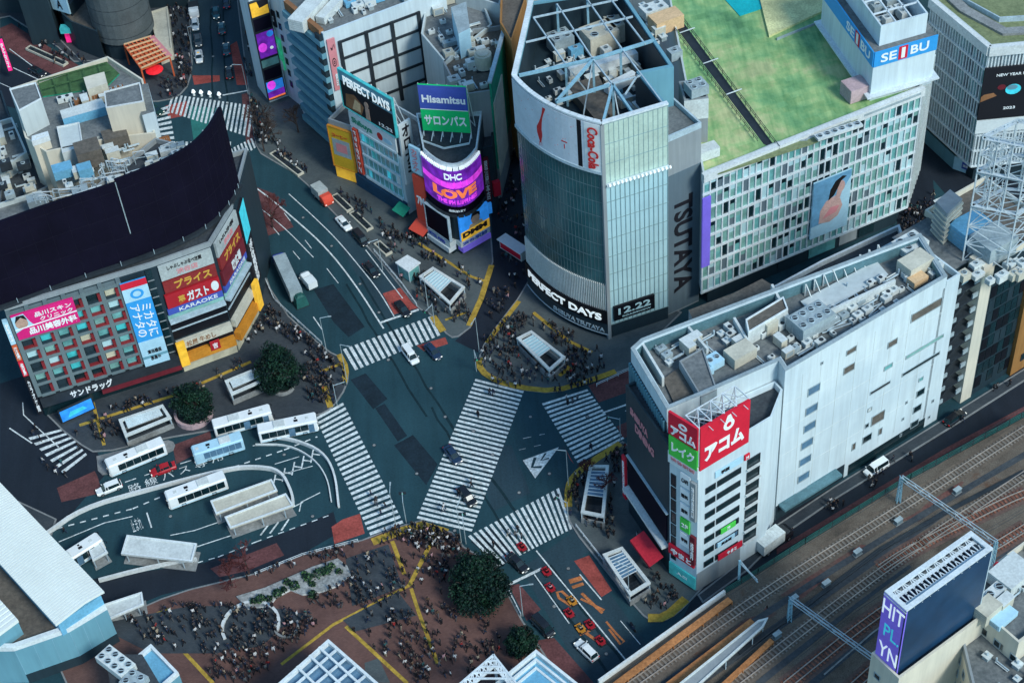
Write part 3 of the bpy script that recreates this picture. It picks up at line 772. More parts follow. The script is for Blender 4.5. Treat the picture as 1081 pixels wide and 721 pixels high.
# ---------------- curved glass tower at the crossing
ZT=50.
PF=XY([(542,82),(635,132),(705,111),(677,77),(711,70),(655,-12),(560,2)],ZT)
A,B=PF[0],PF[1]; ch=B-A; nn=V((ch.y,-ch.x)).normalized()
NARC=14
arc=[A+ch*(i/NARC)+nn*(1.9*4*(i/NARC)*(1-i/NARC)) for i in range(NARC+1)]
foot=arc+PF[2:]
qt=thing('glass_tower','curved blue glass tower with an open steel truss roof at the crossing','building',(B.x,B.y,0))
m_=MB(); m_.prism(foot,0,41,'dark_wall','dark_wall'); m_.build('wall',qt)
m_=MB(); m_.rim(inset(foot,.62),41,ZT-.4,.12,'dark_wall'); m_.build('inner_lining',qt)
m_=MB(); m_.rim(foot,41,ZT,.6,'teal_wall'); m_.build('parapet',qt)
WA=[Wall(arc[i],arc[i+1]) for i in range(NARC)]; WR=Wall(B,PF[2]); WB=Wall(PF[3],PF[4]); WC=Wall(A,PF[6])
zpt=50.2; zps=WR.hit(633,182)[1]; zg0=WR.hit(635,304)[1]; zlv=WR.hit(636,329)[1]; zsc=WR.hit(636,342)[1]; zt2=WR.hit(636,348)[1]
def arcband(mb,z0,z1,d0,d1,mat,i0=0,i1=NARC):
    for i in range(i0,i1): WA[i].panel(mb,-.02,WA[i].L+.02,z0,z1,d0,d1,mat)
m_=MB(); arcband(m_,zg0,zps-.6,.0,.1,'tower_glass'); m_.build('curtain_wall',qt)
m_=MB()
for i in range(NARC):
    for s in (0,.5): WA[i].panel(m_,WA[i].L*s,WA[i].L*s+.05,zg0,zps-.6,.1,.15,'mullion_teal')
for k in range(9):
    z=zg0+(zps-.6-zg0)*k/8; arcband(m_,z-.06,z+.06,.1,.14,'mullion_teal')
m_.build('mullion',qt)
m_=MB(); arcband(m_,zlv,zg0,.0,.1,'glass_green'); m_.build('louvre_band',qt)
m_=MB()
for i in range(NARC):
    for s in (0,.25,.5,.75): WA[i].panel(m_,WA[i].L*s,WA[i].L*s+.13,zlv,zg0+.4,.1,.4,'off_white')
m_.build('louvre_fin',qt)
m_=MB(); arcband(m_,0,zt2-1.3,.0,.06,'glass_dark'); m_.build('shopfront',qt)
m_=MB(); arcband(m_,zt2-1.5,zt2-1.3,0,.6,'steel'); arcband(m_,zps-.6,zps,0,.5,'steel'); arcband(m_,zpt,zpt+.35,-.5,.3,'white_steel'); WR.panel(m_,0,WR.L,zpt,zpt+.35,-.5,.3,'white_steel'); WC2=Wall(PF[6],A); WC2.panel(m_,0,WC2.L,zpt,zpt+.5,-.6,.3,'white_steel'); m_.build('cornice',qt)
# right face: pale glass with mullions
ztr=WR.hit(690,178)[1]
m_=MB(); WR.panel(m_,.3,WR.L,3.5,ztr-.3,0,.08,'glass_pale'); m_.build('curtain_wall',qt)
m_=MB(); WR.panel(m_,.3,WR.L,ztr,ZT,0,.15,'panel_green'); m_.build('screen_panel',qt)
m_=MB()
n=13
for i in range(n+1): WR.panel(m_,.3+(WR.L-.4)*i/n-.04,.3+(WR.L-.4)*i/n+.04,3.5,ZT,.15,.22,'mullion_pale')
for k in range(12):
    z=3.5+(ZT-3.5)*k/11.; WR.panel(m_,.3,WR.L,z-.06,z+.06,.15,.2,'mullion_pale')
WR.panel(m_,.3,WR.L,ztr-.3,ztr,0,.9,'white_steel')
for i in range(16): WR.panel(m_,.6+i*.75,.85+i*.75,ztr-.1,ztr+.35,.9,1.2,'lit_white')
m_.build('mullion',qt)
m_=MB(); WR.panel(m_,-.35,.3,0,ZT,-.3,.4,'grey_wall'); m_.build('corner_column',qt)
# hoarding around the top of the curve, with red motif and drink sign
t=thing('wrap_billboard','pale curved rooftop hoarding with a red brush drip and a red script panel','billboard',(arc[5].x,arc[5].y,zps))
m_=MB(); arcband(m_,zps,ZT,.05,.35,'hoarding'); m_.build('panel',t)
m_=MB(); random.seed(3)
W5=Wall(arc[5],arc[8])
def curvepoly(pts,mat,d=.37):
    # flat shapes in fractions of the arc length, split per facet
    for (x0,x1,z0,z1) in pts:
        i=min(NARC-1,max(0,int((x0+x1)/2*NARC))); s0=(x0*NARC-i)*WA[i].L; s1=(x1*NARC-i)*WA[i].L
        WA[i].panel(m_,s0,s1,zps+(ZT-zps)*z0,zps+(ZT-zps)*z1,.3,d,mat)
hz=ZT-zps
for i in range(40):
    f_=i/39; cx_=.455-.075*min(1,f_*1.6)+.02*max(0,f_-.62); wd_=.034-.014*math.sin(min(1,f_/.45)*math.pi)+(.03*math.sin((f_-.45)/.55*math.pi) if f_>.45 else 0); wd_*=(1-.5*max(0,f_-.8)/.2); curvepoly([(cx_-wd_/2,cx_+wd_/2,.93-.0205*(i+1),.93-.0205*i)],'ink_red')
curvepoly([(.372,.379,.03,.12),(.40,.404,.05,.12)],'ink_red')
for i in range(26):
    x=random.uniform(.1,.78);z=random.uniform(.1,.9);s=random.uniform(.003,.009); curvepoly([(x,x+s,z,z+s*2)],'soft_pink')
curvepoly([(.655,.664,.26,.36),(.63,.69,.40,.425)],'ink_red')
m_.build('picture',t)
m_=MB(); curvepoly([(.79,.83,0,1)],'black',.36); m_.build('divider',t)
m_=MB(); arcband(m_,zps,ZT,.36,.4,'sign_white',12,14); m_.build('script_panel',t)
m_=MB(); Wq=Wall(arc[12],arc[14]); Wq.text(m_,(Wq.L*.2,Wq.L*.85,zps+hz*.04,zps+hz*.94),'Coca-Cola','ink_red',.62,1,.03); m_.build('lettering',t)
# text band on the curve
t=thing('ticker_screen','black curved ticker screen with white film title on the glass tower','screen',(arc[7].x,arc[7].y,zsc))
m_=MB(); arcband(m_,zsc,zlv,.05,.7,'black'); m_.build('panel',t)
def arctext(body,mat,x0,x1,z0,z1,d,parent,bold=.02):
    m_=MB(); vs,fs=textmesh(body,bold); out=[]
    for x,y,z in vs:
        f=(x0+(x1-x0)*x)*NARC; i=min(NARC-1,max(0,int(f))); out.append(WA[i].pt((f-i)*WA[i].L,z0+(z1-z0)*y,d+.05*(z+1)))
    m_.add(out,fs,mat); m_.build('lettering',parent)
h=zlv-zsc
arctext('PERFECT DAYS','lit_white',.06,.95,zsc+h*.2,zsc+h*.74,.72,t,.03)
t=thing('fascia_sign','dark fascia sign with small white letters under the ticker screen','sign',(arc[10].x,arc[10].y,zt2-1))
m_=MB(); arcband(m_,zt2-1.3,zsc-.1,.05,.5,'dark_wall'); m_.build('panel',t)
arctext('SHIBUYA TSUTAYA','steel',.42,.97,zt2-.9,zt2+.1,.52,t)
r=WR.rect((640,327),(692,346)); r=(.9,WR.L-3.0,4.6,8.0)
sign('date_screen','dark green screen showing 12.22 at the foot of the glass tower','screen',WR,r,'black',[('12.22','glass_pale',.1,.9,.38,.84,0,.02),('ROADSHOW','glass_pale',.2,.9,.14,.24)],.1,.6)
# truss
tr=[((563,19),(652,0)),((555,45),(668,18)),((548,80),(626,63)),((626,63),(690,43)),((587,108),(643,90)),((643,90),(677,80)),
    ((563,19),(597,68)),((588,5),(626,63)),((626,63),(647,90)),((620,0),(655,50)),((655,50),(676,78)),((645,0),(681,47)),((626,63),(587,108)),((647,90),(637,128)),((647,90),(668,120)),((676,78),(700,110)),((660,100),(673,80))]
m_=MB()
for k,(a,b) in enumerate(tr):
    big=k in (2,3,4,12,13,14); m_.bar(G(*a,ZT),G(*b,ZT),.4 if big else .22,'blue_steel' if big else 'steel',.55 if big else .32)
for a in ((626,63),(647,90),(597,68),(655,50),(588,5),(620,0)):
    q=G(*a,ZT); m_.bar(q,V((q.x,q.y,41)),.4,'blue_steel')
for a,b in (((626,63),(610,100)),((647,90),(660,118)),((597,68),(626,63)),((655,50),(690,43))):
    q=G(*a,ZT);p=G(*b,ZT); m_.bar(q,V((p.x,p.y,41)),.2,'steel')
m_.build('truss',qt)
m_=MB(); WBk=Wall(PF[3],PF[4]); WBk.panel(m_,0,WBk.L,30,ZT,.02,.2,'teal_wall'); m_.build('side_wall',qt)
# ---------------- dark slab wing with vertical letters
s0,s1=XY([(703.5,334),(737.5,318)],0); Ws=Wall(s0,s1); zs=ztop(s0,150); back=V((-Ws.n.x,-Ws.n.y))*13
ts=block('shop_wing','dark slate wing with tall black vertical letters beside the glass tower',[s0,s1,s1+back,s0+back],0,zs,'grey_wall','roof_grey',parapet=.9,pmat='steel')
m_=MB(); Ws.panel(m_,.05,Ws.L-.05,.5,Ws.hit(716,182)[1],0,.12,'slate'); m_.build('cladding',ts)
r=Ws.rect((711,208),(727,306)); tt=thing('wall_letters','tall black letters running down the dark slate wing','sign',Ws.pt(3,10,0))
m_=MB(); Ws.text(m_,(Ws.L*.22,Ws.L*.76,Ws.hit(718,306)[1],Ws.hit(718,208)[1]),'TSUTAYA','ink_black',.16,1,.03); m_.build('lettering',tt)
# ---------------- department store with green roof
ZS=33.
f0=XY([(742,187),(972,96),(985,58),(868,-70),(690,-70),(706,0)],ZS)
Wd=Wall(f0[0],f0[1])
td=block('department_store','long white gridded department store with a stained green roof','%s'%'' or f0,5,ZS,'pale_wall','green_roof',parapet=.9,pmat='pale_wall') if False else block('department_store','long white gridded department store with a stained green roof',f0,5,ZS,'pale_wall','green_roof',parapet=.9)
m_=MB(); m_.prism(inset(f0,1.6),0,5.,'dark_wall'); m_.build('ground_floor',td)
NB=34;NR=8; zb=5.3; zt=ZS-.6
gm=['glass_teal','glass_green','glass_green','slate','glass_pale','glass_green','glass_dark','glass_green','glass_teal']
for j in range(NR):
    z0=zb+(zt-zb)*j/NR; z1=zb+(zt-zb)*(j+1)/NR; m_=MB()
    for i in range(NB): 
        w0=Wd.L*i/NB;w1=Wd.L*(i+1)/NB; g=random.choice(gm); Wd.panel(m_,w0+.1,w1-.1,z0+.3,z1-.1,.0,.12,g)
        if random.random()<.5: Wd.panel(m_,w0+.1,w1-.1,z0+(z1-z0)*.6,z1-.1,.12,.15,random.choice(['glass_pale','glass_dark','glass_green']))
    m_.build('window_band',td)
m_=MB()
for i in range(NB+1):
    s=Wd.L*i/NB; Wd.panel(m_,s-.13,s+.13,zb,zt,.0,.36,'white_steel')
for j in range(NR+1):
    z=zb+(zt-zb)*j/NR; Wd.panel(m_,-.2,Wd.L+.2,z-.14,z+.32,.0,.42,'white_steel')
Wd.panel(m_,-.3,Wd.L+.3,ZS-.7,ZS+1.,.0,.9,'off_white')
m_.build('facade_grid',td)
W2=Wall(f0[1],f0[2]); m_=MB()
panes(m_,W2,.3,W2.L-.3,zb,zt,8,NR,gm,.5,.8,0,.06); m_.build('window_band',td)
m_=MB()
for i in range(9): W2.panel(m_,W2.L*i/8-.15,W2.L*i/8+.15,zb,ZS,0,.5,'off_white')
m_.build('facade_grid',td)
m_=MB(); Wd2=Wall(Wd.pt(0,0,-1.6).to_2d(),Wd.pt(Wd.L,0,-1.6).to_2d())
for a,b,mt in ((18,24,'dark_wall'),(25,31,'glass_teal'),(32,36,'grey_wall'),(36.5,40,'glass_dark')): Wd2.panel(m_,a,b,.6,4.4,0,.15,mt)
m_.build('shopfront',td)
# green roof fittings
def roofpoly(name,parent,pts,z0,z1,mat,rim=None):
    m_=MB(); p=[G(*q,z1) for q in pts]; m_.prism(p,z0,z1,mat); return m_.build(name,parent)
roofpoly('roof_trench',td,[(708,22),(717,18),(822,160),(806,152)],ZS,ZS+.04,'dark_steel')
m_=MB()
for a,b in (((717,18),(823,160)),((706,26),(800,152))):
    A_=G(*a,ZS);B_=G(*b,ZS); n=22
    for k in range(n): q=A_.lerp(B_,k/n); m_.bar(q,q+V((0,0,1.1)),.08,'dark_steel')
    for zz in (.6,1.1): m_.bar(A_+V((0,0,zz)),B_+V((0,0,zz)),.08,'dark_steel')
for k in (.1,.35,.6): 
    q=G(708+98*k,22+130*k,ZS+1.2); m_.bar(q,q+V((3,1.2,0)),.14,'white_steel')
m_.build('roof_railing',td)
roofpoly('roof_pool',td,[(762,-4),(834,-20),(838,-2),(781,17)],ZS,ZS+.15,'teal_pool')
roofpoly('roof_terrace',td,[(812,38),(872,10),(868,-30),(800,-10)],ZS,ZS+.5,'terrace_yellow' if 'terrace_yellow' in MATS else M('terrace_yellow',(.62,.60,.30),.8,.3,.2,fine=.12))
m_=MB(); 
for a,b in (((820,43),(872,22)),((872,22),(872,40)),((752,182),(820,152)),((820,152),(852,150)),((850,150),(900,128)),((900,128),(972,100))):
    A_=G(*a,ZS);B_=G(*b,ZS); m_.bar(A_+V((0,0,.25)),B_+V((0,0,.25)),.2,'grey_unit',.5)
m_.build('roof_kerb',td)
m_=MB(); m_.prism([G(*q,ZS+.6) for q in ((752,184),(812,160),(815,152),(850,147),(905,125),(910,130),(855,151))],ZS,ZS+.35,'roof_olive'); m_.build('roof_planter',td)
r=Wd.rect((856,190),(893,242))
sign('poster','tall blue poster of a bare shouldered figure on the store front','poster',Wd,(Wd.hit(855,210)[0],Wd.hit(894,200)[0],Wd.hit(875,241)[1],Wd.hit(875,184)[1]),'pale_blue',(),.6,.95,
 shapes=[([(0,.22),(1,.22),(1,1),(0,1)],'poster_blue' if 'poster_blue' in MATS else M('poster_blue',(.16,.38,.58),.5,.25,.3,fine=.02)),([(.5,.22),(1,.22),(1,.9),(.8,.7)],'pale_blue'),([(.2,.24),(.5,.2),(.72,.26),(.82,.42),(.74,.56),(.6,.64),(.36,.6),(.22,.46)],'pale_skin'),([(.3,.3),(.66,.34),(.74,.44),(.5,.46)],'soft_pink'),([(.6,.55),(.72,.55),(.78,.7),(.64,.72)],'pale_skin'),(ell(.74,.77,.1,.1),'pale_skin'),([(.42,.6),(.46,.78),(.58,.9),(.76,.95),(.86,.92),(.72,.87),(.66,.78),(.56,.66)],'hair')])
sign('banner','long violet vertical banner at the left corner of the department store','banner',Wd,(-.6,1.1,Wd.hit(744,277)[1],Wd.hit(744,205)[1]),'violet_sign',(),.75,1.1)
# white penthouse with store name band
pb=XY([(918,107),(983,88),(905,-40),(866,32)],ZS)
zp=ztop(pb[0],57,ZS)
ph=thing('penthouse','white rooftop block with blue name band on the green roof','building',(pb[0].x,pb[0].y,ZS))
pb=[pb[0],pb[1],pb[1]+(pb[3]-pb[0])*1.,pb[3]]
m_=MB(); m_.prism(pb,ZS,zp,'white_wall','roof_grey'); m_.build('wall',ph)
m_=MB(); pi=inset(pb,1.6); m_.rim(pi,zp,zp+4.2,.3,'white_wall'); m_.build('upper_parapet',ph)
m_=MB(); m_.rim([p for p in inset(pb,-1.0)],ZS+1.3,ZS+1.6,1.1,'white_steel'); m_.build('canopy',ph)
m_=MB()
for k in range(1,5):
    a=pi[0].lerp(pi[3],k/5);b=pi[1].lerp(pi[2],k/5); m_.bar((*a,zp+4),(*b,zp+4),.25,'white_steel')
for k in (1,2): a=pi[0].lerp(pi[1],k/3);b=pi[3].lerp(pi[2],k/3); m_.bar((*a,zp+4),(*b,zp+4),.25,'white_steel')
m_.build('roof_frame',ph)
for W_,lb in ((Wall(pb[0],pb[1]),'blue name band with white letters on the crossing side of the white penthouse'),(Wall(pb[3],pb[0]),'blue name band on the green roof side of the white penthouse')):
    L=W_.L; z0,z1=zp-2.9,zp+.3
    if W_.L>14 and 'green roof' in lb: fx=(.50,.95)
    else: fx=(.1,.86)
    t=sign('name_band',lb,'sign',W_,(-.02,L+.02,z0,z1),'sky_blue',[('SE','ink_white',fx[0],fx[0]+(fx[1]-fx[0])*.33,.22,.8,0,.02),('BU','ink_white',fx[0]+(fx[1]-fx[0])*.62,fx[1],.22,.8,0,.02)],.02,.22)
    m_=MB(); a=fx[0]+(fx[1]-fx[0])*.37;b=fx[0]+(fx[1]-fx[0])*.56; W_.panel(m_,L*a,L*b,z0+.2,z1-.2,.2,.26,'sign_red'); m_.build('red_panel',t)
    m_=MB(); W_.text(m_,(L*(a+(b-a)*.3),L*(a+(b-a)*.7),z0+.5,z1-.5),'I','ink_white',.27,0,.03); m_.build('emblem',t)
# ---------------- sister store at upper right
f1=XY([(985,3),(1045,53),(1140,44),(1150,-60),(1000,-60)],ZS)
te=block('corner_store','gridded white store with an olive roof at the upper right corner',f1,5,ZS,'pale_wall','roof_olive',parapet=1.0)
m_=MB(); m_.prism(inset(f1,2.),0,5.,'dark_wall'); m_.build('ground_floor',te)
W3=Wall(f1[0],f1[1]);W4=Wall(f1[1],f1[2])
for W_,nb in ((W3,22),(W4,26)):
    for j in range(7):
        z0=zb+(zt-zb)*j/7;z1=zb+(zt-zb)*(j+1)/7; m_=MB(); panes(m_,W_,.2,W_.L-.2,z0+.4,z1-.1,nb,1,['glass_dark','glass_dark','glass_teal','glass_green'] if W_ is W3 else ['grey_wall','pale_wall'],.4,0,0,.06); m_.build('window_band',te)
    m_=MB()
    for i in range(nb+1): s=W_.L*i/nb; W_.panel(m_,s-.12,s+.12,zb,zt,0,.36,'white_steel')
    for j in range(8): z=zb+(zt-zb)*j/7; W_.panel(m_,-.2,W_.L+.2,z-.15,z+.25,0,.42,'white_steel')
    W_.panel(m_,-.3,W_.L+.3,ZS-.9,ZS+1.1,0,.9,'off_white'); m_.build('facade_grid',te)
m_=MB(); q=[G(*p,ZS) for p in ((1000,-5),(1018,12),(1060,35),(1110,32))]; wallstrip(m_,q,2.2,ZS,ZS+.5,'concrete'); wallstrip(m_,[x+V((0,3.5,0)) for x in q],.3,ZS,ZS+1.1,'steel'); m_.build('roof_walkway',te)
r=(W4.hit(1034,100)[0],W4.hit(1080,100)[0]+3,W4.hit(1050,122)[1],W4.hit(1050,69)[1])
sign('poster','dark night sky poster with a cyan planet on the corner store','poster',W4,r,'ink_black',[('NEW YEAR FAIR','ink_white',.2,.8,.84,.89),('2023','ink_white',.4,.6,.18,.23)],.6,1.,
 shapes=[(ell(.52,.56,.13,.1),'lit_cyan'),(ell(.5,.6,.09,.05),'teal_wall'),(ell(.32,.62,.07,.05),'maroon'),([(0,.36),(.1,.4),(.26,.46),(.2,.52),(.05,.5),(0,.46)],'wood'),([(.8,.34),(1,.32),(1,.42),(.86,.44)],'wood')])
m_=MB(); W4.panel(m_,r[0],r[1],r[2]-3.4,r[2]-.2,.6,.95,'sign_white'); tag(m_.build('panel'),'plain white panel below the dark planet poster','sign panel')
# street hoardings between the stores
for a,b,c,lb in (((965,140),(1006,178),'teal_wall','teal hoarding along the corner store street front'),((1006,178),(1040,190),'pale_blue','pale blue hoarding at the street corner by the store')):
    m_=MB(); wallstrip(m_,[G(*a),G(*b)],.25,0,3.2,c); tag(m_.build('hoarding'),lb,'hoarding')
W_=Wall(G(1006,178).to_2d(),G(1040,190).to_2d()); sign('sign_board','small deep blue board on the pale hoarding by the corner store','sign',W_,(1.8,3.4,1.,2.6),'sign_blue',[('渋谷','ink_white',.15,.85,.3,.7)],.14,.25)
# ---------------- grey lift shaft tower between
a,b=XY([(722,153),(747,150)],ZS); Wg=Wall(a,b); k=V((-Wg.n.x,-Wg.n.y))*5.5
zz=ztop(a,112,ZS)
tg=block('shaft_tower','narrow grey shaft tower between glass tower and green roof',[a,b,b+k,a+k],0,zz,'grey_wall','roof_dark',parapet=1.2)
m_=MB(); Wg.panel(m_,-.02,Wg.L+.02,zz-3.2,zz+1.,0,.12,'pale_unit'); m_.build('top_band',tg)
# ---------------- long white building with recessed roof
ZW=36.
fm=XY([(829,392),(1000,292),(972,247),(677,358),(666,368),(704,432),(740,417),(822,381)],ZW)
tw=thing('white_slab_building','long plain white building with a crowded recessed roof beside the railway','building',(fm[0].x,fm[0].y,0))
m_=MB(); m_.prism(fm,0,ZW-2.3,'white_wall','roof_grey'); m_.build('wall',tw)
m_=MB(); m_.rim(fm,ZW-2.3,ZW,.7,'white_wall'); m_.build('parapet',tw)
m_=MB(); m_.rim(inset(fm,.72),ZW-2.3,ZW-.3,.12,'lining_teal'); m_.build('inner_lining',tw)
m_=MB(); m_.rim(inset(fm,-.05),ZW+.01,ZW+.14,.6,'grey_unit'); m_.build('coping',tw)
Ww=Wall(fm[0],fm[1])
e=XY([(1013,317)],33)[0]; k=V((-Ww.n.x,-Ww.n.y))*6
m_=MB(); e0=fm[1]; e1=Ww.pt(Ww.L+3.1,0).to_2d(); m_.prism([e0-Ww.u*.5,e1,e1+k,e0+k],0,ZW-2.5,'white_wall','roof_grey'); m_.rim([e0+Ww.u*.1,e1,e1+k,e0+k],ZW-2.5,ZW-1.2,.3,'white_wall'); m_.build('end_bay',tw)
cells=[]
def wc(cx,cy,w_,h_,g): # window by its centre and size in the elevation
    s_,z_=Ww.hit(cx,cy); ws_=w_/5.55*1.17; hs_=h_/4.1; return (s_-ws_/2,s_+ws_/2,z_-hs_/2,z_+hs_/2,g)
for cx,cy in ((859,411),(856.5,431.7),(854.5,450),(851.7,468),(849.7,485.7),(848,503),(845.5,520.5)): cells.append(wc(cx,cy,12,7.5,'glass_blue'))
for cx,cy,w_,h_,g in ((978,327,32,8,'roof_brown'),(942,362,10,6,'roof_brown'),(937.5,387,9,4.5,'glass_teal'),(976,365.6,40,3.6,'glass_green'),(972,384,40,3.6,'glass_dark'),(972,400,5,4,'glass_teal'),(971.5,414,9,7,'glass_dark'),(968,431,9,7,'glass_dark'),(965,447,9,6.5,'glass_dark'),(956.7,424.6,2.4,3,'black'),(953,442,2.4,3,'black'),(984.6,423,2.4,3,'black'),(980.6,440,2.4,3,'black'),(898.5,370,10,5,'roof_brown'),(896,389,11,7,'roof_brown'),(929,409,21,3.2,'black'),(918,432,4.5,4,'pale_unit'),(926.5,441,14,10,'roof_brown'),(915,449,4,4.5,'glass_dark'),(929,455,4,7,'roof_brown'),(915,462.5,10,7.5,'glass_dark'),(901,471,4,7.5,'roof_brown'),(950.5,459,2.4,3,'black'),(867.5,383,2.4,2.6,'black')): cells.append(wc(cx,cy,w_,h_,g))
windows(tw,Ww,cells,'grey_unit')
m_=MB(); 
for k_ in range(9): Ww.panel(m_,Ww.L*k_/9-.02,Ww.L*k_/9+.03,4,ZW-3,0,.03,'pale_unit')
for zz_ in (10,16,22,28): Ww.panel(m_,0,Ww.L,zz_,zz_+.05,0,.03,'pale_unit')
m_.build('joint',tw)
m_=MB(); Ww.panel(m_,.5,13,3.4,3.9,0,1.7,'lining_teal'); tag(m_.build('awning'),'long teal awning at the foot of the white building','awning')
m_=MB(); Ww.panel(m_,0,15,0,3.6,0,.1,'dark_wall'); Ww.panel(m_,16,Ww.L,0,2.6,0,.08,'glass_dark'); m_.build('shopfront',tw)
# inner roof rooms
def roofbox(parent,name,quad,z0,z1,mat,top=None,rim=None):
    m_=MB(); p=[G(*q,z1) for q in quad]; m_.prism(p,z0,z1,mat,top or mat)
    if rim: m_.rim(p,z1+.002,z1+.25,.22,rim)
    return m_.build(name,parent)
ZR=ZW-2.3
def roofwall(parent,a,b,z0,z1,mat,w_=.4):
    m_=MB(); A_=G(*a,z1);B_=G(*b,z1); wallstrip(m_,[A_,B_],w_,z0,z1,mat); m_.build('partition_wall',parent)
for a,b in (((775,335),(790,360)),((822,324),(838,345)),((677,360),(700,398)),((727,345),(747,368)),((838,345),(945,255+40)),((815,300),(838,345))):
    roofwall(tw,a,b,ZR,ZW-.2,'pale_unit')
roofbox(tw,'roof_room',[(787,338),(827,314),(832,327),(790,352)],ZR,ZW+.6,'pale_unit','roof_brown','white_paint')
roofbox(tw,'roof_room',[(717,382),(742,368),(757,412),(740,420)],ZR,ZW-.4,'grey_unit','roof_grey','grey_wall')
roofbox(tw,'roof_deck',[(845,318),(925,275),(938,290),(860,335)],ZR,ZR+.5,'roof_grey','pale_wall')
roofbox(tw,'roof_deck',[(700,400),(716,388),(742,412),(712,426)],ZR,ZR+.4,'roof_brown','roof_brown')
m_=MB()
for i in range(9):
    q=G(850+9.5*i,312-5.2*i,ZR); m_.bar(q,q+V((0,0,2.4)),.3,'pale_unit'); m_.bar(q+V((0,0,2.4)),q+V((.9,-1.2,0)),.16,'pale_unit')
m_.build('roof_strut',tw)
# roof extension slab at the back, street-side canopy
m_=MB(); p=XY([(727,318),(775,300),(805,285),(830,300),(822,318),(775,335),(740,347)],31); m_.prism(p,20,29,'grey_wall','roof_brown'); tag(m_.build('brown_annex'),'low brown roofed annex behind the long white building','building')
m_=MB(); p=XY([(812,300),(868,270),(950,232),(955,246),(870,290),(822,316)],27); m_.prism(p,12,25,'dark_wall','roof_dark'); m_.rim(p,25,26,.4,'off_white'); tag(m_.build('dark_annex'),'dark low annex in the gap under the department store','building')
# ---------------- narrow sign tower (red roof sign) in front
a0=G(707,605,0).to_2d();a1=G(735,624,0).to_2d(); a1b=G(735,624,0).to_2d(); Wr=Wall(a1,G(785,592,0).to_2d()); a2=Wr.pt(14.2,0).to_2d(); kk=V((-Wr.n.x,-Wr.n.y))*5.2
ZA=31.
tA=thing('sign_tower','narrow white office tower with a red rooftop sign at the railway corner','building',(a1.x,a1.y,0))
ft=[a0,a1,a2,fm[0]+Ww.n*.02-Ww.u*.3,fm[7]-V((.5,.5)),fm[6]+Wr.n*.3,a0+Wr.u*4+kk*.9]
m_=MB(); m_.prism(ft,0,ZA,'white_wall','roof_dark'); m_.build('wall',tA)
m_=MB(); m_.rim(ft,ZA,ZA+1.2,.3,'white_wall'); m_.build('parapet',tA)
Wl=Wall(a0,a1)
cells=[]
for j in range(7):
    z0=5.2+3.05*j; cells+= [(1.4,3.4,z0,z0+1.35),(3.7,8.4,z0,z0+1.35,'glass_blue' if j in (1,) else 'glass_dark')]
    cells.append((9.6,12.2,z0-.1,z0+2.0))
windows(tA,Wr,cells,'dark_steel')
m_=MB()
for j in range(7): Wr.panel(m_,9.5,12.3,5.2+3.05*j-.3,5.2+3.05*j-.1,0,.5,'pale_unit')
Wr.panel(m_,.0,9,.0,4.6,0,.06,'grey_wall'); m_.build('base_cladding',tA)
cells=[]
for j in range(7): z0=4.6+3.05*j; cells.append((.3,1.3,z0,z0+2.7,'glass_dark'))
windows(tA,Wl,cells)
Lw=Wl.L
rows=['ink_white','ink_white','sign_green2','ink_white','sign_red','pale_unit','lit_teal']
for j in range(5):
    z1=ZA-3.2-3.6*j; z0=z1-3.2
    mt=['ink_white','ink_white','ink_white','sign_green2','ink_white'][j]
    sign('tenant_sign',['white tenant sign below the white fascia of the sign tower','second white tenant sign down the sign tower edge','third white tenant sign down, above the green one','bright green tenant sign on the narrow sign tower side','white tenant sign right under the green one'][j],'sign',Wl,(Lw*.42,Lw*.75,z0,z1-.2),mt,[(['CAFE','眼科','歯科','2F','学院'][j],'ink_black' if mt!='sign_green2' else 'ink_white',.15,.85,.35,.65)],.05,.3,group='tenant signs down the sign tower side')
sign('tenant_sign','white fascia sign just below the red and green roof sign','sign',Wl,(-.1,Lw+.1,ZA-2.8,ZA-.2),'sign_white',[('渋谷駅前','soft_pink',.1,.9,.35,.65)],.05,.3)
sign('tenant_sign','red diagonal tenant sign low on the sign tower side','sign',Wl,(.1,Lw*.95,6.2,8.4),'sign_red',[('やまと','ink_white',.1,.9,.2,.8,0,.03)],.06,.45)
sign('tenant_sign','teal ground floor sign at the foot of the sign tower','sign',Wl,(.1,Lw-.1,.6,3.6),'lit_teal',[('入口','ink_white',.3,.7,.4,.6)],.05,.3)
sign('tenant_sign','vertical grey sign at the corner of the sign tower','sign',Wl,(Lw*.8,Lw*.98,18,27),'grey_wall',[('渋\n谷\n東\n口','ink_white',.25,.75,.1,.9)],.05,.5)
sign('tenant_sign','dark red vertical sign on the sign tower corner','sign',Wl,(Lw*.8,Lw*.98,7,14),'maroon',[('焼\n肉','ink_white',.2,.8,.2,.8)],.05,.5)
sign('window_sign','red strip sign with white letters between the sign tower windows','sign',Wr,(4.2,9.2,4.9,6.3),'sign_red',[('やまと','ink_white',.35,.75,.2,.8,0,.03)],.14,.3)
sign('window_sign','bright green strip sign among the sign tower window rows','sign',Wr,(4.6,7.6,11.4,12.6),'sign_green2',[('7F','ink_white',.4,.6,.2,.8)],.14,.3)
sign('window_sign','pale blue lettered strip sign on the sign tower','sign',Wr,(4.0,7.5,8.4,9.5),'pale_blue',[('英会話','ink_black',.2,.8,.2,.8)],.14,.3)
sign('window_sign','pale strip sign below the red roof sign of the tower','sign',Wr,(3.2,8.6,ZA-5.0,ZA-3.6),'pale_blue',[('学院','ink_black',.2,.5,.2,.8)],.05,.2)
sign('window_sign','tiny red square sign below the red roof sign','sign',Wr,(8.9,9.9,ZA-5.0,ZA-3.8),'sign_red',[('M','ink_white',.25,.75,.25,.75)],.05,.25)
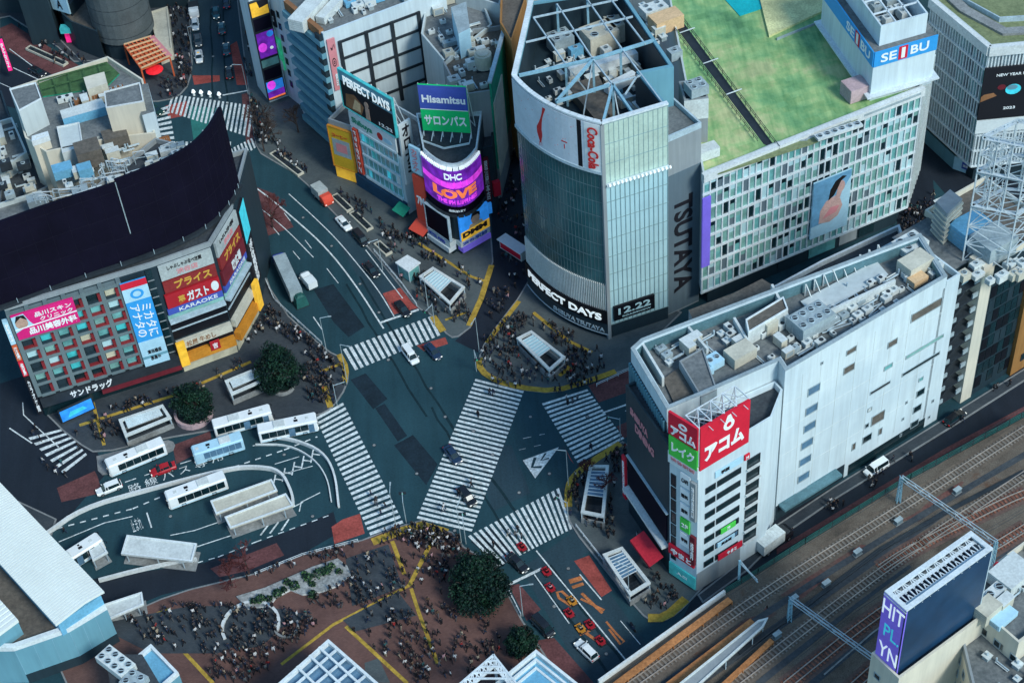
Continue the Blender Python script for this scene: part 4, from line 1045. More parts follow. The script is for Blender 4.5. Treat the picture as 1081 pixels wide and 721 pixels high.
# roof sign: two faces and lattice behind
ztA=ztop(a1,452); 
tS=thing('roof_sign','red two sided rooftop sign with white katakana over a green panel','billboard',(a1.x,a1.y,ZA))
Wr2=Wall(Wr.pt(0,0,.25).to_2d(),Wr.pt(9.4,0,.25).to_2d()); Wl2=Wall(Wl.pt(0,0,.25).to_2d(),Wl.pt(Lw,0,.25).to_2d())
zb_=Wr.hit(736,497)[1]
m_=MB(); Wr2.panel(m_,0,9.4,zb_,ztA,-.3,.1,'sign_red'); m_.build('panel',tS)
m_=MB(); Wl2.panel(m_,0,Lw,zb_+4.6,ztA,-.3,.1,'sign_red'); m_.build('panel',tS)
m_=MB(); Wl2.panel(m_,.1,Lw-.05,zb_,zb_+4.3,-.3,.1,'sign_green2'); m_.build('green_panel',tS)
m_=MB(); hh=ztA-zb_
for pts in (ell(.58,.8,.105,.12,18),): 
    W=Wr2; r_=(0,9.4,zb_,ztA); o=ell(.57,.73,.11,.12,18); i_=ell(.57,.73,.05,.055,18)
    for k in range(18): W.poly(m_,r_,[o[k],o[(k+1)%18],i_[(k+1)%18],i_[k]],.09,.14,'ink_white')
    W.poly(m_,r_,[(.5,.83),(.64,.83),(.62,.9),(.6,.95),(.54,.95),(.52,.9)],.09,.14,'ink_white')
Wr2.text(m_,(.8,8.4,zb_+hh*.16,zb_+hh*.52),'アコム','ink_white',.12,0,.05); m_.build('lettering',tS)
m_=MB(); Wl2.text(m_,(Lw*.1,Lw*.94,zb_+4.9,zb_+6.9),'アコム','ink_white',.12,0,.05)
o=ell(.5,.83,.15,.07,14);i_=ell(.5,.83,.07,.03,14)
for k in range(14): Wl2.poly(m_,(0,Lw,zb_,ztA),[o[k],o[(k+1)%14],i_[(k+1)%14],i_[k]],.09,.14,'ink_white')
Wl2.text(m_,(Lw*.12,Lw*.9,zb_+1.2,zb_+3.3),'レイク','ink_white',.12,0,.04); m_.build('lettering',tS)
m_=MB(); bk=[Wr2.pt(s,0,-3.4) for s in (0,2.3,4.7,7,9.4)]; fr_=[Wr2.pt(s,0,-.2) for s in (0,2.3,4.7,7,9.4)]
for k in range(5):
    for q in (bk[k],fr_[k]): m_.bar(q+V((0,0,ZA)),q+V((0,0,ztA)),.16,'white_steel')
    m_.bar(bk[k]+V((0,0,ztA)),fr_[k]+V((0,0,ztA)),.16,'white_steel')
    if k<4:
        for z in (ztA,ztA-3,ztA-6):
            m_.bar(bk[k]+V((0,0,z)),bk[k+1]+V((0,0,z)),.14,'white_steel'); m_.bar(bk[k]+V((0,0,z)),fr_[k+1]+V((0,0,z)),.12,'white_steel'); m_.bar(fr_[k]+V((0,0,z)),bk[k+1]+V((0,0,z)),.12,'white_steel')
        m_.bar(bk[k]+V((0,0,ZA)),bk[k+1]+V((0,0,ztA)),.12,'white_steel')
for k in range(4): q=Wr2.pt(1.5+2.2*k,ztA-.3,.1); m_.bar(q,q+V((Wr2.n.x,Wr2.n.y,0))*1.,.1,'white_steel')
m_.build('frame',tS)
# ---------------- dark low block on the crossing side of the white building
b0=G(664,540,0).to_2d(); b1=a0-Wl.u*.15; Wk=Wall(b0,b1); kk=V((-Wk.n.x,-Wk.n.y))*8
zk=ztop(b1,474)
ft=[b0,b1,b1+kk,b0+kk]
tk=block('dark_shop_block','low dark teal shop block with a black screen facing the crossing',ft,0,zk,'dark_wall','roof_dark',parapet=.6)
m_=MB(); Wk.panel(m_,.5,Wk.L-.5,8,14.5,0,.3,'screen_black'); m_.build('screen',tk)
m_=MB(); Wk.panel(m_,.2,Wk.L-.2,6.6,7.2,0,1.2,'off_white'); Wk.panel(m_,.2,Wk.L-.2,14.9,15.1,0,.4,'steel'); m_.build('ledge',tk)
tt=thing('wall_letters','two rows of reddish letters on the dark teal shop block','sign',Wk.pt(4,17,0)); m_=MB()
Wk.text(m_,(1.6,7.5,zk-4.4,zk-2.8),'SHIBUYA','soft_pink',.05,0,.04); Wk.text(m_,(3.2,9.5,zk-7,zk-5.2),'DINING','soft_pink',.05,0,.04); m_.build('lettering',tt)
# louvred wall behind it
Wv=Wall(fm[4],fm[5]); m_=MB()
Wv.panel(m_,0,Wv.L,8,ZW-3,0,.1,'dark_wall')
for k in range(22): s=Wv.L*k/22; Wv.panel(m_,s,s+.18,8,ZW-3,.1,.45,'teal_wall')
m_.build('louvre_wall',tw)
sign('banner','red vertical banner with white characters at the street side of the dark block','banner',Wk,(-1.4,-.3,3,13.5),'sign_red',[('居\n酒\n屋','ink_white',.2,.8,.1,.9)],.0,.4)
m_=MB(); A_=G(674,566,3.2);B_=G(695,594,3.2); u=(B_-A_).normalized(); n_=V((u.y,-u.x,0)); 
if n_.x>0: n_=-n_
m_.face([A_-n_*1+V((0,0,.9)),B_-n_*1+V((0,0,.9)),B_+n_*1.6,A_+n_*1.6],'cloth_red'); m_.face([A_+n_*1.6,B_+n_*1.6,B_+n_*1.6+V((0,0,-.5)),A_+n_*1.6+V((0,0,-.5))],'cloth_red')
tag(m_.build('awning'),'red fabric awning over the shop front by the subway shelter','awning')
# ---------------- right hand stair building with dark face and brown neighbour
Wx=Wall(Ww.pt(Ww.L+3.3,0,-.5).to_2d(),Ww.pt(Ww.L+11.5,0,-.5).to_2d()); k=V((-Wx.n.x,-Wx.n.y))*15
q0,q1=Wx.a,Wx.b
tX=thing('stair_building','narrow building with dark open stair landings and a pale pillar','building',(q0.x,q0.y,0))
m_=MB(); kb=V((-Wx.n.x,-Wx.n.y))*3; m_.prism([q0+kb,q1+kb,q1+k,q0+k],0,31.5,'dark_wall','roof_grey'); m_.build('wall',tX)
m_=MB()
for j in range(9): z=2.6+3.3*j; Wx.panel(m_,0,Wx.L-2.6,z,z+.3,-2.9,.0,'dark_steel'); Wx.panel(m_,0,1.3,z+.3,z+1.2,-.2,.0,'grey_unit'); Wx.panel(m_,Wx.L-3.8,Wx.L-2.6,z+.3,z+1.3,-.2,.05,'grey_unit'); m_.bar(Wx.pt(.4,z+.3,-1.),Wx.pt(4.,z+3.4,-1.),.9,'dark_steel',.3)
m_.build('stair',tX)
m_=MB(); Wx.panel(m_,Wx.L-2.6,Wx.L,0,32.6,-3,.3,'cream_wall'); m_.build('pillar',tX)
Wy=Wall(Wx.pt(Wx.L+.05,0,.1).to_2d(),Wx.pt(Wx.L+14,0,.1).to_2d()); k=V((-Wy.n.x,-Wy.n.y))*16
tY=block('dark_office','dark glass office with a pale rim right of the stair pillar',[Wy.a,Wy.b,Wy.b+k,Wy.a+k],0,31.5,'dark_wall','roof_brown',parapet=1.,pmat='cream_wall')
m_=MB(); panes(m_,Wy,.4,Wy.L-.4,1.5,29.5,9,9,['glass_dark','glass_dark','black','dark_wall'],.2,.5,0,.1); m_.build('window_grid',tY)
Wz=Wall(G(1066,397,0).to_2d(),G(1120,362,0).to_2d()); k=V((-Wz.n.x,-Wz.n.y))*12
tZ=block('brown_building','orange brown building at the right edge with a white ring mark',[Wz.a,Wz.b,Wz.b+k,Wz.a+k],0,20,'brown_wall','roof_brown',parapet=.8)
windows(tZ,Wz,[(2,3.2,14,16),(2,7,2.5,4.2)],'dark_steel')
# ---------------- rooftop lattice scaffold on the right
tL=thing('lattice_tower','white steel lattice billboard scaffold standing on the right hand roofs','scaffold',G(1035,265,31.5))
m_=MB()
M('lattice_grey',(.50,.57,.60),.5,.12)
def lat(p,q,r,s,n,wd=.17):  # lattice panel between two poles p-q and r-s
    m_.bar(p,q,wd*1.3,'lattice_grey')
    for k in range(n):
        a,b=p.lerp(q,k/n),p.lerp(q,(k+1)/n);c,d=r.lerp(s,k/n),r.lerp(s,(k+1)/n)
        m_.bar(a,d,wd*.7,'lattice_grey'); m_.bar(c,b,wd*.7,'lattice_grey'); m_.bar(b,d,wd*.8,'lattice_grey')
base=[G(1016,275,31.5),G(1050,258,31.5),G(1092,262,31.5),G(1062,285,31.5)]
ht=26
nd=[V((p.x,p.y,31.5+ht)) for p in base]
for i in range(4):
    j=(i+1)%4
    lat(base[i],nd[i],base[j],nd[j],7)
    for k in (.33,.66): lat(base[i].lerp(base[j],k)+V((0,0,12)),nd[i].lerp(nd[j],k),base[i].lerp(base[j],k+.1)+V((0,0,12)),nd[i].lerp(nd[j],k+.1),5,.15)
m_.build('frame',tL)
m_=MB()
for z in (12,19,25.5):
    for i in range(4): m_.bar(base[i]+V((0,0,z)),base[(i+1)%4]+V((0,0,z)),.7,'lattice_grey',.08)
m_.build('walkway',tL)
# ---------------- neighbours behind on the right (roof clutter level)
k=XY([(975,262),(1010,300),(1081,262),(1110,240),(1060,215),(1005,232)],29)
tb=block('low_roof_building','pale low building packed with rooftop plant behind the long white building',k,0,29,'pale_wall','roof_brown',parapet=.8)
m_=MB(); p=[G(*q,38) for q in ((988,213),(1003,200),(1016,210),(1000,226))]; m_.prism(p,29,38,'grey_wall')
for j in range(8):
    z=29.5+j*1.05; m_.rim(inset(p,-.25),z,z+.35,.3,'beige')
tag(m_.build('louvre_tower'),'ribbed beige louvre tower standing by the crowded street gap','tower')
# ---------------- cream building with big blue roof sign, lower right
ZC=24.; ZH=39.
hs=XY([(933.5,624.7),(957,646),(1048.5,579.7),(1024.7,561)],ZH)
zlow=Wall(hs[0],hs[1]).hit(944,712)[1]
tC=thing('cream_building','cream building under the big blue roof sign at lower right','building',(hs[1].x,hs[1].y,0))
u=(hs[2]-hs[1]).normalized(); v=(hs[1]-hs[0]).normalized()
fc=[hs[0]-v*.3-u*.4, hs[0]-v*.3+u*30, hs[1]+v*7+u*30, hs[1]+v*7+u*16.5, hs[1]+v*.9+u*16.5, hs[1]+v*.9-u*.4]
m_=MB(); m_.prism(fc,0,zlow-.2,'cream_wall','roof_grey'); m_.build('wall',tC)
m_=MB(); m_.rim(fc,zlow-.2,zlow+.9,.35,'cream_wall'); m_.build('parapet',tC)
Wc=Wall(fc[4],fc[3]) 
Wc0=Wall(fc[5],fc[4]); Wc2=Wall(fc[0],fc[5]); Wc1=Wall(fc[4],fc[3])
windows(tC,Wc2,[(1.,2.2,zlow-3.6-3*j,zlow-2.4-3*j) for j in range(4)],'grey_unit')
for W_ in (Wall(fc[4],fc[3]),Wall(fc[3],fc[4])):
    windows(tC,W_,[(2.2+i*3,3.4+i*3,zlow-3.8-3*j,zlow-2.3-3*j) for i in range(3) for j in range(3)],'grey_unit')
tC2=block('annex_building','cream annex with a stained grey flat roof in the lower right corner',XY([(1013,672),(1092,616),(1125,690),(1035,765)],20),0,20,'cream_wall','roof_grey',parapet=1.0,pmat='grey_wall')
q_=XY([(1013,672),(1092,616),(1125,690),(1035,765)],20); W_=Wall(q_[3],q_[0]) ; W_=Wall(q_[0],q_[3]) if Wall(q_[0],q_[3]).n.x<0 else W_
windows(tC2,W_,[(1.5+2.6*i,2.5+2.6*i,18.2-3.2*j-1.6,18.2-3.2*j,'glass_dark') for i in range(4) for j in range(4)],'grey_unit')
tH=thing('roof_billboard','tall blue billboard box with white and green letters and a dark long side','billboard',(hs[1].x,hs[1].y,zlow))
WH=Wall(hs[0],hs[1]);WH2=Wall(hs[1],hs[2]); k0=zlow+.2
m_=MB(); WH.panel(m_,0,WH.L,k0,ZH,-.25,.0,'violet_sign'); m_.build('panel',tH)
m_=MB(); WH2.panel(m_,0,WH2.L,k0,ZH,-.25,.0,'sign_navy' if 'sign_navy' in MATS else M('sign_navy',(.012,.045,.10),.35,.3,.12,fine=.03)); m_.build('panel',tH)
WH3=Wall(hs[2],hs[3]);WH4=Wall(hs[3],hs[0]); m_=MB(); WH3.panel(m_,0,WH3.L,k0,ZH,-.2,0,'steel'); WH4.panel(m_,0,WH4.L,k0,ZH,-.2,0,'steel'); m_.build('back_panel',tH)
m_=MB(); hh=ZH-k0; L=WH.L
WH.text(m_,(L*.03,L*.97,k0+hh*.72,k0+hh*.93),'HIT','lit_white',.02,0,.0); WH.text(m_,(L*.22,L*.9,k0+hh*.42,k0+hh*.6),'PL.','lit_cyan',.02,0,.0); WH.text(m_,(L*.1,L*.94,k0+hh*.1,k0+hh*.3),'YN','lit_white',.02,0,.0); m_.build('lettering',tH)
m_=MB(); m_.rim(hs,ZH,ZH+.25,.7,'white_steel'); m_.build('frame',tH)
m_=MB(); a,b,c,d=[V((*p,ZH-.3)) for p in hs]; n=11
for i in range(n+1):
    p,q=b.lerp(c,i/n),a.lerp(d,i/n); m_.bar(p,q,.18,'white_steel'); 
    if i<n:
        p2,q2=b.lerp(c,(i+1)/n),a.lerp(d,(i+1)/n); m_.bar(p,q2,.14,'white_steel'); m_.bar(q,p2,.14,'white_steel')
        pass
m_.bar(a.lerp(b,.35),d.lerp(c,.35),.5,'white_steel',.1); m_.bar(a.lerp(b,.75),d.lerp(c,.75),.5,'white_steel',.1)
m_.build('truss',tH)
# ---------------- ribbed roof building at lower left
f=XY([(14,684),(72,664),(112,640),(112,600),(60,520),(-60,470),(-60,720)],9.5)
tR=thing('station_building','station building with teal walls and a white ribbed roof at lower left','building',(f[1].x,f[1].y,0))
f=XY([(14,684),(72,664),(112,640)],9.5)
u=(XY([(0,508)],14)[0]-XY([(109,622)],14)[0]).normalized()
g=[f[0],f[1],f[2],f[2]+u*40,f[2]+u*40+V((-40,-20)),f[0]+u*30+V((-20,-20))]
low=XY([(-10,716),(14,684)],9.5)
m_=MB(); m_.prism(g,0,8.7,'teal_wall','roof_brown'); m_.build('wall',tR)
m_=MB(); m_.rim(g,8.7,9.7,.8,'white_paint'); m_.build('parapet',tR)
WQ=[Wall(f[0],f[1]),Wall(f[1],f[2])]
m_=MB()
for W_ in WQ:
    n=int(W_.L/2.2)
    for i in range(n): W_.panel(m_,W_.L*i/n,W_.L*i/n+.06,.5,8.5,0,.03,'blue_steel')
    W_.panel(m_,0,W_.L,.0,2.2,0,.1,'dark_wall')
m_.build('panel_joint',tR)
rq=XY([(109,622),(57,656),(-30,560),(-30,470)],13.5)
c0,c1=XY([(109,622),(57,656)],13.5); Lr=46
m_=MB(); n=84
for i in range(n):
    a=i/n*Lr;b=(i+.7)/n*Lr;c=(i+1)/n*Lr
    def q(s,w_,z): 
        p=c0.lerp(c1,w_)+u*s; zz=13.5-abs(w_-.35)*1.2; return V((p.x,p.y,zz+z))
    ws=[0,.2,.4,.6,.8,1]
    for w0,w1 in zip(ws,ws[1:]):
        m_.hexa([q(a,w0,-.5),q(a,w1,-.5),q(b,w1,-.5),q(b,w0,-.5),q(a,w0,.0),q(a,w1,.0),q(b,w1,.0),q(b,w0,.0)],'roof_white')
        m_.hexa([q(b,w0,-.5),q(b,w1,-.5),q(c,w1,-.5),q(c,w0,-.5),q(b,w0,-.1),q(b,w1,-.1),q(c,w1,-.1),q(c,w0,-.1)],'roof_white')
m_.build('ribbed_roof',tR)
m_=MB(); ri=[c0.lerp(c1,.06)+u*.5,c0.lerp(c1,.94)+u*.5,c0.lerp(c1,.94)+u*Lr,c0.lerp(c1,.06)+u*Lr]; m_.prism(ri,8.7,11.9,'blue_tank'); m_.build('clerestory',tR)
c2,c3=XY([(18,652),(-20,680)],13.5)
m_=MB(); n=20
for i in range(n):
    a=i/n*18;b=(i+.62)/n*18
    p=[c2+u*a,c3+u*a,c3+u*b,c2+u*b]; m_.prism(p,12.4,13.1,'roof_white'); m_.prism([c2+u*b,c3+u*b,c3+u*(i+1)/n*18,c2+u*(i+1)/n*18],12.4,13.,'roof_white')
m_.build('ribbed_roof',tR)
m_=MB(); m_.prism([c2+u*.5,c3+u*.5,c3+u*18,c2+u*18],8.7,12.4,'teal_wall'); m_.build('clerestory',tR)
# small roofs along the bottom edge
def lowroof(name,label,quad,z,wall,roof,rim='white_paint',glass=None):
    p=XY(quad,z); t=thing(name,label,'building',(p[0].x,p[0].y,0))
    m_=MB(); m_.prism(p,0,z-.4,wall,roof); m_.build('wall',t); m_=MB(); m_.rim(p,z-.4,z+.5,.45,rim); m_.build('parapet',t); return t,p
t,p=lowroof('kiosk_building','small blue roofed pavilion with a white rim at lower left',[(160,681),(189,711),(167,730),(137,700)],7,'teal_wall','blue_tank')
t,p=lowroof('glass_roof_building','station entrance with white rim and glazed roof at the bottom edge',[(347,676),(420,740),(340,800),(280,735)],10,'grey_wall','glass_blue')
m_=MB()
for k in range(1,7):
    a,b=p[0].lerp(p[1],k/7),p[3].lerp(p[2],k/7); m_.bar((*a,10.2),(*b,10.2),.3,'white_steel',.4)
for k in (.15,.3,.5): a,b=p[0].lerp(p[3],k),p[1].lerp(p[2],k); m_.bar((*a,10.4),(*b,10.4),.35,'white_paint',.4)
m_.build('glazing_bar',t)
t,p=lowroof('stepped_roof_building','white stepped roof with a blue well at the bottom edge',[(566,687),(612,724),(570,760),(520,725)],9,'pale_wall','blue_tank')
m_=MB()
for k in range(3): i_=inset(p,1.0+k*.9); m_.rim(i_,8.5,9.3-.4*k,.35,'white_paint')
m_.build('roof_step',t)
tl=thing('roof_lattice','white steel lattice roof frame at the bottom edge beside the round tree','scaffold',G(520,700,8))
m_=MB(); pk=G(521,691,11); l1=G(470,735,11); r1=G(556,735,11)
for a,b in ((pk,l1),(pk,r1)):
    n=7
    for k in range(n):
        p,q=a.lerp(b,k/n),a.lerp(b,(k+1)/n); o=V((0,-1.8,-.3)); m_.bar(p,q,.28,'white_steel'); m_.bar(p+o,q+o,.28,'white_steel'); m_.bar(p,q+o,.18,'white_steel'); m_.bar(p+o,q,.18,'white_steel'); m_.bar(p,p+o,.18,'white_steel')
for k in range(1,7): m_.bar(pk.lerp(l1,k/7),pk.lerp(r1,k/7),.25,'white_steel')
for q in (pk,l1,r1): m_.bar(q,V((q.x,q.y,0)),.4,'white_steel')
m_.build('frame',tl)
# ---------------- grey gridded building with red window boxes, left
ZQ=27.
qa=V((-86.2,215.0)); 
qb,qc,qd=XY([(160,281),(222,259),(246,219)],ZQ)
WQa=Wall(qa,qb); qe=qd+V((2,16)); qf=qa+V((-8,22))
tQ=thing('grid_building','grey gridded building with red window boxes under the black curved billboard','building',(qa.x,qa.y,0))
m_=MB(); m_.prism([qa,qb,qc,qd,qe,qf],0,ZQ-.3,'dark_wall','roof_dark'); m_.build('wall',tQ)
m_=MB(); m_.rim([qa,qb,qc,qd,qe,qf],ZQ-.3,ZQ+.7,.4,'grey_wall'); m_.build('parapet',tQ)
node_mat('grid_grey',f_facade((.15,.20,.21),.2),.7)
# grid cells
ra=WQa.rect((16,336),(128,420))
sL,sR=.4,WQa.hit(135,330)[0]; zB=6.2; ncol,nrow=6,7
cw=(sR-sL)/ncol; chh=(ZQ-.9-zB)/nrow
m_=MB()
for i in range(ncol+1): WQa.panel(m_,sL+cw*i-.38,sL+cw*i+.38,zB,ZQ-.2,0,1.3,'grid_grey')
for j in range(nrow+1):
    z=zB+chh*j
    for i in range(ncol): WQa.panel(m_,sL+cw*i+.38,sL+cw*(i+1)-.38,z-.33,z+.33,0,1.25,'grid_grey')
m_.build('facade_grid',tQ)
random.seed(11)
for i in range(ncol):
    for j in range(nrow):
        if j>=nrow-2 and i<2: continue
        s0=sL+cw*i+.38;s1=sL+cw*(i+1)-.38;z0=zB+chh*j+.33;z1=zB+chh*(j+1)-.33
        m_=MB(); WQa.panel(m_,s1-.55,s1-.02,z0,z1-.45,.0,1.22,'window_red' if 'window_red' in MATS else M('window_red',(.22,.025,.03),.5,.2)); WQa.panel(m_,s0+.02,s1-.55,z0,z0+.3,.0,1.15,'window_red' if random.random()<.45 else 'dark_wall'); f=m_.build('window',tQ)
        m_=MB(); WQa.panel(m_,s0+.1,s1-.6,z0+.32,z1-.5,.0,.6,random.choice(['glass_teal','glass_pale','glass_cream','glass_dark','dark_wall','lit_teal','glass_green'])); m_.build('pane',f)
m_=MB(); WQa.panel(m_,0,WQa.L,0,3.4,0,.15,'glass_dark'); WQa.panel(m_,.2,WQa.L,3.4,5.6,0,1.5,'dark_steel'); WQa.panel(m_,11,WQa.L,2.9,3.3,0,2.2,'maroon'); m_.build('shopfront',tQ)
tt=thing('wall_letters','white katakana shop letters over the entrance of the red window building','sign',WQa.pt(10,4,1.5)); m_=MB()
r=(WQa.hit(77,424,1.5)[0],WQa.hit(121,409,1.5)[0],3.7,5.5); WQa.text(m_,r,'サンドラッグ','ink_white',1.55,0,.03); m_.build('lettering',tt)
rs=(WQa.hit(18,340,1.4)[0],WQa.hit(79,322,1.4)[0],ZQ-5.2,ZQ-.2)
sign('billboard','crimson clinic billboard with a woman and white characters at the top left of the grid','billboard',WQa,(.6,rs[1],ZQ-6.0,ZQ-.3),'sign_pink',[('品川スキン','ink_white',.36,.95,.72,.9),('クリニック','ink_white',.42,.95,.52,.68),('品川美容外科','ink_white',.2,.97,.1,.38,0,.03)],1.4,1.8,
 shapes=[([(0,.3),(0,.95),(.2,.98),(.26,.6),(.3,.46),(.12,.4)],'pale_blue'),(ell(.13,.62,.1,.22),'skin'),([(.03,.7),(.08,.95),(.2,.93),(.23,.7),(.14,.86)],'hair'),([(0,.4),(1,.46),(1,.5),(0,.44)],'ink_white')])
# tall blue banner on the facade
sb0=WQa.hit(124,285,1.4)[0];sb1=WQa.hit(151,280,1.4)[0]
zlo=WQa.hit(170,398,1.4)[1]
sb0,sb1=WQa.L-6.2,WQa.L-1.6
ban=sign('banner','tall blue and white vertical banner with katakana beside the red windows','banner',WQa,(sb0,sb1,5.8,ZQ-.6),'sky_blue',[('アナタの\n','ink_white',.12,.48,.34,.72,1,.01),('ミカタに','ink_white',.52,.92,.34,.72,1,.01)][1:]+[('アナタの','ink_white',.1,.48,.36,.74,1,.01),('資格講座','ink_black',.25,.8,.14,.19),('募集中','ink_black',.3,.7,.06,.11)],1.35,1.7,
 shapes=[([(0,.78),(1,.78),(1,.93),(0,.93)],'pale_blue'),([(0,.93),(1,.93),(1,1),(0,1)],'sign_red'),([(0,0),(1,0),(1,.3),(0,.3)],'pale_blue'),([(0,.09),(1,.09),(1,.12),(0,.12)],'teal_wall')])
m_=MB(); rr=(sb0,sb1,5.8,ZQ-.6); o=ell(.52,.855,.26,.052,18);i_=ell(.52,.855,.16,.033,18)
for k in range(18): WQa.poly(m_,rr,[o[k],o[(k+1)%18],i_[(k+1)%18],i_[k]],1.7,1.8,'sky_blue')
m_.build('ring_mark',ban)
m_=MB(); WQa.panel(m_,WQa.L-1.4,WQa.L-.3,1,ZQ-.5,0,.25,'glass_dark'); 
for j in range(12): WQa.panel(m_,WQa.L-1.4,WQa.L-.2,2+j*2,2.15+j*2,.25,.35,'grey_wall')
m_.build('stair_glazing',tQ)
# left edge vertical sign strip (returns round the corner)
WQl=Wall(qf,qa)
for k,(z0,z1,mt,tx,lb) in enumerate(((20,25.5,'pale_blue','整体','pale blue vertical sign at the far left corner of the grid building'),(16,19.6,'orange_red','酒場','orange vertical sign at the left corner of the grid building'),(12,15.6,'sign_red','焼鳥','red vertical sign at the left corner of the grid building'),(2,11.6,'ink_black','カラオケ館','black vertical sign with white letters at the left building corner'))):
    sign('vertical_sign',lb,'sign',WQa,(-1.0,-.1,z0,z1),mt,[('\n'.join(tx),'ink_white',.2,.8,.08,.92)],.4,1.3)
# right part: sign bands and orange shop
W1=Wall(qb,qc);W2_=Wall(qc,qd);W3_=Wall(qd,qe)
def two(z0,z1,d0,d1,mat,parent,name):
    m_=MB()
    for W_ in (W1,W2_): W_.panel(m_,.2,W_.L-.05,z0,z1,d0,d1,mat)
    return m_.build(name,parent)
for W_,sd in ((W1,'front'),(W2_,'angled')):
    L=W_.L
    pl='front of the corner block' if sd=='front' else 'angled face of the corner block'
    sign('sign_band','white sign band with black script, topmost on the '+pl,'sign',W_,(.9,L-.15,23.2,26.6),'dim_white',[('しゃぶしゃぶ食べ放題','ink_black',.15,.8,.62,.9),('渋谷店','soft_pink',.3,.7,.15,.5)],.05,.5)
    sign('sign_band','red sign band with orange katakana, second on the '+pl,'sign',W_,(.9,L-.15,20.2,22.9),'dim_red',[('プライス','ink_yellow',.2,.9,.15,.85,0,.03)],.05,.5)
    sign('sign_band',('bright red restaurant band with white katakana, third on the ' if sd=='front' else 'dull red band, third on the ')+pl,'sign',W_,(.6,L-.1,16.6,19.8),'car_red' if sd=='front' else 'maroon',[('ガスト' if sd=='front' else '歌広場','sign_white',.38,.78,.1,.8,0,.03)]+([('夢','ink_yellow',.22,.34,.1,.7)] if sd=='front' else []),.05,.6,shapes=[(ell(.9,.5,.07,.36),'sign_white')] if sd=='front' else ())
    sign('sign_band','blue lit band with tiny lettering on the '+pl,'sign',W_,(.4,L-.05,15,16.4),'sign_blue',[('KARAOKE','sign_white',.2,.9,.2,.8)],.05,.5)
two(13.8,14.8,.02,.12,'glass_green',tQ,'window_band'); two(13.2,13.7,0,1.1,'steel',tQ,'ledge'); two(8.6,13.0,.02,.1,'black',tQ,'window_band'); two(10.8,11.,.1,.3,'steel',tQ,'transom')
m_=MB()
for W_ in (W1,W2_): W_.panel(m_,.3,W_.L-.02,6.4,8.2,.0,.9,'beige'); W_.panel(m_,.3,W_.L-.02,3.0,4.9,.0,1.3,'orange')
W1.panel(m_,.0,1.6,2.8,8.6,.9,1.6,'lit_yellow'); W2_.panel(m_,W2_.L-1.8,W2_.L,2.8,9.6,.9,1.6,'lit_yellow'); m_.build('orange_fascia',tQ)
m_=MB()
for W_ in (W1,W2_): W_.panel(m_,1.6,W_.L-.02,4.9,6.4,.0,.2,'black'); W_.panel(m_,.3,W_.L,0,3,0,.15,'glass_cream')
m_.build('shopfront',tQ)
sign('shop_sign','red round motif sign on the orange shop fascia','sign',W1,(W1.L*.55,W1.L*.72,4.0,6.2),'car_red',[('吉','ink_white',.25,.75,.2,.8)],1.3,1.5)
m_=MB(); 
tt=thing('wall_letters','small dark characters along the beige fascia of the orange shop','sign',W1.pt(3,6.6,.9)); W1.text(m_,(2,W1.L*.7,6.6,8.),'松屋 牛めし','wood',.92,0,.01); m_.build('lettering',tt)
# side wall dark teal with white lettering
m_=MB(); W3_.panel(m_,.1,W3_.L,3,ZQ,0,.2,'dark_wall'); m_.build('side_cladding',tQ)
sign('vertical_sign','tall teal and black vertical sign on the road side of the corner block','sign',W3_,(.3,4.4,6,25.5),'ink_black',[('渋谷駅前店','ink_white',.25,.75,.05,.55,1,.01)],.1,.8,shapes=[([(0,.6),(1,.6),(1,1),(0,1)],'lit_cyan')])
# ---------------- big black curved billboard
ZB0=28.2
pts=smooth([(-40,333),(7,319),(80,291),(155,267),(215,240),(240,215),(251,193)],2)
pc=[G(*p,ZB0) for p in pts]
e=pc[-1]; ZB1=ztop((e.x,e.y),113,ZB0)
bb=thing('roof_billboard','huge curved black billboard crowning the grey gridded building','billboard',(pc[5].x,pc[5].y,ZB0-1))
isplit=max(i for i,p in enumerate(pts) if p[0]<153)
def curved(name,q,z0,z1,th,mat,parent):
    m_=MB(); wallstrip(m_,q,th,z0,z1,mat); return m_.build(name,parent)
curved('panel',pc[:isplit+1],ZB0,ZB1-.6,.6,'screen_black',bb); curved('panel',pc[isplit:],ZB0,ZB1,.6,'screen_black',bb)
m_=MB(); q=pc[isplit]; d=(pc[isplit+1]-pc[isplit-1]).normalized(); n_=V((d.y,-d.x,0))
m_.bar(q+n_*.35+V((0,0,5.5)),q+n_*.35+V((0,0,ZB1-ZB0-.4)),.3,'grey_unit',.12); m_.build('joint_strip',bb)
m_=MB()
for i_ in range(1,len(pc)-1):
    q=pc[i_]; d=(pc[i_+1]-pc[i_-1]).normalized(); n_=V((d.y,-d.x,0)); m_.bar(q+n_*.3,q+n_*.3+V((0,0,ZB1-ZB0-.8)),.06,'seam_dark' if 'seam_dark' in MATS else M('seam_dark',(.012,.011,.022),.6,.1,spec=.1),.04)
for z_ in (5,10,15): wallstrip(m_,[p+V((0,0,0)) for p in pc],.68,ZB0+z_,ZB0+z_+.05,'seam_dark')
m_.build('panel_seam',bb)
m_=MB()
for i in range(0,len(pc),3):
    i2=min(i,len(pc)-2); d=(pc[i2+1]-pc[i2]).normalized(); n_=V((d.y,-d.x,0)); p=pc[i]
    for k in range(4):
        z=(ZB1-ZB0)*k/4
        m_.bar(p-n_*.4+V((0,0,z)),p-n_*3+V((0,0,z)),.15,'steel'); m_.bar(p-n_*3+V((0,0,z)),p-n_*.4+V((0,0,z+(ZB1-ZB0)/4)),.13,'steel')
    m_.bar(p-n_*3-V((0,0,1)),p-n_*3+V((0,0,(ZB1-ZB0)*.75)),.2,'steel')
m_.build('back_frame',bb)
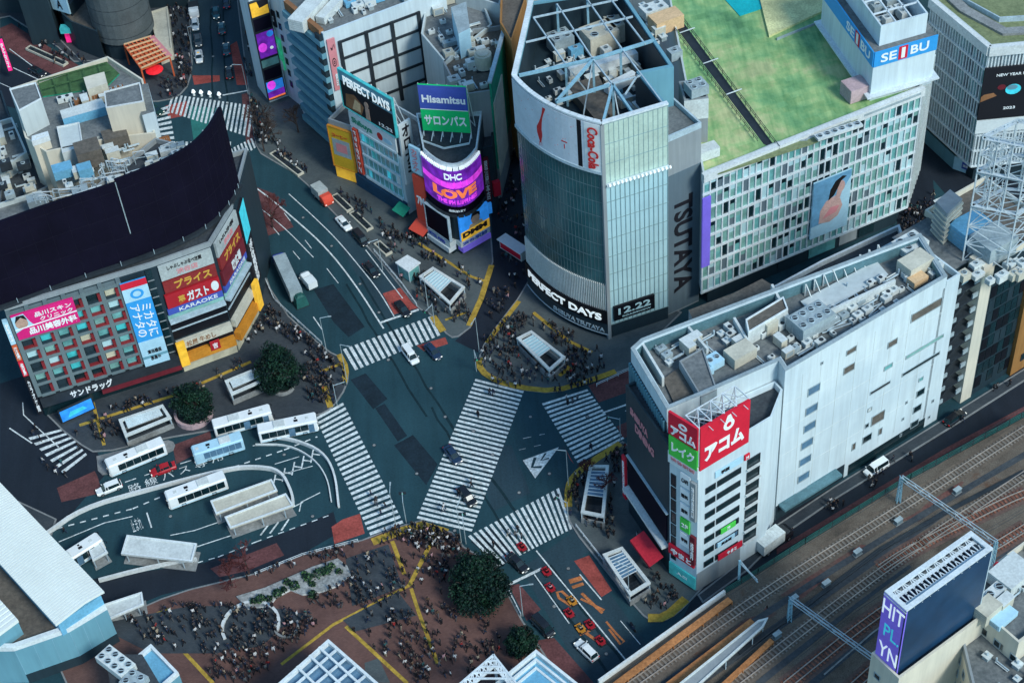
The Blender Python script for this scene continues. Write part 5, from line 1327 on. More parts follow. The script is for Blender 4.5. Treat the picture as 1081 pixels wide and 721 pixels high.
m_=MB(); wallstrip(m_,[p+V((0,0,0)) for p in pc],1.6,ZB0-.9,ZB0-.25,'dark_steel'); m_.build('walkway',bb)
m_=MB()
for p in pc[::2]: m_.bar(p+V((.3,-.9,-.3)),p+V((.3,-.9,.8)),.08,'steel')
m_.build('railing',bb)
# ---------------- roofs behind the billboard
def building(name,label,pts,z,wall,roof,z0=0,pmat=None,parapet=1.):
    return block(name,label,XY(pts,z),z0,z,wall,roof,parapet=parapet,pmat=pmat)
tcb=building('plant_building','building packed with rooftop plant behind the black billboard',[(60,235),(165,150),(205,160),(215,180),(150,225),(40,275)],29,'grey_wall','roof_dark')
tcr=building('cream_block','cream rooftop block with a recessed green roof garden',[(12,98),(115,64),(152,88),(165,145),(120,150),(50,165),(28,150)],30,'cream_wall','roof_grey')
roofbox(tcr,'stair_head',[(10,95),(38,88),(44,105),(20,118)],30,36,'pale_wall','roof_grey','white_paint')
roofbox(tcr,'roof_garden',[(40,86),(113,66),(126,78),(112,92),(45,102)],30,30.3,'cloth_green','grass')
m_=MB()
for a,b in (((40,86),(45,102)),((56,82),(61,99)),((72,78),(76,96)),((88,74),(93,93)),((104,69),(110,88)),((40,86),(113,66)),((42,95),(118,74))): m_.bar(G(*a,31.2),G(*b,31.2),.18,'grass')
m_.build('garden_frame',tcr)
roofbox(tcr,'roof_room',[(88,82),(110,76),(113,88),(92,95)],30,33,'beige','cream_wall')
roofbox(tcr,'roof_room',[(110,98),(148,88),(152,108),(112,115)],30,37,'cream_wall','roof_grey','off_white')
roofbox(tcr,'roof_room',[(140,92),(156,88),(163,118),(150,122)],29,35,'white_wall','roof_grey')
roofbox(tcr,'water_tank',[(63,117),(107,104),(112,113),(66,126)],30,32.4,'blue_tank','pale_unit')
roofbox(tcr,'roof_room',[(60,135),(84,130),(88,155),(66,163)],24,31,'pale_wall','pale_wall','off_white')
roofbox(tcr,'roof_room',[(84,130),(118,120),(121,138),(88,150)],24,30.5,'pale_wall','roof_grey')
m_=MB(); p=XY([(34,149),(51,143),(50,139),(34,144)],33); m_.prism(p,10,32.4,'cream_wall'); m_.rim(inset(p,-.1),31.8,33,.6,'white_paint'); tag(m_.build('chimney_tower'),'slim cream tower with a white cap in front of the cream block','tower')
for pts,z,lb,wm,rm in (([(0,132),(14,128),(30,165),(0,185)],22,'old pale roofed building at the left edge behind the billboard','pale_wall','roof_grey'),([(0,185),(35,165),(55,200),(0,225)],20,'low cluttered roof beside the slim cream tower','grey_wall','roof_dark'),([(-20,225),(45,205),(60,235),(-20,260)],22,'green trimmed low roof at the left edge above the billboard','pale_wall','roof_grey')):
    building('low_building',lb,pts,z,wm,rm)
q_=XY([(60,118),(117,102)],26); q0=G(66,163,24).to_2d(); q1=G(121,140,24).to_2d(); Wcb=Wall(q0,q1)
m_=MB(); 
for a_,b_,z0_,z1_ in ((.1,.28,27,27.7),(.36,.62,27.2,27.9),(.7,.95,27.4,28.1),(.3,.5,25,25.6)): Wcb.panel(m_,Wcb.L*a_,Wcb.L*b_,z0_,z1_,-.02,.12,'black')
m_.build('vent_slot',tcr)
# small front street beyond: arched wooden pergola roof
m_=MB()
for k in range(8): m_.bar(G(160+2.4*k,148-.3*k,6),G(166+2.2*k,166-2*k,6),.35,'rust_orange')
for k in range(4): m_.bar(G(160+1.5*k,148+5*k,6.2),G(178+1.5*k,144+4*k,6.2),.35,'wood')
for a in ((160,148),(178,144),(166,164)): q=G(*a,6); m_.bar(q,V((q.x,q.y,0)),.3,'wood')
tag(m_.build('pergola'),'rusty timber pergola roof behind the billboard near the upper crossing','pergola')
# ---------------- dark round tower, orange lattice canopy, corner shops (top left)
c=G(128,47,5); c.z=0; c.y+=2.; t=thing('round_tower','dark round faced tower at the top left corner','building',c)
m_=MB(); n=26; R_=6.8
pp=[V((c.x+R_*math.cos(2*math.pi*i/n),c.y+5+R_*math.sin(2*math.pi*i/n))) for i in range(n)]
m_.prism(pp,4.5,52,'grey_tower' if 'grey_tower' in MATS else M('grey_tower',(.10,.12,.125),.45,.2,.2)); m_.build('wall',t)
m_=MB(); m_.prism([V((c.x+(q.x-c.x)*.9,c.y+5+(q.y-c.y-5)*.9)) for q in pp],0,4.5,'dark_wall'); m_.build('ground_floor',t)
m_=MB()
for k in range(12): m_.prism([V((c.x+(q.x-c.x)*1.004,c.y+5+(q.y-c.y-5)*1.004)) for q in pp],6+k*3.7,6.12+k*3.7,'dark_steel')
m_.build('panel_joint',t)
t2=block('tower_annex','beige slatted low deck beside the round dark tower',XY([(158,14),(177,8),(182,52),(168,58)],3),0,3,'beige','beige',parapet=.3)
tcn=thing('canopy','orange lattice canopy over the tower forecourt','canopy',G(155,55,0))
q=[G(*p,5.5) for p in ((131,48),(160,39),(179,60),(149,73))]
m_=MB()
for k in range(8): m_.bar(q[0].lerp(q[1],k/7),q[3].lerp(q[2],k/7),.28,'orange_red'); 
for k in range(7): m_.bar(q[0].lerp(q[3],k/6)+V((0,0,.2)),q[1].lerp(q[2],k/6)+V((0,0,.2)),.28,'peach')
m_.build('lattice',tcn)
m_=MB(); m_.prism(q,5.0,5.12,'orange_red'); m_.build('roof',tcn)
m_=MB(); m_.bar(q[1],q[2],1.2,'soft_pink',.3); m_.build('roof_edge',tcn)
for p in q: m_=MB(); m_.box((p.x,p.y),.3,.3,0,5.2,'orange_red'); m_.build('post',tcn)
tp=thing('parasol','round red parasol at the edge of the orange lattice canopy','parasol',G(163,76,0)); cc=G(163,74,3.2)
m_=MB(); n=12
for i in range(n):
    a0,a1=2*math.pi*i/n,2*math.pi*(i+1)/n
    for r0,r1,z0,z1 in ((0.02,1.2,.7,.45),(1.2,2.0,.45,0)):
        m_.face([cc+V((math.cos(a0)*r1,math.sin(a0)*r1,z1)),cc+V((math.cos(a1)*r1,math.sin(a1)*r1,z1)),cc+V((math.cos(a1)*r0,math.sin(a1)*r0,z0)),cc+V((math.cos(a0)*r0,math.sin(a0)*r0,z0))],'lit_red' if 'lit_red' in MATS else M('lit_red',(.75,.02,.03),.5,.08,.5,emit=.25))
m_.build('canopy',tp); m_=MB(); m_.tube(V((cc.x,cc.y,0)),cc+V((0,0,.6)),.07,'dark_steel'); m_.build('pole',tp)
tc2=building('dark_corner_building','dark corner building with a teal fascia and pink lit shopfront',[(66,18),(76,27),(104,38),(98,-15),(60,-10)],7,'dark_wall','roof_brown')
Wf=Wall(G(64,34,4).to_2d(),G(80,33,4).to_2d()); Wf2=Wall(G(80,33,4).to_2d(),G(106,44,4).to_2d())
m_=MB()
for W_ in (Wf,Wf2): W_.panel(m_,0,W_.L,3.6,5.0,-1.5,.3,'lit_teal')
m_.build('fascia',tc2); m_=MB()
for W_ in (Wf,Wf2): W_.panel(m_,.4,W_.L-.4,.4,3.3,-1.6,-.8,'neon_pink')
m_.build('lit_shopfront',tc2)
building('dark_building','dark slab building at the very top left',[(20,2),(50,0),(52,-60),(5,-60)],12,'dark_wall','roof_dark')
building('dark_building','low dark roof between the top left slab and the teal shop',[(56,-3),(74,10),(95,-14),(70,-40)],9,'dark_wall','roof_dark')
W_=Wall(G(56,4,9).to_2d(),G(75,10,9).to_2d()); sign('sign_board','pale blue tilted sign board with a black letter at the top left','sign',W_,(.2,W_.L,8,12),'pale_blue',[('A','ink_black',.35,.65,.2,.8)],.3,.7)
# neon mast sign at far left
pA=G(15,86,0); tn=thing('neon_sign','slender pink neon vertical sign at the left edge of the street','sign',pA); zN=ztop(pA,42)
m_=MB(); m_.box((pA.x,pA.y),.9,.35,3,zN,'neon_pink',.3); m_.build('panel',tn)
m_=MB(); m_.box((pA.x,pA.y+.3),1.1,.25,2.5,zN+.4,'dark_steel',.3); m_.build('frame',tn)
m_=MB(); W_=Wall(pA.to_2d()+V((-.35,-.2)),pA.to_2d()+V((.35,-.0))); W_.text(m_,(.05,.6,4,zN-1),'BANKIN','ink_white',.04,1,.03); m_.build('lettering',tn)
block('edge_building','dark blue glazed building at the far left edge of the street',XY([(-30,95),(3,100),(12,128),(-30,140)],18),0,18,'dark_wall','roof_dark')
# ---------------- white building with framed panels, top centre
ZG=31.
g0,g1,g2=XY([(300,2),(341,36),(470,-12)],ZG)
gb=[g0,g1,g2,g2+V((-8,30)),g0+V((-8,30))]
tG=thing('frame_building','white building with a dark framed panel grid and stacked teal balconies','building',(g1.x,g1.y,0))
m_=MB(); m_.prism(gb,0,ZG-1.5,'white_wall','roof_grey'); m_.build('wall',tG)
m_=MB(); m_.rim(gb,ZG-1.5,ZG,.5,'white_wall'); m_.build('parapet',tG)
Wg1=Wall(g0,g1); Wg2=Wall(g1,g2)
m_=MB()
for j in range(10):
    z=1.5+j*2.95; Wg1.panel(m_,.2,Wg1.L-.1,z,z+1.35,0,1.0,'teal_wall'); Wg1.panel(m_,.2,Wg1.L-.1,z+1.35,z+2.9,0,.12,'glass_blue' if j%2 else 'glass_dark'); Wg1.panel(m_,Wg1.L-2,Wg1.L-.1,z+1.35,z+2.6,.1,.9,'dark_wall')
m_.build('balcony',tG)
m_=MB(); m_.prism([Wg1.pt(.5,0,-.6).to_2d(),Wg1.pt(Wg1.L-.8,0,-.6).to_2d(),Wg1.pt(Wg1.L-.8,0,.4).to_2d(),Wg1.pt(.5,0,.4).to_2d()],ZG-1.4,ZG+.6,'wood'); m_.build('roof_canopy',tG)
def gline(a,b,wd=.55):
    s0_,za=Wg2.hit(*a);s1_,zb_=Wg2.hit(*b); A_=Wg2.pt(s0_,za,.15);B_=Wg2.pt(s1_,zb_,.15); m_.bar(A_,B_,.3,'dark_steel',wd)
x=[Wg2.hit(358,44)[0],Wg2.hit(386,35)[0],Wg2.hit(413,24)[0],Wg2.hit(441,12)[0]]
ztop_=Wg2.hit(413,24)[1]; zr=[ztop_-4.1*k for k in range(5)]
m_=MB()
for s in x: Wg2.panel(m_,s-.35,s+.35,zr[4]-3,zr[0]+.3,.0,.45,'dark_steel')
for z in zr: Wg2.panel(m_,x[0]+.36,x[1]-.36,z-.25,z+.25,0,.3,'dark_steel'); Wg2.panel(m_,x[1]+.36,x[2]-.36,z-.25,z+.25,0,.3,'dark_steel'); Wg2.panel(m_,x[2]+.36,x[3]-.36,z-.25,z+.25,0,.3,'dark_steel')
m_.build('panel_frame',tG)
sign('vertical_sign','tall pale pink sign with black marks on the white panelled building corner','sign',Wg2,(.35,x[0]-1.0,ZG-14,ZG-1.6),'soft_pink',[('無\n印','ink_white',.3,.7,.08,.34)],.05,.4,
  shapes=[([(.25,.86),(.4,.78),(.55,.8),(.6,.9),(.5,.84),(.4,.83)],'ink_black'),([(.7,.86),(.82,.9),(.8,.8)],'ink_black'),(ell(.5,.55,.26,.085,18),'ink_black'),(ell(.5,.55,.2,.062,18),'soft_pink'),(ell(.5,.55,.12,.035,12),'ink_black'),(ell(.5,.55,.05,.015,8),'soft_pink')])
# rear wing
tg2=building('pipe_wing','pale blue rear block with rooftop pipes behind the white panelled building',[(445,40),(470,70),(520,30),(500,-20),(455,-20)],26,'pale_wall','roof_grey')
# slender sign tower with stacked lit screens
l0=G(285,109,0).to_2d(); l1=G(304,102,0).to_2d(); Wl_=Wall(l0,l1); k=V((-Wl_.n.x,-Wl_.n.y))*7
tLd=block('screen_tower','slender white building stacked with colourful lit screens above the upper road',[l0,l1,l1+k,l0+k],0,33,'white_wall','roof_grey')
L=Wl_.L
zz=lambda y:Wl_.hit(285-(109-y)*.21,y)[1]
for y0_,y1_,mt,sh,lb in ((86,104,'lit_blue',[(ell(.3,.75,.25,.25),'lit_magenta'),([(0,0),(1,0),(1,.45),(0,.4)],'lit_purple'),([(0,0),(1,0),(1,.1),(0,.08)],'lit_orange')],'lowest violet and blue lit screen of the slender screen tower'),(73,84,'screen_black',[],'black screen second from the bottom of the slender tower'),(63,71,'glass_green',[],'grey green panel between two screens of the slender tower'),(35,61,'lit_purple',[(ell(.25,.4,.25,.18),'lit_magenta'),(ell(.8,.85,.2,.12),'lit_blue'),(ell(.75,.3,.1,.06),'lit_white')],'large purple and blue lit screen in the middle of the slender tower'),(20,33,'screen_black',[],'black screen under the yellow one on the slender tower'),(3,18,'lit_yellow',[([(.5,.5),(1,.6),(1,1),(.4,1)],'ink_black')],'yellow and black lit screen at the top of the slender tower')):
    sign('led_panel',lb,'screen',Wl_,(-.2,L*.86,zz(y1_),zz(y0_)),mt,(),.1,.6,shapes=sh,border='dark_steel')
m_=MB()
for a_,b_ in ((10,14),(17,24)): Wl_.panel(m_,L+.02,L+.3,a_,b_,-3,-.6,'black')
m_.build('side_window',tLd)
r0_=Wl_.pt(L+.1,0).to_2d(); n0=G(322,116,0).to_2d(); Wn_=Wall(r0_,n0); k=V((-Wn_.n.x,-Wn_.n.y))*8
tN=block('white_neighbour','white narrow building between the screen tower and the teal balconies',[r0_,n0,n0+k,r0_+k],0,28,'white_wall','roof_grey')
sign('vertical_sign','green lit vertical sign on the narrow white building by the screen tower','sign',Wn_,(.1,1.6,8,16),'lit_green',[('A','ink_white',.3,.7,.7,.85)],.1,.6,shapes=[([(0,0),(1,0),(1,.3),(0,.35)],'white_paint')])
sign('vertical_sign','small black square sign high on the narrow white building','sign',Wn_,(.3,1.5,19,23),'ink_black',[('Z','ink_white',.3,.7,.35,.65)],.1,.4)
windows(tN,Wn_,[(2.2,3.2,4+3*i_,5.6+3*i_) for i_ in range(7)])
# ---------------- film billboard building
s0,s1=XY([(380,194),(432,227)],0); Wp=Wall(s0,s1); k=V((-Wp.n.x,-Wp.n.y))*11
zP=ztop(s0,105)
tP=block('billboard_building','white shop building with teal glazing under the film billboard',[s0,s1,s1+k,s0+k],0,zP-8,'white_wall','roof_grey')
L=Wp.L; zPt=ztop(s0,72)
sb=sign('film_billboard','dark film billboard with white title and teal glow over the teal shop building','billboard',Wp,(-.2,L+.1,zPt-9.0,zPt),'ink_black',[('PERFECT DAYS','lit_white',.08,.96,.66,.9,0,.03),('12.22','ink_white',.7,.95,.08,.16)],.0,.5,
 shapes=[([(0,.6),(1,.6),(1,1),(0,1)],'teal_wall'),([(0,.6),(.55,.6),(1,.68),(1,.76),(0,.72)],'glass_dark'),([(.05,.04),(.35,.04),(.42,.3),(.25,.5),(.08,.4)],'wood'),([(.18,.08),(.34,.1),(.36,.34),(.26,.4)],'peach'),([(.44,.02),(.52,.02),(.52,.34),(.45,.36)],'skin'),(ell(.48,.42,.04,.08),'skin')],border='lit_teal')
m_=MB(); A0=Wp.pt(0,0,-.3);A1=Wp.pt(L,0,-.3)
for i in range(8):
    p=A0.lerp(A1,i/7); b_=p+V((k.x,k.y,0))*.4
    m_.bar(p+V((0,0,zP-8)),p+V((0,0,zPt)),.15,'white_steel'); m_.bar(p+V((0,0,zPt)),b_+V((0,0,zP-8)),.15,'white_steel'); m_.bar(p+V((0,0,zPt-4)),b_+V((0,0,zP-8)),.12,'white_steel')
    if i<7:
        p2=A0.lerp(A1,(i+1)/7); b2=p2+V((k.x,k.y,0))*.4
        m_.bar(p+V((0,0,zPt)),p2+V((0,0,zPt-4)),.12,'white_steel'); m_.bar(b_+V((0,0,zP-7.8)),b2+V((0,0,zP-7.8)),.12,'white_steel'); m_.bar(p+V((0,0,zPt-4)),b2+V((0,0,zP-7.8)),.1,'white_steel')
m_.build('back_frame',sb)
zf=zPt-9.6
m_=MB(); Wp.panel(m_,3.2,L-.8,3.6,zf-4.2,0,.1,'glass_teal'); 
for j in range(5): z=3.6+(zf-7.8)*j/4.; Wp.panel(m_,3.2,L-.8,z,z+.5,.1,.5,'white_wall')
for i in range(9): s=3.2+(L-4)*i/8; Wp.panel(m_,s-.05,s+.05,3.6,zf-4.2,.1,.25,'pale_blue')
for i in range(12):
    s=random.uniform(3.4,L-2);z=4.3+(zf-7.8)*random.randint(0,3)/4.; Wp.panel(m_,s,s+random.uniform(.6,1.6),z,z+1.8,.1,.16,random.choice(['lit_teal','lit_cyan','glass_pale','sign_white']))
m_.build('curtain_wall',tP)
m_=MB(); Wp.panel(m_,0,L,0,3.2,0,.8,'navy_base' if 'navy_base' in MATS else M('navy_base',(.02,.07,.13),.5)); m_.build('base_awning',tP)
sign('shop_sign','white fascia with a green emblem and a red dot on the teal shop building','sign',Wp,(.6,L-.6,zf-3.9,zf-.3),'sign_white',[('Shibuya','cloth_green',.06,.5,.25,.75,0,.02)],.05,.35,shapes=[(ell(.66,.5,.06,.25),'ink_red'),(ell(.82,.45,.1,.16),'pale_blue')])
sign('vertical_sign','narrow red vertical sign with white characters on the teal shop building','sign',Wp,(1.2,2.6,4,zf-4.2),'sign_vermilion',[('ドラッグストア','ink_white',.2,.8,.04,.96,1,.01)],.1,.6)
We=Wall(s1,s1+k)
sign('vertical_sign','white vertical sign with black katakana at the corner of the teal shop building','sign',We,(.1,3.2,8,zPt-6.5),'sign_white',[('オ\nロ\nナ\nミ','ink_black',.2,.8,.15,.97,0,.03)],.05,.5)
y0=XY([(353,165),(378,196)],0); Wy_=Wall(G(357,186,0).to_2d(),G(380,194,0).to_2d()); ky=V((-Wy_.n.x,-Wy_.n.y))*9
ty=block('yellow_shop','narrow building with a yellow illuminated front next to the film billboard',[Wy_.a,Wy_.b,Wy_.b+ky,Wy_.a+ky],0,14,'grey_wall','roof_dark')
sign('shop_sign','tall yellow shop sign with a pink square on the narrow building','sign',Wy_,(.0,Wy_.L-.1,3.4,13.6),'sign_yellow',[('コーヒー','ink_red',.15,.85,.78,.86)],.05,.5,shapes=[([(.1,.3),(.9,.3),(.9,.72),(.1,.72)],'grey_unit'),([(.25,.4),(.75,.4),(.75,.62),(.25,.62)],'soft_pink')],border='orange')
m_=MB(); Wy_.panel(m_,0,Wy_.L,.2,3.,0,.3,'lit_yellow'); m_.build('shopfront',ty)
# ---------------- round fronted tower with screens
h0,h1,h2=XY([(447,161),(478,178),(504,160)],21.5)
tw_,ZHh=None,21.5
ctrl=[h0,h1+V((0,-1.5)),h2]
arcH=[]
for i in range(11):
    t=i/10; arcH.append(h0*(1-t)**2+(h1*2-(h0+h2)/2)*2*t*(1-t)+h2*t*t)
ftH=arcH+[h2+V((1.5,11)),h0+V((-1,11))]
tHs=thing('curved_screen_tower','slim round fronted tower stacked with lit screens on the plaza corner','building',(h1.x,h1.y,0))
m_=MB(); m_.prism(ftH,0,ZHh,'dark_wall','roof_dark'); m_.rim(ftH,ZHh,ZHh+1.,.3,'white_steel'); m_.build('wall',tHs)
WHs=[Wall(arcH[i],arcH[i+1]) for i in range(10)]
def hband(m_,z0,z1,d0,d1,mat,i0=0,i1=10):
    for i in range(i0,i1): WHs[i].panel(m_,-.02,WHs[i].L+.02,z0,z1,d0,d1,mat)
m_=MB(); hband(m_,15.8,21,0,.15,'teal_wall'); 
for k in range(40):
    i=k//4; WHs[i].panel(m_,WHs[i].L*(k%4)/4,WHs[i].L*(k%4)/4+.2,ZHh-.2,ZHh+.5,.3,.7,'lit_white')
m_.build('crown',tHs)
ts_=thing('lit_screen','curved purple lit screen with white letters above and coloured letters below','screen',(h1.x,h1.y,8))
m_=MB(); hband(m_,18.4,21,.15,.6,'lit_purple'); hband(m_,16.9,18.4,.15,.6,'lit_magenta'); hband(m_,12.4,16.9,.15,.6,'lit_purple'); hband(m_,10.6,12.4,.15,.6,'screen_black'); m_.build('panel',ts_)
def htext(body,mat,x0,x1,z0,z1,d,parent,bold=.03):
    m_=MB(); vs,fs=textmesh(body,bold); out=[]
    for x,y,z in vs:
        f=(x0+(x1-x0)*x)*10; i=min(9,max(0,int(f))); out.append(WHs[i].pt((f-i)*WHs[i].L,z0+(z1-z0)*y,d+.05*(z+1)))
    m_.add(out,fs,mat); m_.build('lettering',parent)
htext('DHC','lit_white',.36,.62,19,20.5,.6,ts_); htext('LOVE','lit_orange',.15,.85,14.4,16.6,.6,ts_,.05); htext('THE PHILIPPINES','lit_magenta',.2,.85,13,14,.6,ts_); htext('SHIBUYA SKY','ink_white',.38,.62,11.1,11.6,.6,ts_)
m_=MB(); hband(m_,9.9,10.5,0,.9,'dark_steel'); m_.build('ledge',tHs)
pL,pF,pR=G(456,252,1).to_2d(),G(485,262,1).to_2d(),G(510,252,1).to_2d()
WL_=Wall(arcH[0],arcH[4]);WR_=Wall(arcH[4],arcH[10])
sign('screen','black screen on the left face of the round fronted tower','screen',WL_,(.2,WL_.L,3.9,9.8),'screen_black',(),1.0,1.5,border='steel')
sign('lit_screen','yellow and blue lit advert of a dark haired man on the round fronted tower','screen',WR_,(.2,WR_.L,3.7,9.9),'lit_blue',[('DMM','ink_black',.05,.9,.12,.32,0,.06)],1.2,1.7,shapes=[([(0,0),(1,0),(1,.36),(0,.36)],'lit_yellow'),([(.28,.36),(.8,.36),(.74,.5),(.34,.5)],'peach'),(ell(.54,.64,.15,.2),'skin'),([(.38,.68),(.42,.86),(.56,.93),(.7,.84),(.7,.68),(.62,.78),(.46,.78)],'hair')])
m_=MB()
for W_,a in ((WL_,'white_wall'),(WR_,'white_wall')): W_.panel(m_,0,W_.L,2.2,3.4,0,1.6,'pale_unit'); W_.panel(m_,.2,W_.L-.1,.9,2.1,0,1.9,'sign_white' if W_ is WL_ else 'violet_sign'); W_.panel(m_,.2,W_.L-.2,0,.9,0,1.,'glass_dark')
m_.build('shopfront',tHs)
tt=thing('wall_letters','small violet characters on the pale band at the foot of the round fronted tower','sign',WR_.pt(1,2.4,1.6)); m_=MB(); WR_.text(m_,(.4,WR_.L*.9,2.4,3.3),'渋谷駅前','sign_blue',1.62,0,.03); WL_.text(m_,(.4,WL_.L*.8,2.4,3.3),'薬局','sign_blue',1.62,0,.03); m_.build('lettering',tt)
# blue over green roof sign
ZH1=33.; bq0,bq1=XY([(447,138),(497,141)],23.); Wb=Wall(bq0,bq1); zt1=ztop(bq0,89,23.)
tB=sign('roof_billboard','blue over green rooftop sign with white letters on the round fronted tower','billboard',Wb,(0,Wb.L,23.2,zt1),'sign_green',[('Hisamitsu','ink_white',.06,.96,.63,.79,0,.03),('サロンパス','ink_white',.06,.94,.14,.36,0,.03)],-.2,.2,shapes=[([(0,.49),(1,.49),(1,1),(0,1)],'sign_blue'),([(0,.475),(1,.475),(1,.49),(0,.49)],'ink_white')])
m_=MB()
for i in range(6):
    p=Wb.pt(Wb.L*i/5,0,-.3); b_=Wb.pt(Wb.L*i/5,0,-4)
    m_.bar(p+V((0,0,21.5)),p+V((0,0,zt1)),.16,'white_steel'); m_.bar(p+V((0,0,zt1)),b_+V((0,0,21.5)),.16,'white_steel'); m_.bar(b_+V((0,0,21.5)),p+V((0,0,26)),.14,'white_steel')
    f_=Wb.pt(Wb.L*i/5,0,1.8); m_.bar(p+V((0,0,22.8)),f_+V((0,0,22.)),.14,'white_steel')
m_.bar(Wb.pt(0,22,1.8),Wb.pt(Wb.L*.5,21.8,3.5),.3,'white_steel'); m_.bar(Wb.pt(Wb.L*.5,21.8,3.5),Wb.pt(Wb.L,22,1.8),.3,'white_steel'); m_.build('frame',tB)
# red vertical banner and striped sign left of the round tower
v0=G(446,243,0).to_2d();v1=G(457,249,0).to_2d(); Wv_=Wall(v0,v1); zv=ztop(v0,182); kv=V((-Wv_.n.x,-Wv_.n.y))*9
block('narrow_shop_building','narrow shop building squeezed between film billboard and round fronted tower',[Wv_.a,Wv_.b,Wv_.b+kv,Wv_.a+kv],0,zv,'grey_wall','roof_dark')
sign('banner','tall vermilion banner with white letters left of the round fronted tower','banner',Wv_,(-.2,Wv_.L,3.0,zv-.2),'sign_vermilion',[('7M','ink_white',.2,.85,.4,.58,0,.04)],.1,.6)
sign('vertical_sign','lilac vertical sign above the vermilion banner','sign',Wv_,(-.2,Wv_.L-.3,zv+.6,zv+7),'pale_blue',[('カ\nラ\nオ\nケ','soft_pink',.2,.8,.06,.94)],.0,.5)
m_=MB(); q=[Wv_.pt(-.5,3.4,.6),Wv_.pt(Wv_.L+.6,3.4,.6),Wv_.pt(Wv_.L+.6,2.4,3.2),Wv_.pt(-.5,2.4,3.2)]; m_.face(q,'sign_vermilion'); m_.face([p-V((0,0,.1)) for p in q[::-1]],'sign_vermilion'); tag(m_.build('awning'),'vermilion awning at the foot of the tall banner','awning')
m_=MB(); q=[Wp.pt(L-1.5,3.4,.8),Wp.pt(L+1.8,3.4,.8),Wp.pt(L+1.8,2.5,3.),Wp.pt(L-1.5,2.5,3.)]; m_.face(q,'cloth_green'); m_.face([p-V((0,0,.1)) for p in q[::-1]],'cloth_green'); tag(m_.build('awning'),'green awning by the vermilion banner','awning')
# ---------------- green sided building along the side street
z_=26
tgr=building('green_sided_building','building with a green screen wall along the narrow side street',[(468,70),(486,105),(520,100),(538,30),(500,35)],z_,'grey_wall','roof_brown')
gw=XY([(518,102),(537,32)],z_); Wgr=Wall(gw[0],gw[1])
m_=MB(); Wgr.panel(m_,0,Wgr.L,8,z_+3,-.1,.3,'cloth_green'); Wgr.panel(m_,.3,Wgr.L*.45,6,z_-2,.3,.5,'beige'); Wgr.panel(m_,0,Wgr.L,z_+3,z_+3.5,-.4,.4,'steel'); m_.build('screen_wall',tgr)
r0=XY([(505,180),(520,175)],10); Wrd=Wall(r0[0],r0[1])
block('side_street_building','dark building lining the side street with small red signs',[G(508,205,6).to_2d(),G(524,200,6).to_2d(),G(530,110,6).to_2d(),G(512,112,6).to_2d()],0,16,'dark_wall','roof_dark')
Wq=Wall(G(509,205,6).to_2d(),G(524,200,6).to_2d())
sign('vertical_sign','dark red vertical sign with white characters at the side street mouth','sign',Wq,(.4,1.8,4,15),'maroon',[('居\n酒\n屋\n本\n店','ink_white',.2,.8,.05,.95)],.05,.6)
sign('vertical_sign','bright red square sign hanging in the narrow side street','sign',Wq,(2.2,3.7,5,8.5),'sign_red',(),.05,.9)
sign('vertical_sign','blue lit sign low in the narrow side street','sign',Wq,(.3,1.6,.8,3.4),'lit_blue',(),.05,.5)
building('brown_strip_building','brown clad block at the top edge left of the glass tower',[(528,28),(540,48),(556,2),(545,-40),(530,-40)],30,'brown_wall','roof_brown')
building('top_edge_building','pale low building along the top edge behind the truss roof',[(480,-5),(528,10),(540,-60),(480,-60)],28,'pale_wall','roof_grey')
# far background blocks behind top edge so that the horizon stays closed
for k,(pts,z,wm,rm,lb) in enumerate((([(455,-40),(700,-70),(720,-140),(450,-140)],20,'pale_wall','roof_grey','broad pale roof beyond the glass tower at the top'),([(280,-60),(450,-30),(440,-140),(270,-140)],24,'grey_wall','roof_dark','grey block behind the white panelled building'),([(-80,-60),(180,-70),(190,-160),(-80,-160)],20,'dark_wall','roof_dark','dark block far beyond the round tower'),([(700,-90),(1160,-110),(1160,-200),(700,-200)],22,'pale_wall','roof_grey','pale block beyond the department store roof'))):
    building('far_building',lb,pts,z,wm,rm)
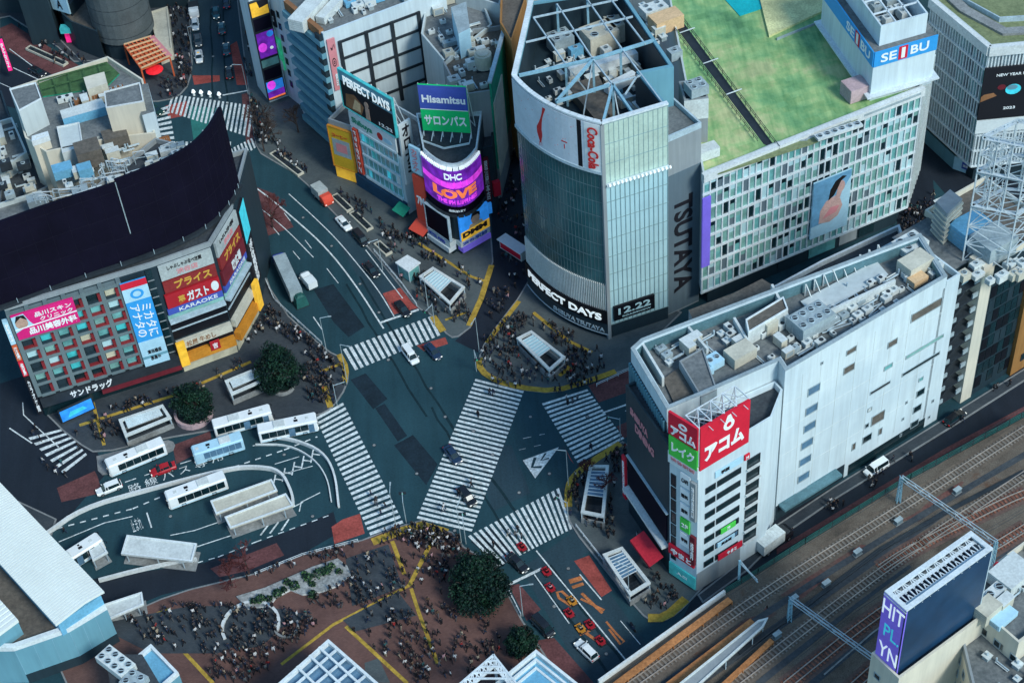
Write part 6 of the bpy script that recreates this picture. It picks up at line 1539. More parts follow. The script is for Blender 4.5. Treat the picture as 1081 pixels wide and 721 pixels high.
# ================================================================== ROOFTOP PLANT
MARKS={'white':[(855,346,'the big eight fan cooling unit'),(811,350,'the tall cream cabinet'),(781,379,'the cream rooftop box'),(965,286,'the large cream tank unit'),(753,386,'the bluish units'),(805,330,'the brown topped roof room'),(690,372,'the far parapet end'),(890,310,'the pale roof deck'),(915,322,'the row of pipes'),(725,395,'the red roof sign')],
'truss':[(633,50,'the cream cooling tower'),(655,38,'the second cooling tower'),(592,52,'the grey cooling unit'),(610,110,'the brown machine house'),(645,75,'the white ducts'),(570,100,'the curved hoarding'),(680,100,'the pale glass corner'),(575,40,'the far parapet')],
'left':[(97,172,'the striped plant tower'),(124,152,'the brownish plant box'),(92,186,'the bright blue tank'),(68,185,'the blue plant housing'),(170,175,'the curved end of the billboard'),(140,200,'the joint strip of the billboard'),(50,225,'the slim cream tower'),(190,165,'the tip of the black billboard')],
'old':[(5,150,'the frame edge'),(25,160,'the slim cream tower'),(15,190,'the gap between the old roofs'),(35,200,'the cream tower foot'),(10,215,'the green trimmed roof')],
'frame':[(327,20,'the long pinkish plant row'),(352,12,'the narrow duct row'),(375,15,'the pale pink sign'),(405,5,'the middle of the panel grid'),(440,-8,'the far end of the panel grid')],
'green':[(511,72,'the round cream tank'),(480,75,'the blue over green billboard'),(525,50,'the green screen wall'),(495,95,'the front parapet'),(486,20,'the pale blue stair block'),(460,20,'the white panelled building'),(505,10,'the top edge of the rear roof')],
'pent':[(935,0,'the band corner'),(960,15,'the letters side'),(905,-10,'the roof side'),(950,-20,'the far rim')],
'right':[(1022,252,'the bright blue tank box'),(1046,268,'the grey plant house'),(1003,300,'the pale curved duct'),(1070,285,'the pale rim corner'),(1000,265,'the long white building end'),(1060,240,'the scaffold legs'),(1030,290,'the stair pillar top')],
'corner':[(1066,612,'the large white plant box'),(1040,650,'the pale cube'),(1055,660,'the grey rim'),(1065,700,'the bottom of the stained roof'),(1048,632,'the slim white box')],
'cream':[(75,190,'the blue plant housing'),(100,175,'the striped tower'),(130,155,'the brown box'),(110,190,'the parapet of the billboard roof'),(145,130,'the cream tower wall'),(88,160,'the pale stepped wall'),(70,205,'the slim cream tower foot'),(115,125,'the vent slots'),(150,150,'the timber pergola')],
'store':[(703,30,'the orange topped box'),(690,16,'the coloured tanks'),(700,60,'the grey shaft tower')]}
def near(px,py,key): return min(MARKS[key],key=lambda m_:(m_[0]-px)**2+(m_[1]-py)**2)[2]

def ac_unit(px,py,z,sx,sy,h,label,rot=.5,fans=2,mat='pale_unit',group=None,pipe=False):
    c=G(px,py,z); t=thing('air_conditioner',label,'air conditioner',c,group)
    m_=MB(); m_.box((c.x,c.y),sx,sy,z+.15,z+h,mat,rot); m_.box((c.x,c.y),sx*.9,sy*.9,z,z+.15,'dark_steel',rot); m_.build('casing',t)
    m_=MB(); ca,sa=math.cos(rot),math.sin(rot); nx=max(1,fans); ny=0 if not fans else (2 if sy>2.2 else 1)
    for i in range(nx):
        for j in range(ny):
            x=(i+.5)/nx*sx-sx/2; y=(j+.5)/ny*sy-sy/2; r=min(sx/nx,sy/ny)*.36
            p=c+V((x*ca-y*sa,x*sa+y*ca,h)); r=min(r,.75)*(1 if fans>1 else .8); m_.tube(p,p+V((0,0,.14)),r,'steel',10); m_.tube(p+V((0,0,.145)),p+V((0,0,.155)),r*.82,'dark_steel',10); m_.bar(p+V((-r,0,.2)),p+V((r,0,.2)),.07,'steel')
    if fans: m_.build('fan',t)
    m_=MB()
    for k in range(5):
        zz=z+.3+(h-.5)*k/5; m_.box((c.x,c.y),sx+.04,sy*.8,zz,zz+.06,'grey_unit',rot)
    m_.build('grille',t); return t
random.seed(5)
GW='plant on the long white building roof'
ac_unit(855,346,ZR+.3,6.5,4,2.8,'big cooling unit with eight fans at the front parapet of the white building',.53,4,'grey_unit')
ac_unit(811,350,ZR,2.2,2,2.6,'tall cream equipment cabinet on the white building roof',.53,0,'beige')
ac_unit(781,379,ZR,4.4,2.8,2.2,'cream rooftop box near the front left parapet of the white building',.53,0,'beige')
ac_unit(753,386,ZR,2.6,2.2,1.6,'bluish rooftop unit behind the red roof sign',.53,2,'pale_blue'); ac_unit(744,395,ZR,2.2,1.8,1.4,'small bluish unit nearest the red roof sign',.53,1,'pale_blue')
ac_unit(965,286,ZR,5,3.2,2.6,'large cream tank unit at the right end of the white building roof',.53,0,'beige'); ac_unit(968,299,ZR,3,1.8,1.4,'peach topped unit in the right corner of the white building roof',.53,0,'peach')
ac_unit(960,262,ZR,5,3.6,1.5,'pale plant deck with railing at the back right of the white building roof',.53,2,'pale_unit')
for i,(px,py) in enumerate(((880,340),(890,336),(899,328),(907,322),(915,330),(905,336),(878,330),(893,325),(698,372),(704,378),(852,365),(838,372),(935,318),(943,310),(985,292),(990,284))):
    ac_unit(px,py,ZR,1.6,1.1,1.1,'grey cooling unit on the white roof near '+near(px,py,'white'),.53,1,random.choice(['pale_unit','grey_unit']),GW)
m_=MB()
for i in range(14):
    a=G(850+random.uniform(0,70),335+random.uniform(-4,18),ZR+.3); b=a+V((random.uniform(2,6),random.uniform(1,3.4),0)); m_.tube(a,b,.11,'steel',6)
for i in range(6):
    a=G(690+i*9,368+i*6,ZR+.3); m_.tube(a,a+V((2.5,1.5,0)),.12,'steel',6)
tag(m_.build('roof_pipes'),'tangle of grey pipes across the white building roof','pipes')
GQ='plant inside the truss roof of the glass tower'
ac_unit(633,50,41,6,4.5,4,'cream cooling tower with dark fans inside the truss roof',.4,2,'beige'); ac_unit(655,38,41,5,4.5,4,'second cream cooling tower, at the back right of the truss roof',.4,2,'beige')
ac_unit(592,52,41,4,3.5,3.2,'grey cooling unit at the left inside the truss roof',.4,2,'grey_unit')
for px,py in ((570,40),(580,30),(600,28),(612,24),(622,40),(608,60),(640,62),(655,75),(662,88),(650,100),(645,82),(668,60),(630,20),(645,15)):
    ac_unit(px,py,41,random.uniform(1.4,3),random.uniform(1.2,2),random.uniform(1,2.4),'rooftop unit under the steel truss near '+near(px,py,'truss'),.4,1,random.choice(['pale_unit','grey_unit','blue_tank']),GQ)
m_=MB(); 
for (a,b) in (((626,72),(672,58)),((640,95),(670,80)),((600,75),(620,68))): m_.bar(G(*a,44),G(*b,44),1.4,'white_paint',1.6)
tag(m_.build('roof_duct'),'white ducts crossing inside the truss roof','duct')
roofbox(None,'machine_house',[(598,90),(632,80),(650,118),(630,128)],41,43,'roof_brown') and None
o=[x for x in COL.objects if x.name.startswith('machine_house') and x.parent is None][-1]; tag(o,'brown machine room floor block in the front of the truss roof','roof room')
# department store roof bits
ac_unit(703,30,ZS,6,3.5,3,'orange topped plant box at the left edge of the green roof',.4,0,'peach'); ac_unit(690,16,ZS,5,3,2,'pale plant with coloured tanks near the back of the green roof',.4,2)
ac_unit(735,98,ZS+10,3.4,3,2,'machinery with a red tank on top of the grey shaft tower',.35,2,'grey_unit'); ac_unit(745,166,ZS,4.4,2.2,2.2,'white gabled duct unit at the foot of the grey shaft tower',.35,0,'pale_unit')
ac_unit(712,62,ZS,2.4,2,2,'small grey plant unit between truss roof and green roof',.4,1,'grey_unit')
ac_unit(902,102,ZS,4,3.6,3,'pink topped box hut beside the white penthouse',.35,0,'pink_stone'); ac_unit(885,140,ZS+.9,9,1.6,.6,'long grey rack of plant along the parapet of the green roof',.33,6,'pale_unit'); 
for k in range(10):
    f1,f2=random.uniform(.2,.8),random.uniform(.06,.7); q_=pi[0].lerp(pi[1],f1).lerp(pi[3].lerp(pi[2],f1),f2); px,py=proj((q_.x,q_.y,zp)); ac_unit(px,py,zp,random.uniform(1.2,2.4),random.uniform(1,2),random.uniform(1.2,2.5),'plant unit inside the white penthouse top near '+near(px,py,'pent'),.3,1,random.choice(['grey_unit','pale_unit']),'plant on the white penthouse')
# left roofs
random.seed(9)
for i in range(16):
    px=random.uniform(70,195); py=232-(px-70)*.5+random.uniform(-18,2); ac_unit(px,py,29,random.uniform(1.4,3.4),random.uniform(1.2,2.4),random.uniform(1,2.4),'rooftop unit behind the black billboard near '+near(px,py,'left'),-.25+.5,1,random.choice(['grey_unit','pale_unit','blue_tank','beige']),'plant behind the black billboard')
ac_unit(97,172,29,4.6,4,4,'tall striped beige plant tower behind the black billboard',.3,0,'roof_brown'); ac_unit(124,152,29,4.6,3.2,2.6,'wide brownish plant box in front of the cream block',.3,0,'roof_brown'); ac_unit(92,186,29,2.6,2.2,2.4,'bright blue topped tank behind the black billboard',.3,0,'blue_tank'); ac_unit(68,185,29,3.6,2.6,2,'blue plant housing beside the slim cream tower',.3,0,'blue_tank')
for i in range(10): ac_unit(82+i*5.2,111-i*1.6,30,1,.9,1.3,'brown plant unit lined up along the roof garden '+('beside its garden hut' if i>6 else 'by the blue tank' if i>3 else 'towards the stair head'),.3,1,'wood','plant along the roof garden')
m_=MB()
for i in range(24):
    px=random.uniform(40,200); py=240-(px-40)*.46+random.uniform(-20,0); a=G(px,py,29); b=a+V((random.uniform(-4,4),random.uniform(-1,1.5),0)); hh=random.uniform(1.5,3)
    m_.bar(a,a+V((0,0,hh)),.12,'steel'); m_.bar(b,b+V((0,0,hh)),.12,'steel'); m_.bar(a+V((0,0,hh)),b+V((0,0,hh)),.12,'white_steel'); m_.bar(a+V((0,0,hh*.5)),b+V((0,0,hh*.5)),.1,'steel')
tag(m_.build('roof_railing'),'pale pipe railings running over the roof behind the black billboard','railing')
for i in range(8):
    px,py=random.uniform(0,50),random.uniform(150,225); ac_unit(px,py,24,random.uniform(1.5,3),random.uniform(1.2,2.4),random.uniform(1,2.2),'old rooftop unit on the pale roofs near '+near(px,py,'old'),.3,1,random.choice(['grey_unit','beige','dark_steel']),'plant on the left edge roofs')
# top centre roofs
ac_unit(327,20,ZG-1.5,10,3.4,2.8,'long pinkish plant row on the white panelled building roof',1.05,0,'pale_unit'); ac_unit(352,12,ZG-1.5,10,2,1.8,'narrow white duct row on the white panelled building roof',1.05,0,'pale_unit')
for i in range(9):
    px,py=370+i*10,14-i*2.4+random.uniform(-8,6); ac_unit(px,py,ZG-1.5,random.uniform(1.4,3.4),random.uniform(1.2,2.2),random.uniform(1,2),'rooftop unit along the panelled building parapet near '+near(px,py,'frame'),.35,1,random.choice(['grey_unit','pale_unit','blue_tank']),'plant on the panelled building')
for i in range(9):
    px,py=random.uniform(472,512),random.uniform(48,95); ac_unit(px,py,26,random.uniform(1.4,3),random.uniform(1.2,2.2),random.uniform(1,2.2),'rooftop unit on the green sided building near '+near(px,py,'green'),.3,1,random.choice(['grey_unit','pale_unit','beige']),'plant on the green sided building')
t=thing('water_tank','round cream water tank on the green sided building roof','water tank',G(511,72,26)); c=G(511,72,26); m_=MB(); m_.tube(c+V((0,0,.4)),c+V((0,0,3.4)),1.7,'beige',16); m_.tube(c+V((0,0,3.4)),c+V((0,0,3.7)),1.2,'beige',16); m_.build('tank',t); m_=MB(); m_.box((c.x,c.y),3,3,26,26.4,'dark_steel'); m_.build('stand',t)
roofbox(None,'stair_block',[(476,8),(492,2),(496,30),(484,36)],26,32,'pale_blue','grey_unit'); o=[x for x in COL.objects if x.name.startswith('stair_block') and x.parent is None][-1]; tag(o,'pale blue stair head block on the rear roof at the top','roof room')
# right roofs
ac_unit(1022,252,31.5,6,4.2,3.6,'bright blue tank box below the lattice scaffold',.5,0,'blue_tank'); ac_unit(1046,268,31.5,6,5.,4,'grey pitched plant house beside the lattice scaffold',.5,0,'grey_unit'); ac_unit(1033,244,31.5,2.6,2.2,2.6,'dark teal cylinder housing behind the blue tank box',.5,1,'teal_wall')
for i in range(12):
    px,py=random.uniform(1015,1080),random.uniform(282,300); ac_unit(px,py,31.5,random.uniform(1.2,2.2),random.uniform(1,1.6),random.uniform(1,1.8),'cooling unit along the pale rimmed roof near '+near(px,py,'right'),.53,1,random.choice(['pale_unit','beige']),'plant on the right hand roofs')
ac_unit(1003,300,29,5,3,1.6,'pale blue curved duct in the roof gap by the stair building',.5,1,'pale_blue')
# lower right
zc=zlow
ac_unit(1066,612,zc,5.5,4.2,2.4,'large white plant box right of the blue billboard',.62,0,'pale_unit'); ac_unit(1048,632,zc,4,1.8,2,'slim white plant box beside the blue billboard',.62,2,'pale_unit'); ac_unit(1040,650,zc,3.4,2.6,2.6,'pale cube of plant near the cream parapet',.62,0,'beige'); ac_unit(1055,652,zc,4,3,1.2,'bluish low plant deck on the cream building roof',.62,0,'pale_blue')
c=G(1052,605,zc); t=thing('red_ball','small red ball marker on the cream building roof','marker',c); m_=MB(); m_.tube(c,c+V((0,0,1.2)),.1,'steel',6)
m_.build('pole',t); m_=MB()
for k in range(5): a0,a1=-90+k*36,-90+(k+1)*36; r0,r1=.7*math.cos(math.radians(a0)),.7*math.cos(math.radians(a1)); m_.tube(c+V((0,0,1.7+.7*math.sin(math.radians(a0)))),c+V((0,0,1.7+.7*math.sin(math.radians(a1)))),max(r0,.02),'sign_red',10,max(r1,.02),cap=False)
m_.build('ball',t)
ac_unit(124,703,8,6,3,1.6,'station plant deck with eight round fans at lower left',-.75,4,'pale_unit'); ac_unit(143,722,8,3.4,3,1.4,'grey plant unit below the fan deck at lower left',-.6,2,'grey_unit')
m_=MB(); p=XY([(110,690),(150,690),(180,740),(120,740)],8); m_.prism(p,0,7.9,'dark_wall','roof_dark'); tag(m_.build('service_block'),'dark service block under the fan deck at lower left','building')
# sign tower roof
ac_unit(772,418,ZA,3,2,1.8,'dark plant unit behind the red roof sign',.55,1,'dark_steel')
_proto={}
def proto(kind):
    if kind in _proto: return _proto[kind]
    m_=MB()
    if kind==0: m_.box((0,0),1.3,.8,.1,1.,'pale_unit'); m_.box((0,0),1.1,.7,0,.1,'dark_steel'); m_.tube((-.2,0,1.),(-.2,0,1.06),.3,'dark_steel',8); m_.box((.45,-.41),.3,.02,.3,.8,'dark_steel')
    elif kind==1: m_.box((0,0),.9,.9,0,.7,'grey_unit',0,.9,.9); m_.box((0,0),1.1,1.1,.7,.78,'pale_unit'); m_.tube((0,0,.78),(0,0,1.15),.16,'steel',8)
    elif kind==2: m_.tube((-1.3,0,.3),(1.3,0,.3),.14,'steel',8); m_.tube((-1.3,.35,.3),(1.3,.35,.3),.09,'pale_unit',8); m_.box((-.8,.15),.12,.7,0,.25,'dark_steel'); m_.box((.8,.15),.12,.7,0,.25,'dark_steel'); m_.tube((1.3,0,.3),(1.3,0,1.1),.14,'steel',8)
    elif kind==3: m_.box((0,0),1.9,1.1,.15,1.7,'beige'); m_.box((0,0),1.7,1.,0,.15,'dark_steel'); m_.box((0,-.56),1.5,.03,.4,1.4,'grey_unit'); m_.box((0,0),2.,1.2,1.7,1.76,'pale_unit')
    else: m_.tube((0,0,.2),(0,0,1.6),.6,'blue_tank',12); m_.tube((0,0,1.6),(0,0,1.8),.6,'blue_tank',12,.2); m_.box((0,0),1.1,1.1,0,.2,'dark_steel')
    _proto[kind]=m_.build('rooftop_unit'); COL.objects.unlink(_proto[kind]); return _proto[kind]
KW=['cooling box','roof vent','pipe run','beige cabinet','blue tank']
def scatter(poly,n,z,rot,where,seed,kinds=(0,0,1,2,2,3),zref=None,key='white'):
    random.seed(seed); xs=[p[0] for p in poly]; ys=[p[1] for p in poly]; k=0; done=[]
    for _ in range(n*30):
        if k>=n: break
        x,y=random.uniform(min(xs),max(xs)),random.uniform(min(ys),max(ys))
        if not inpoly_(x,y,poly): continue
        g=G(x,y,zref or z); g.z=z
        if any((g.x-q.x)**2+(g.y-q.y)**2<2. for q in done): continue
        kd=random.choice(kinds); o=proto(kd).copy(); COL.objects.link(o); o.location=g; o.rotation_euler=(0,0,rot+random.choice((0,1.571,3.142))); s_=random.uniform(.75,1.3); o.scale=(s_,s_,s_)
        tag(o,random.choice(['','']) + ('bigger ' if s_>1.05 else 'little ' if s_<.88 else '')+KW[kd]+' near '+near(x,y,key),'rooftop unit','plant '+where); done.append(g); k+=1
def inpoly_(x,y,p):
    r=False
    for i in range(len(p)):
        (x1,y1),(x2,y2)=p[i],p[i-1]
        if (y1>y)!=(y2>y) and x<(x2-x1)*(y-y1)/(y2-y1)+x1: r=not r
    return r
scatter([(570,22),(650,2),(672,30),(700,70),(690,95),(655,110),(640,90),(620,62),(560,75)],60,41,.4,'under the steel truss',31,(0,0,1,2,2,3,3),50,key='truss')
scatter([(790,355),(830,340),(925,292),(960,285),(990,290),(940,325),(850,375),(800,378)],44,ZR,.53,'on the long white roof',32,(0,0,1,2,2,3),ZW-1.5)
scatter([(690,365),(745,345),(775,345),(785,358),(740,385),(715,395)],16,ZR,.53,'on the left end of the long white roof',33,(0,0,1,2,2,3),ZW-1.5)
scatter([(60,238),(160,165),(200,165),(205,175),(150,218),(60,262)],30,29,.3,'behind the black billboard roof',34,(0,1,2,3,3),key='left')
scatter([(66,196),(120,150),(150,150),(120,190),(80,215)],26,29,.3,'in front of the cream block',45,(0,1,2,2,3),key='cream')
scatter([(96,128),(150,118),(158,140),(110,160)],9,29,.3,'in front of the cream block',46,(0,1,2),key='cream')
scatter([(130,95),(45,108),(60,118),(110,112)],10,30,.3,'on the cream block roof',35,key='left')
scatter([(330,10),(345,28),(450,-6),(440,-20)],18,ZG-1.5,.35,'on the panelled building roof',36,key='frame')
scatter([(474,66),(490,98),(518,92),(530,45),(500,42)],22,26,.3,'on the green sided roof',37,(0,1,2,3,0),key='green')
scatter([(452,40),(470,60),(512,28),(498,0),(458,0)],14,26,.3,'on the pale rear roof',38,key='green')
scatter([(985,265),(1010,296),(1030,285),(1078,258),(1050,232),(1012,240)],34,29,.5,'by the lattice scaffold',39,(0,0,1,2,3,4),key='right')
scatter([(0,140),(14,135),(26,165),(4,180)],8,22,.3,'on the left edge pale roof',40,key='old'); scatter([(4,190),(34,170),(50,200),(8,220)],10,20,.3,'on the low left cluttered roof',41,(0,1,2,3),key='old')
scatter([(1040,655),(1080,628),(1080,605),(1050,620)],8,zlow,.62,'beside the blue billboard',42,key='corner')
scatter([(1035,690),(1078,660),(1080,720),(1045,735)],7,20,.62,'on the stained corner roof',43,(1,2),key='corner')
scatter([(672,4),(690,50),(705,40),(700,10)],10,ZS,.4,'at the left edge of the green roof',44,key='store')
# ================================================================== STREET FURNITURE
def entrance(label,quad,z=2.9,z0=KH,open_end=2,glass='glass_pale',wallm='concrete'):
    p=[G(*q,z) for q in quad]; c=sum(p,V((0,0,0)))/4; t=thing('subway_entrance',label,'subway entrance',V((c.x,c.y,z0)),'covered stairways down to the underground')
    pi=[V((q.x,q.y)) for q in p]
    m_=MB(); m_.rim(pi,z0,z0+1.15,.3,wallm); m_.build('low_wall',t)
    m_=MB(); m_.rim(pi,z-.3,z+.12,.55,'pale_unit'); m_.build('roof_frame',t)
    a,b,cc,d=[V((q.x,q.y,z)) for q in p]
    m_=MB(); ii=inset(pi,.7); 
    e0=a.lerp(d,.12);e1=b.lerp(cc,.12);e2=b.lerp(cc,.62);e3=a.lerp(d,.62)
    f=[e0.lerp(e1,.12),e0.lerp(e1,.88),e3.lerp(e2,.88),e3.lerp(e2,.12)]
    m_.prism([V((q.x,q.y)) for q in f],z-.12,z-.04,glass); m_.build('glass_roof',t)
    m_=MB(); n=7
    for k in range(n+1): m_.bar(f[0].lerp(f[3],k/n)+V((0,0,.02)),f[1].lerp(f[2],k/n)+V((0,0,.02)),.12,'white_steel')
    m_.build('glazing_bar',t)
    m_=MB(); n=10
    for k in range(n):
        q=[a.lerp(d,k/n),b.lerp(cc,k/n),b.lerp(cc,(k+1)/n),a.lerp(d,(k+1)/n)]; m_.prism(inset([V((v.x,v.y)) for v in q],.02) if False else [V((v.x,v.y)) for v in q],z0-.1,z0+.02+.09*k*0+.03*((n-k)%3),'dark_steel' if k%2 else 'roof_dark')
    m_.build('stair',t)
    for q in p:
        q2=V((q.x,q.y,0)).lerp(V((c.x,c.y,0)),.05); m_=MB(); m_.box((q2.x,q2.y),.18,.18,z0+1.15,z-.3,'steel'); m_.build('post',t)
    return t
entrance('glass covered stairway on the pavement in front of the round fronted tower',[(442,292),(457,282),(491,303),(475,322)])
entrance('glass covered stairway in the crowd before the curved glass tower',[(545,357),(561,349),(597,377),(580,392)])
entrance('glass covered stairway ringed by people left of the dark shop block',[(622,491),(643,491),(638,546),(613,541)],glass='glass_blue')
entrance('blue glazed stairway beside the red awning and lower road',[(636,585),(657,577),(687,615),(665,629)],glass='glass_blue')
entrance('pale covered stairway in front of the red window building',[(125,443),(172,427),(181,441),(132,461)])
entrance('pale covered stairway between the two left trees by the orange shop',[(237,402),(274,387),(281,401),(244,417)])
q=[(417,277),(430,269),(444,277),(431,287)]; p=XY(q,3.4); c=sum(p,V((0,0)))/4
t=thing('police_box','teal glazed kiosk with a pale square roof on the kerb','kiosk',(c.x,c.y,KH)); m_=MB(); m_.prism(inset(p,.35),KH,3.1,'glass_teal'); m_.build('wall',t); m_=MB(); m_.prism(p,3.1,3.4,'white_paint'); m_.build('roof',t); m_=MB()
for a in inset(p,.3): m_.box((a.x,a.y),.15,.15,KH,3.1,'steel')
m_.build('post',t)
def planter(a,b,label,w_=1.6,green=False):
    A=G(*a);B=G(*b); d=(B-A).normalized(); n_=V((-d.y,d.x,0))*w_/2; q=[A+n_,B+n_,B-n_,A-n_]; t=thing('planter',label,'planter',(A+B)/2,'kerbside planters on the upper road'); m_=MB(); m_.rim(q,KH,KH+.55,.25,'beige'); m_.build('rim',t); m_=MB(); m_.prism(inset(q,.25),KH,KH+.35,'dark_steel' if not green else 'leaf_dark'); m_.build('soil',t)
    m_=MB()
    for i in range(40): c=A.lerp(B,random.uniform(.05,.95))+n_*random.uniform(-.6,.6)+V((0,0,KH+.4+random.random()*.3)); leaf(m_,c,.18,'leaf_dark')
    m_.build('plants',t)
planter((353,208),(370,224),'kerb planter nearest the orange red lorry'); planter((372,226),(391,244),'kerb planter beside the white saloon car'); planter((398,258),(411,270),'short kerb planter close to the teal kiosk'); planter((288,163),(318,186),'long empty kerb planter near the bare tree'); planter((30,52),(70,70),'long planter strip at the top left street'); planter((54,62),(70,70),'short planter strip in the top left street') if False else None
def shelter(label,quad,z=2.5,z0=.15,mat='beige'):
    t=slab_thing('bus_shelter',label,'bus shelter',quad,z0-.15,z,mat,'white_paint','shelters on the bus station islands',post=True)
    m_=MB(); p=[G(*q,z) for q in quad]; m_.prism(inset(p,-.1),-.1,.15,'kerb','concrete'); m_.build('island',t); return t
shelter('upper beige bus shelter roof on the station island',[(222,529),(287,506),(293,518),(228,543)])
shelter('lower beige bus shelter roof, parallel to the upper one',[(237,546),(302,521),(310,534),(243,558)])
shelter('wide pale bus shelter with an orange cone at its end',[(134,565),(208,574),(203,593),(128,585)],mat='pale_unit')
shelter('short pale shelter tucked beside the ribbed roof',[(92,576),(104,569),(114,583),(98,592)],mat='pale_unit')
shelter('pale shelter roof on the plaza edge by the ribbed roof',[(104,640),(150,625),(152,638),(110,656)],mat='pale_unit')
c=G(188,590); t=thing('traffic_cone','orange traffic cone at the end of the wide shelter','traffic cone',c); m_=MB(); m_.tube(c+V((0,0,.06)),c+V((0,0,1.3)),.4,'orange_red',10,.08); m_.build('cone',t); m_=MB(); m_.box((c.x,c.y),.9,.9,0,.06,'orange_red'); m_.build('base',t)
def lamp(px,py,h,label,ang=0.,group='street lamps'):
    c=G(px,py,KH); t=thing('street_lamp',label,'street lamp',c,group); m_=MB(); m_.tube(c,c+V((0,0,h)),.085,'grey_unit',6,.05); m_.build('pole',t); m_=MB(); d=V((math.cos(ang),math.sin(ang),0)); m_.bar(c+V((0,0,h)),c+d*1.6+V((0,0,h+.2)),.09,'steel'); m_.build('arm',t); m_=MB(); q=c+d*1.8+V((0,0,h+.15)); m_.box((q.x,q.y),.7,.22,q.z,q.z+.12,'grey_unit',ang); m_.build('lamp_head',t)
for px,py,h,a,l in ((506,372,9,-2,'street lamp at the corner of the curved glass tower pavement'),(452,325,9,-1.8,'street lamp at the kerb by the upper crosswalk'),(366,400,9,-.5,'street lamp at the corner of the left pavement'),(600,512,9,3,'street lamp at the rounded kerb left of the stairway'),(487,572,9,1.2,'street lamp beside the round plaza tree'),(418,556,9,1.5,'street lamp at the plaza edge by the left crosswalk'),(664,634,9,2.6,'street lamp by the blue glazed stairway'),(345,372,9,0,'street lamp beside the big left tree'),(262,100,8,3.1,'street lamp on the upper road by the lit panels'),(205,60,8,0,'street lamp on the upper left kerb'),(404,285,8,3.6,'street lamp near the teal kiosk'),(552,650,8,0,'street lamp beside the small round tree')): lamp(px,py,h,l,a)
for k_,(px_,py_) in enumerate(((205,101),(213,101.5),(222,102.5),(232,103.5))):
    c=G(px_,py_,0); t=thing('bollard_lamp','white lamp bollard in the row of four across the top crosswalk','bollard',c,'lamp bollards at the upper crosswalk'); m_=MB(); m_.tube(c,c+V((0,0,.9)),.3,'sign_white',8,.2); m_.build('post',t); m_=MB(); m_.tube(c+V((0,0,.9)),c+V((0,0,1.5)),.5,'lit_white',10,.25); m_.build('lamp_head',t)
def signal(px,py,label,ang):
    c=G(px,py,KH); t=thing('traffic_light',label,'traffic light',c,'traffic lights of the crossing'); m_=MB(); m_.tube(c,c+V((0,0,5.6)),.08,'grey_unit',6); d=V((math.cos(ang),math.sin(ang),0)); m_.bar(c+V((0,0,5.3)),c+d*2.2+V((0,0,5.5)),.1,'steel'); m_.build('pole',t); m_=MB(); q=c+d*2.2+V((0,0,5.2)); m_.box((q.x,q.y),1.2,.3,5.2,5.65,'dark_steel',ang+1.57); m_.build('signal_head',t); m_=MB(); m_.box((q.x,q.y),.26,.36,5.3,5.55,'lit_green',ang+1.57); m_.build('lens',t)
for px,py,a,l in ((459,343,-2.2,'traffic light at the upper crosswalk by the yellow paving'),(356,428,.2,'traffic light at the left crosswalk end by the big tree'),(503,392,-1.4,'traffic light at the top of the diagonal crosswalk'),(655,464,2.8,'traffic light at the right crosswalk by the dark shop block'),(492,574,1.6,'traffic light where the diagonal crosswalk meets the plaza'),(600,552,2.4,'traffic light at the lower crosswalk kerb'),(429,552,1.6,'traffic light at the plaza end of the left crosswalk')): signal(px,py,l,a)
def guard(pts,label,z0=KH):
    q=[G(*p,z0) for p in pts]; t=thing('guard_rail',label,'guard rail',q[0]); m_=MB(); mp=MB()
    for a,b in zip(q,q[1:]):
        n=max(1,int((b-a).length/2))
        for k in range(n+1): c=a.lerp(b,k/n); mp.tube(c,c+V((0,0,.85)),.06,'white_steel',5)
        for z in (.45,.82): m_.bar(a+V((0,0,z)),b+V((0,0,z)),.07,'white_steel')
    m_.build('rail',t); mp.build('post',t)
guard([(260,250),(290,318),(340,364)],'white guard rail along the kerb by the grey lorry'); guard([(395,266),(425,302),(440,323)],'white guard rail along the kerb near the teal kiosk'); guard([(608,556),(640,597),(664,630)],'white guard rail on the kerb beside the blue glazed stairway'); guard([(270,607),(320,587),(378,572)],'white guard rail along the plaza edge by the red paint'); guard([(630,408),(664,392)],'white guard rail at the kerb of the crowded tower corner'); guard([(230,456),(268,449)],'white guard rail behind the white buses'); guard([(520,600),(535,620),(550,650)],'white guard rail on the plaza kerb by the round trees')
sb=sign
W_=Wall(G(68,446,0).to_2d(),G(99,432,0).to_2d()); sign('lit_screen','bright blue video screen at street level below the red window building','screen',W_,(-.3,W_.L+.1,.8,3.6),'lit_blue',(),.3,.6,shapes=[([(.2,.2),(.8,.3),(.7,.6),(.3,.6)],'lit_cyan')],border='dark_steel')
W_=Wall(G(528,262,0).to_2d(),G(551,277,0).to_2d()); t=thing('stall','small white shop stand with red patterned front at the side street mouth','stall',W_.pt(2,0,0)); m_=MB(); W_.panel(m_,0,W_.L,.1,2.4,-1.6,0,'pale_unit'); m_.build('body',t); m_=MB(); W_.panel(m_,.3,W_.L-.3,.5,2.2,.0,.12,'sign_red'); 
m_.build('front_panel',t); m_=MB(); W_.panel(m_,-.2,W_.L+.2,2.4,2.6,-1.9,.5,'sign_white'); m_.build('roof',t)
# flower of posters / street stall by orange shop
W_=Wall(G(283,335,0).to_2d(),G(272,360,0).to_2d()) 
for k_,(px_,py_,rr_) in enumerate(((322,607,.7),(350,598,.7),(358,604,.6),(303,615,.7),(330,617,.6),(300,623,.6),(268,635,.7),(284,632,.6))):
    shrub(px_,py_,rr_,.8,80,'low dark ground shrub on the stone bed near '+['its highest shrub','its crossing end','its blunt tip','the olive shrub','the brownish rim shrub','the inner bend','its tail','the low olive tail shrub'][k_],'shrub',None,KH+.38,('leaf','leaf_dark','grass'))
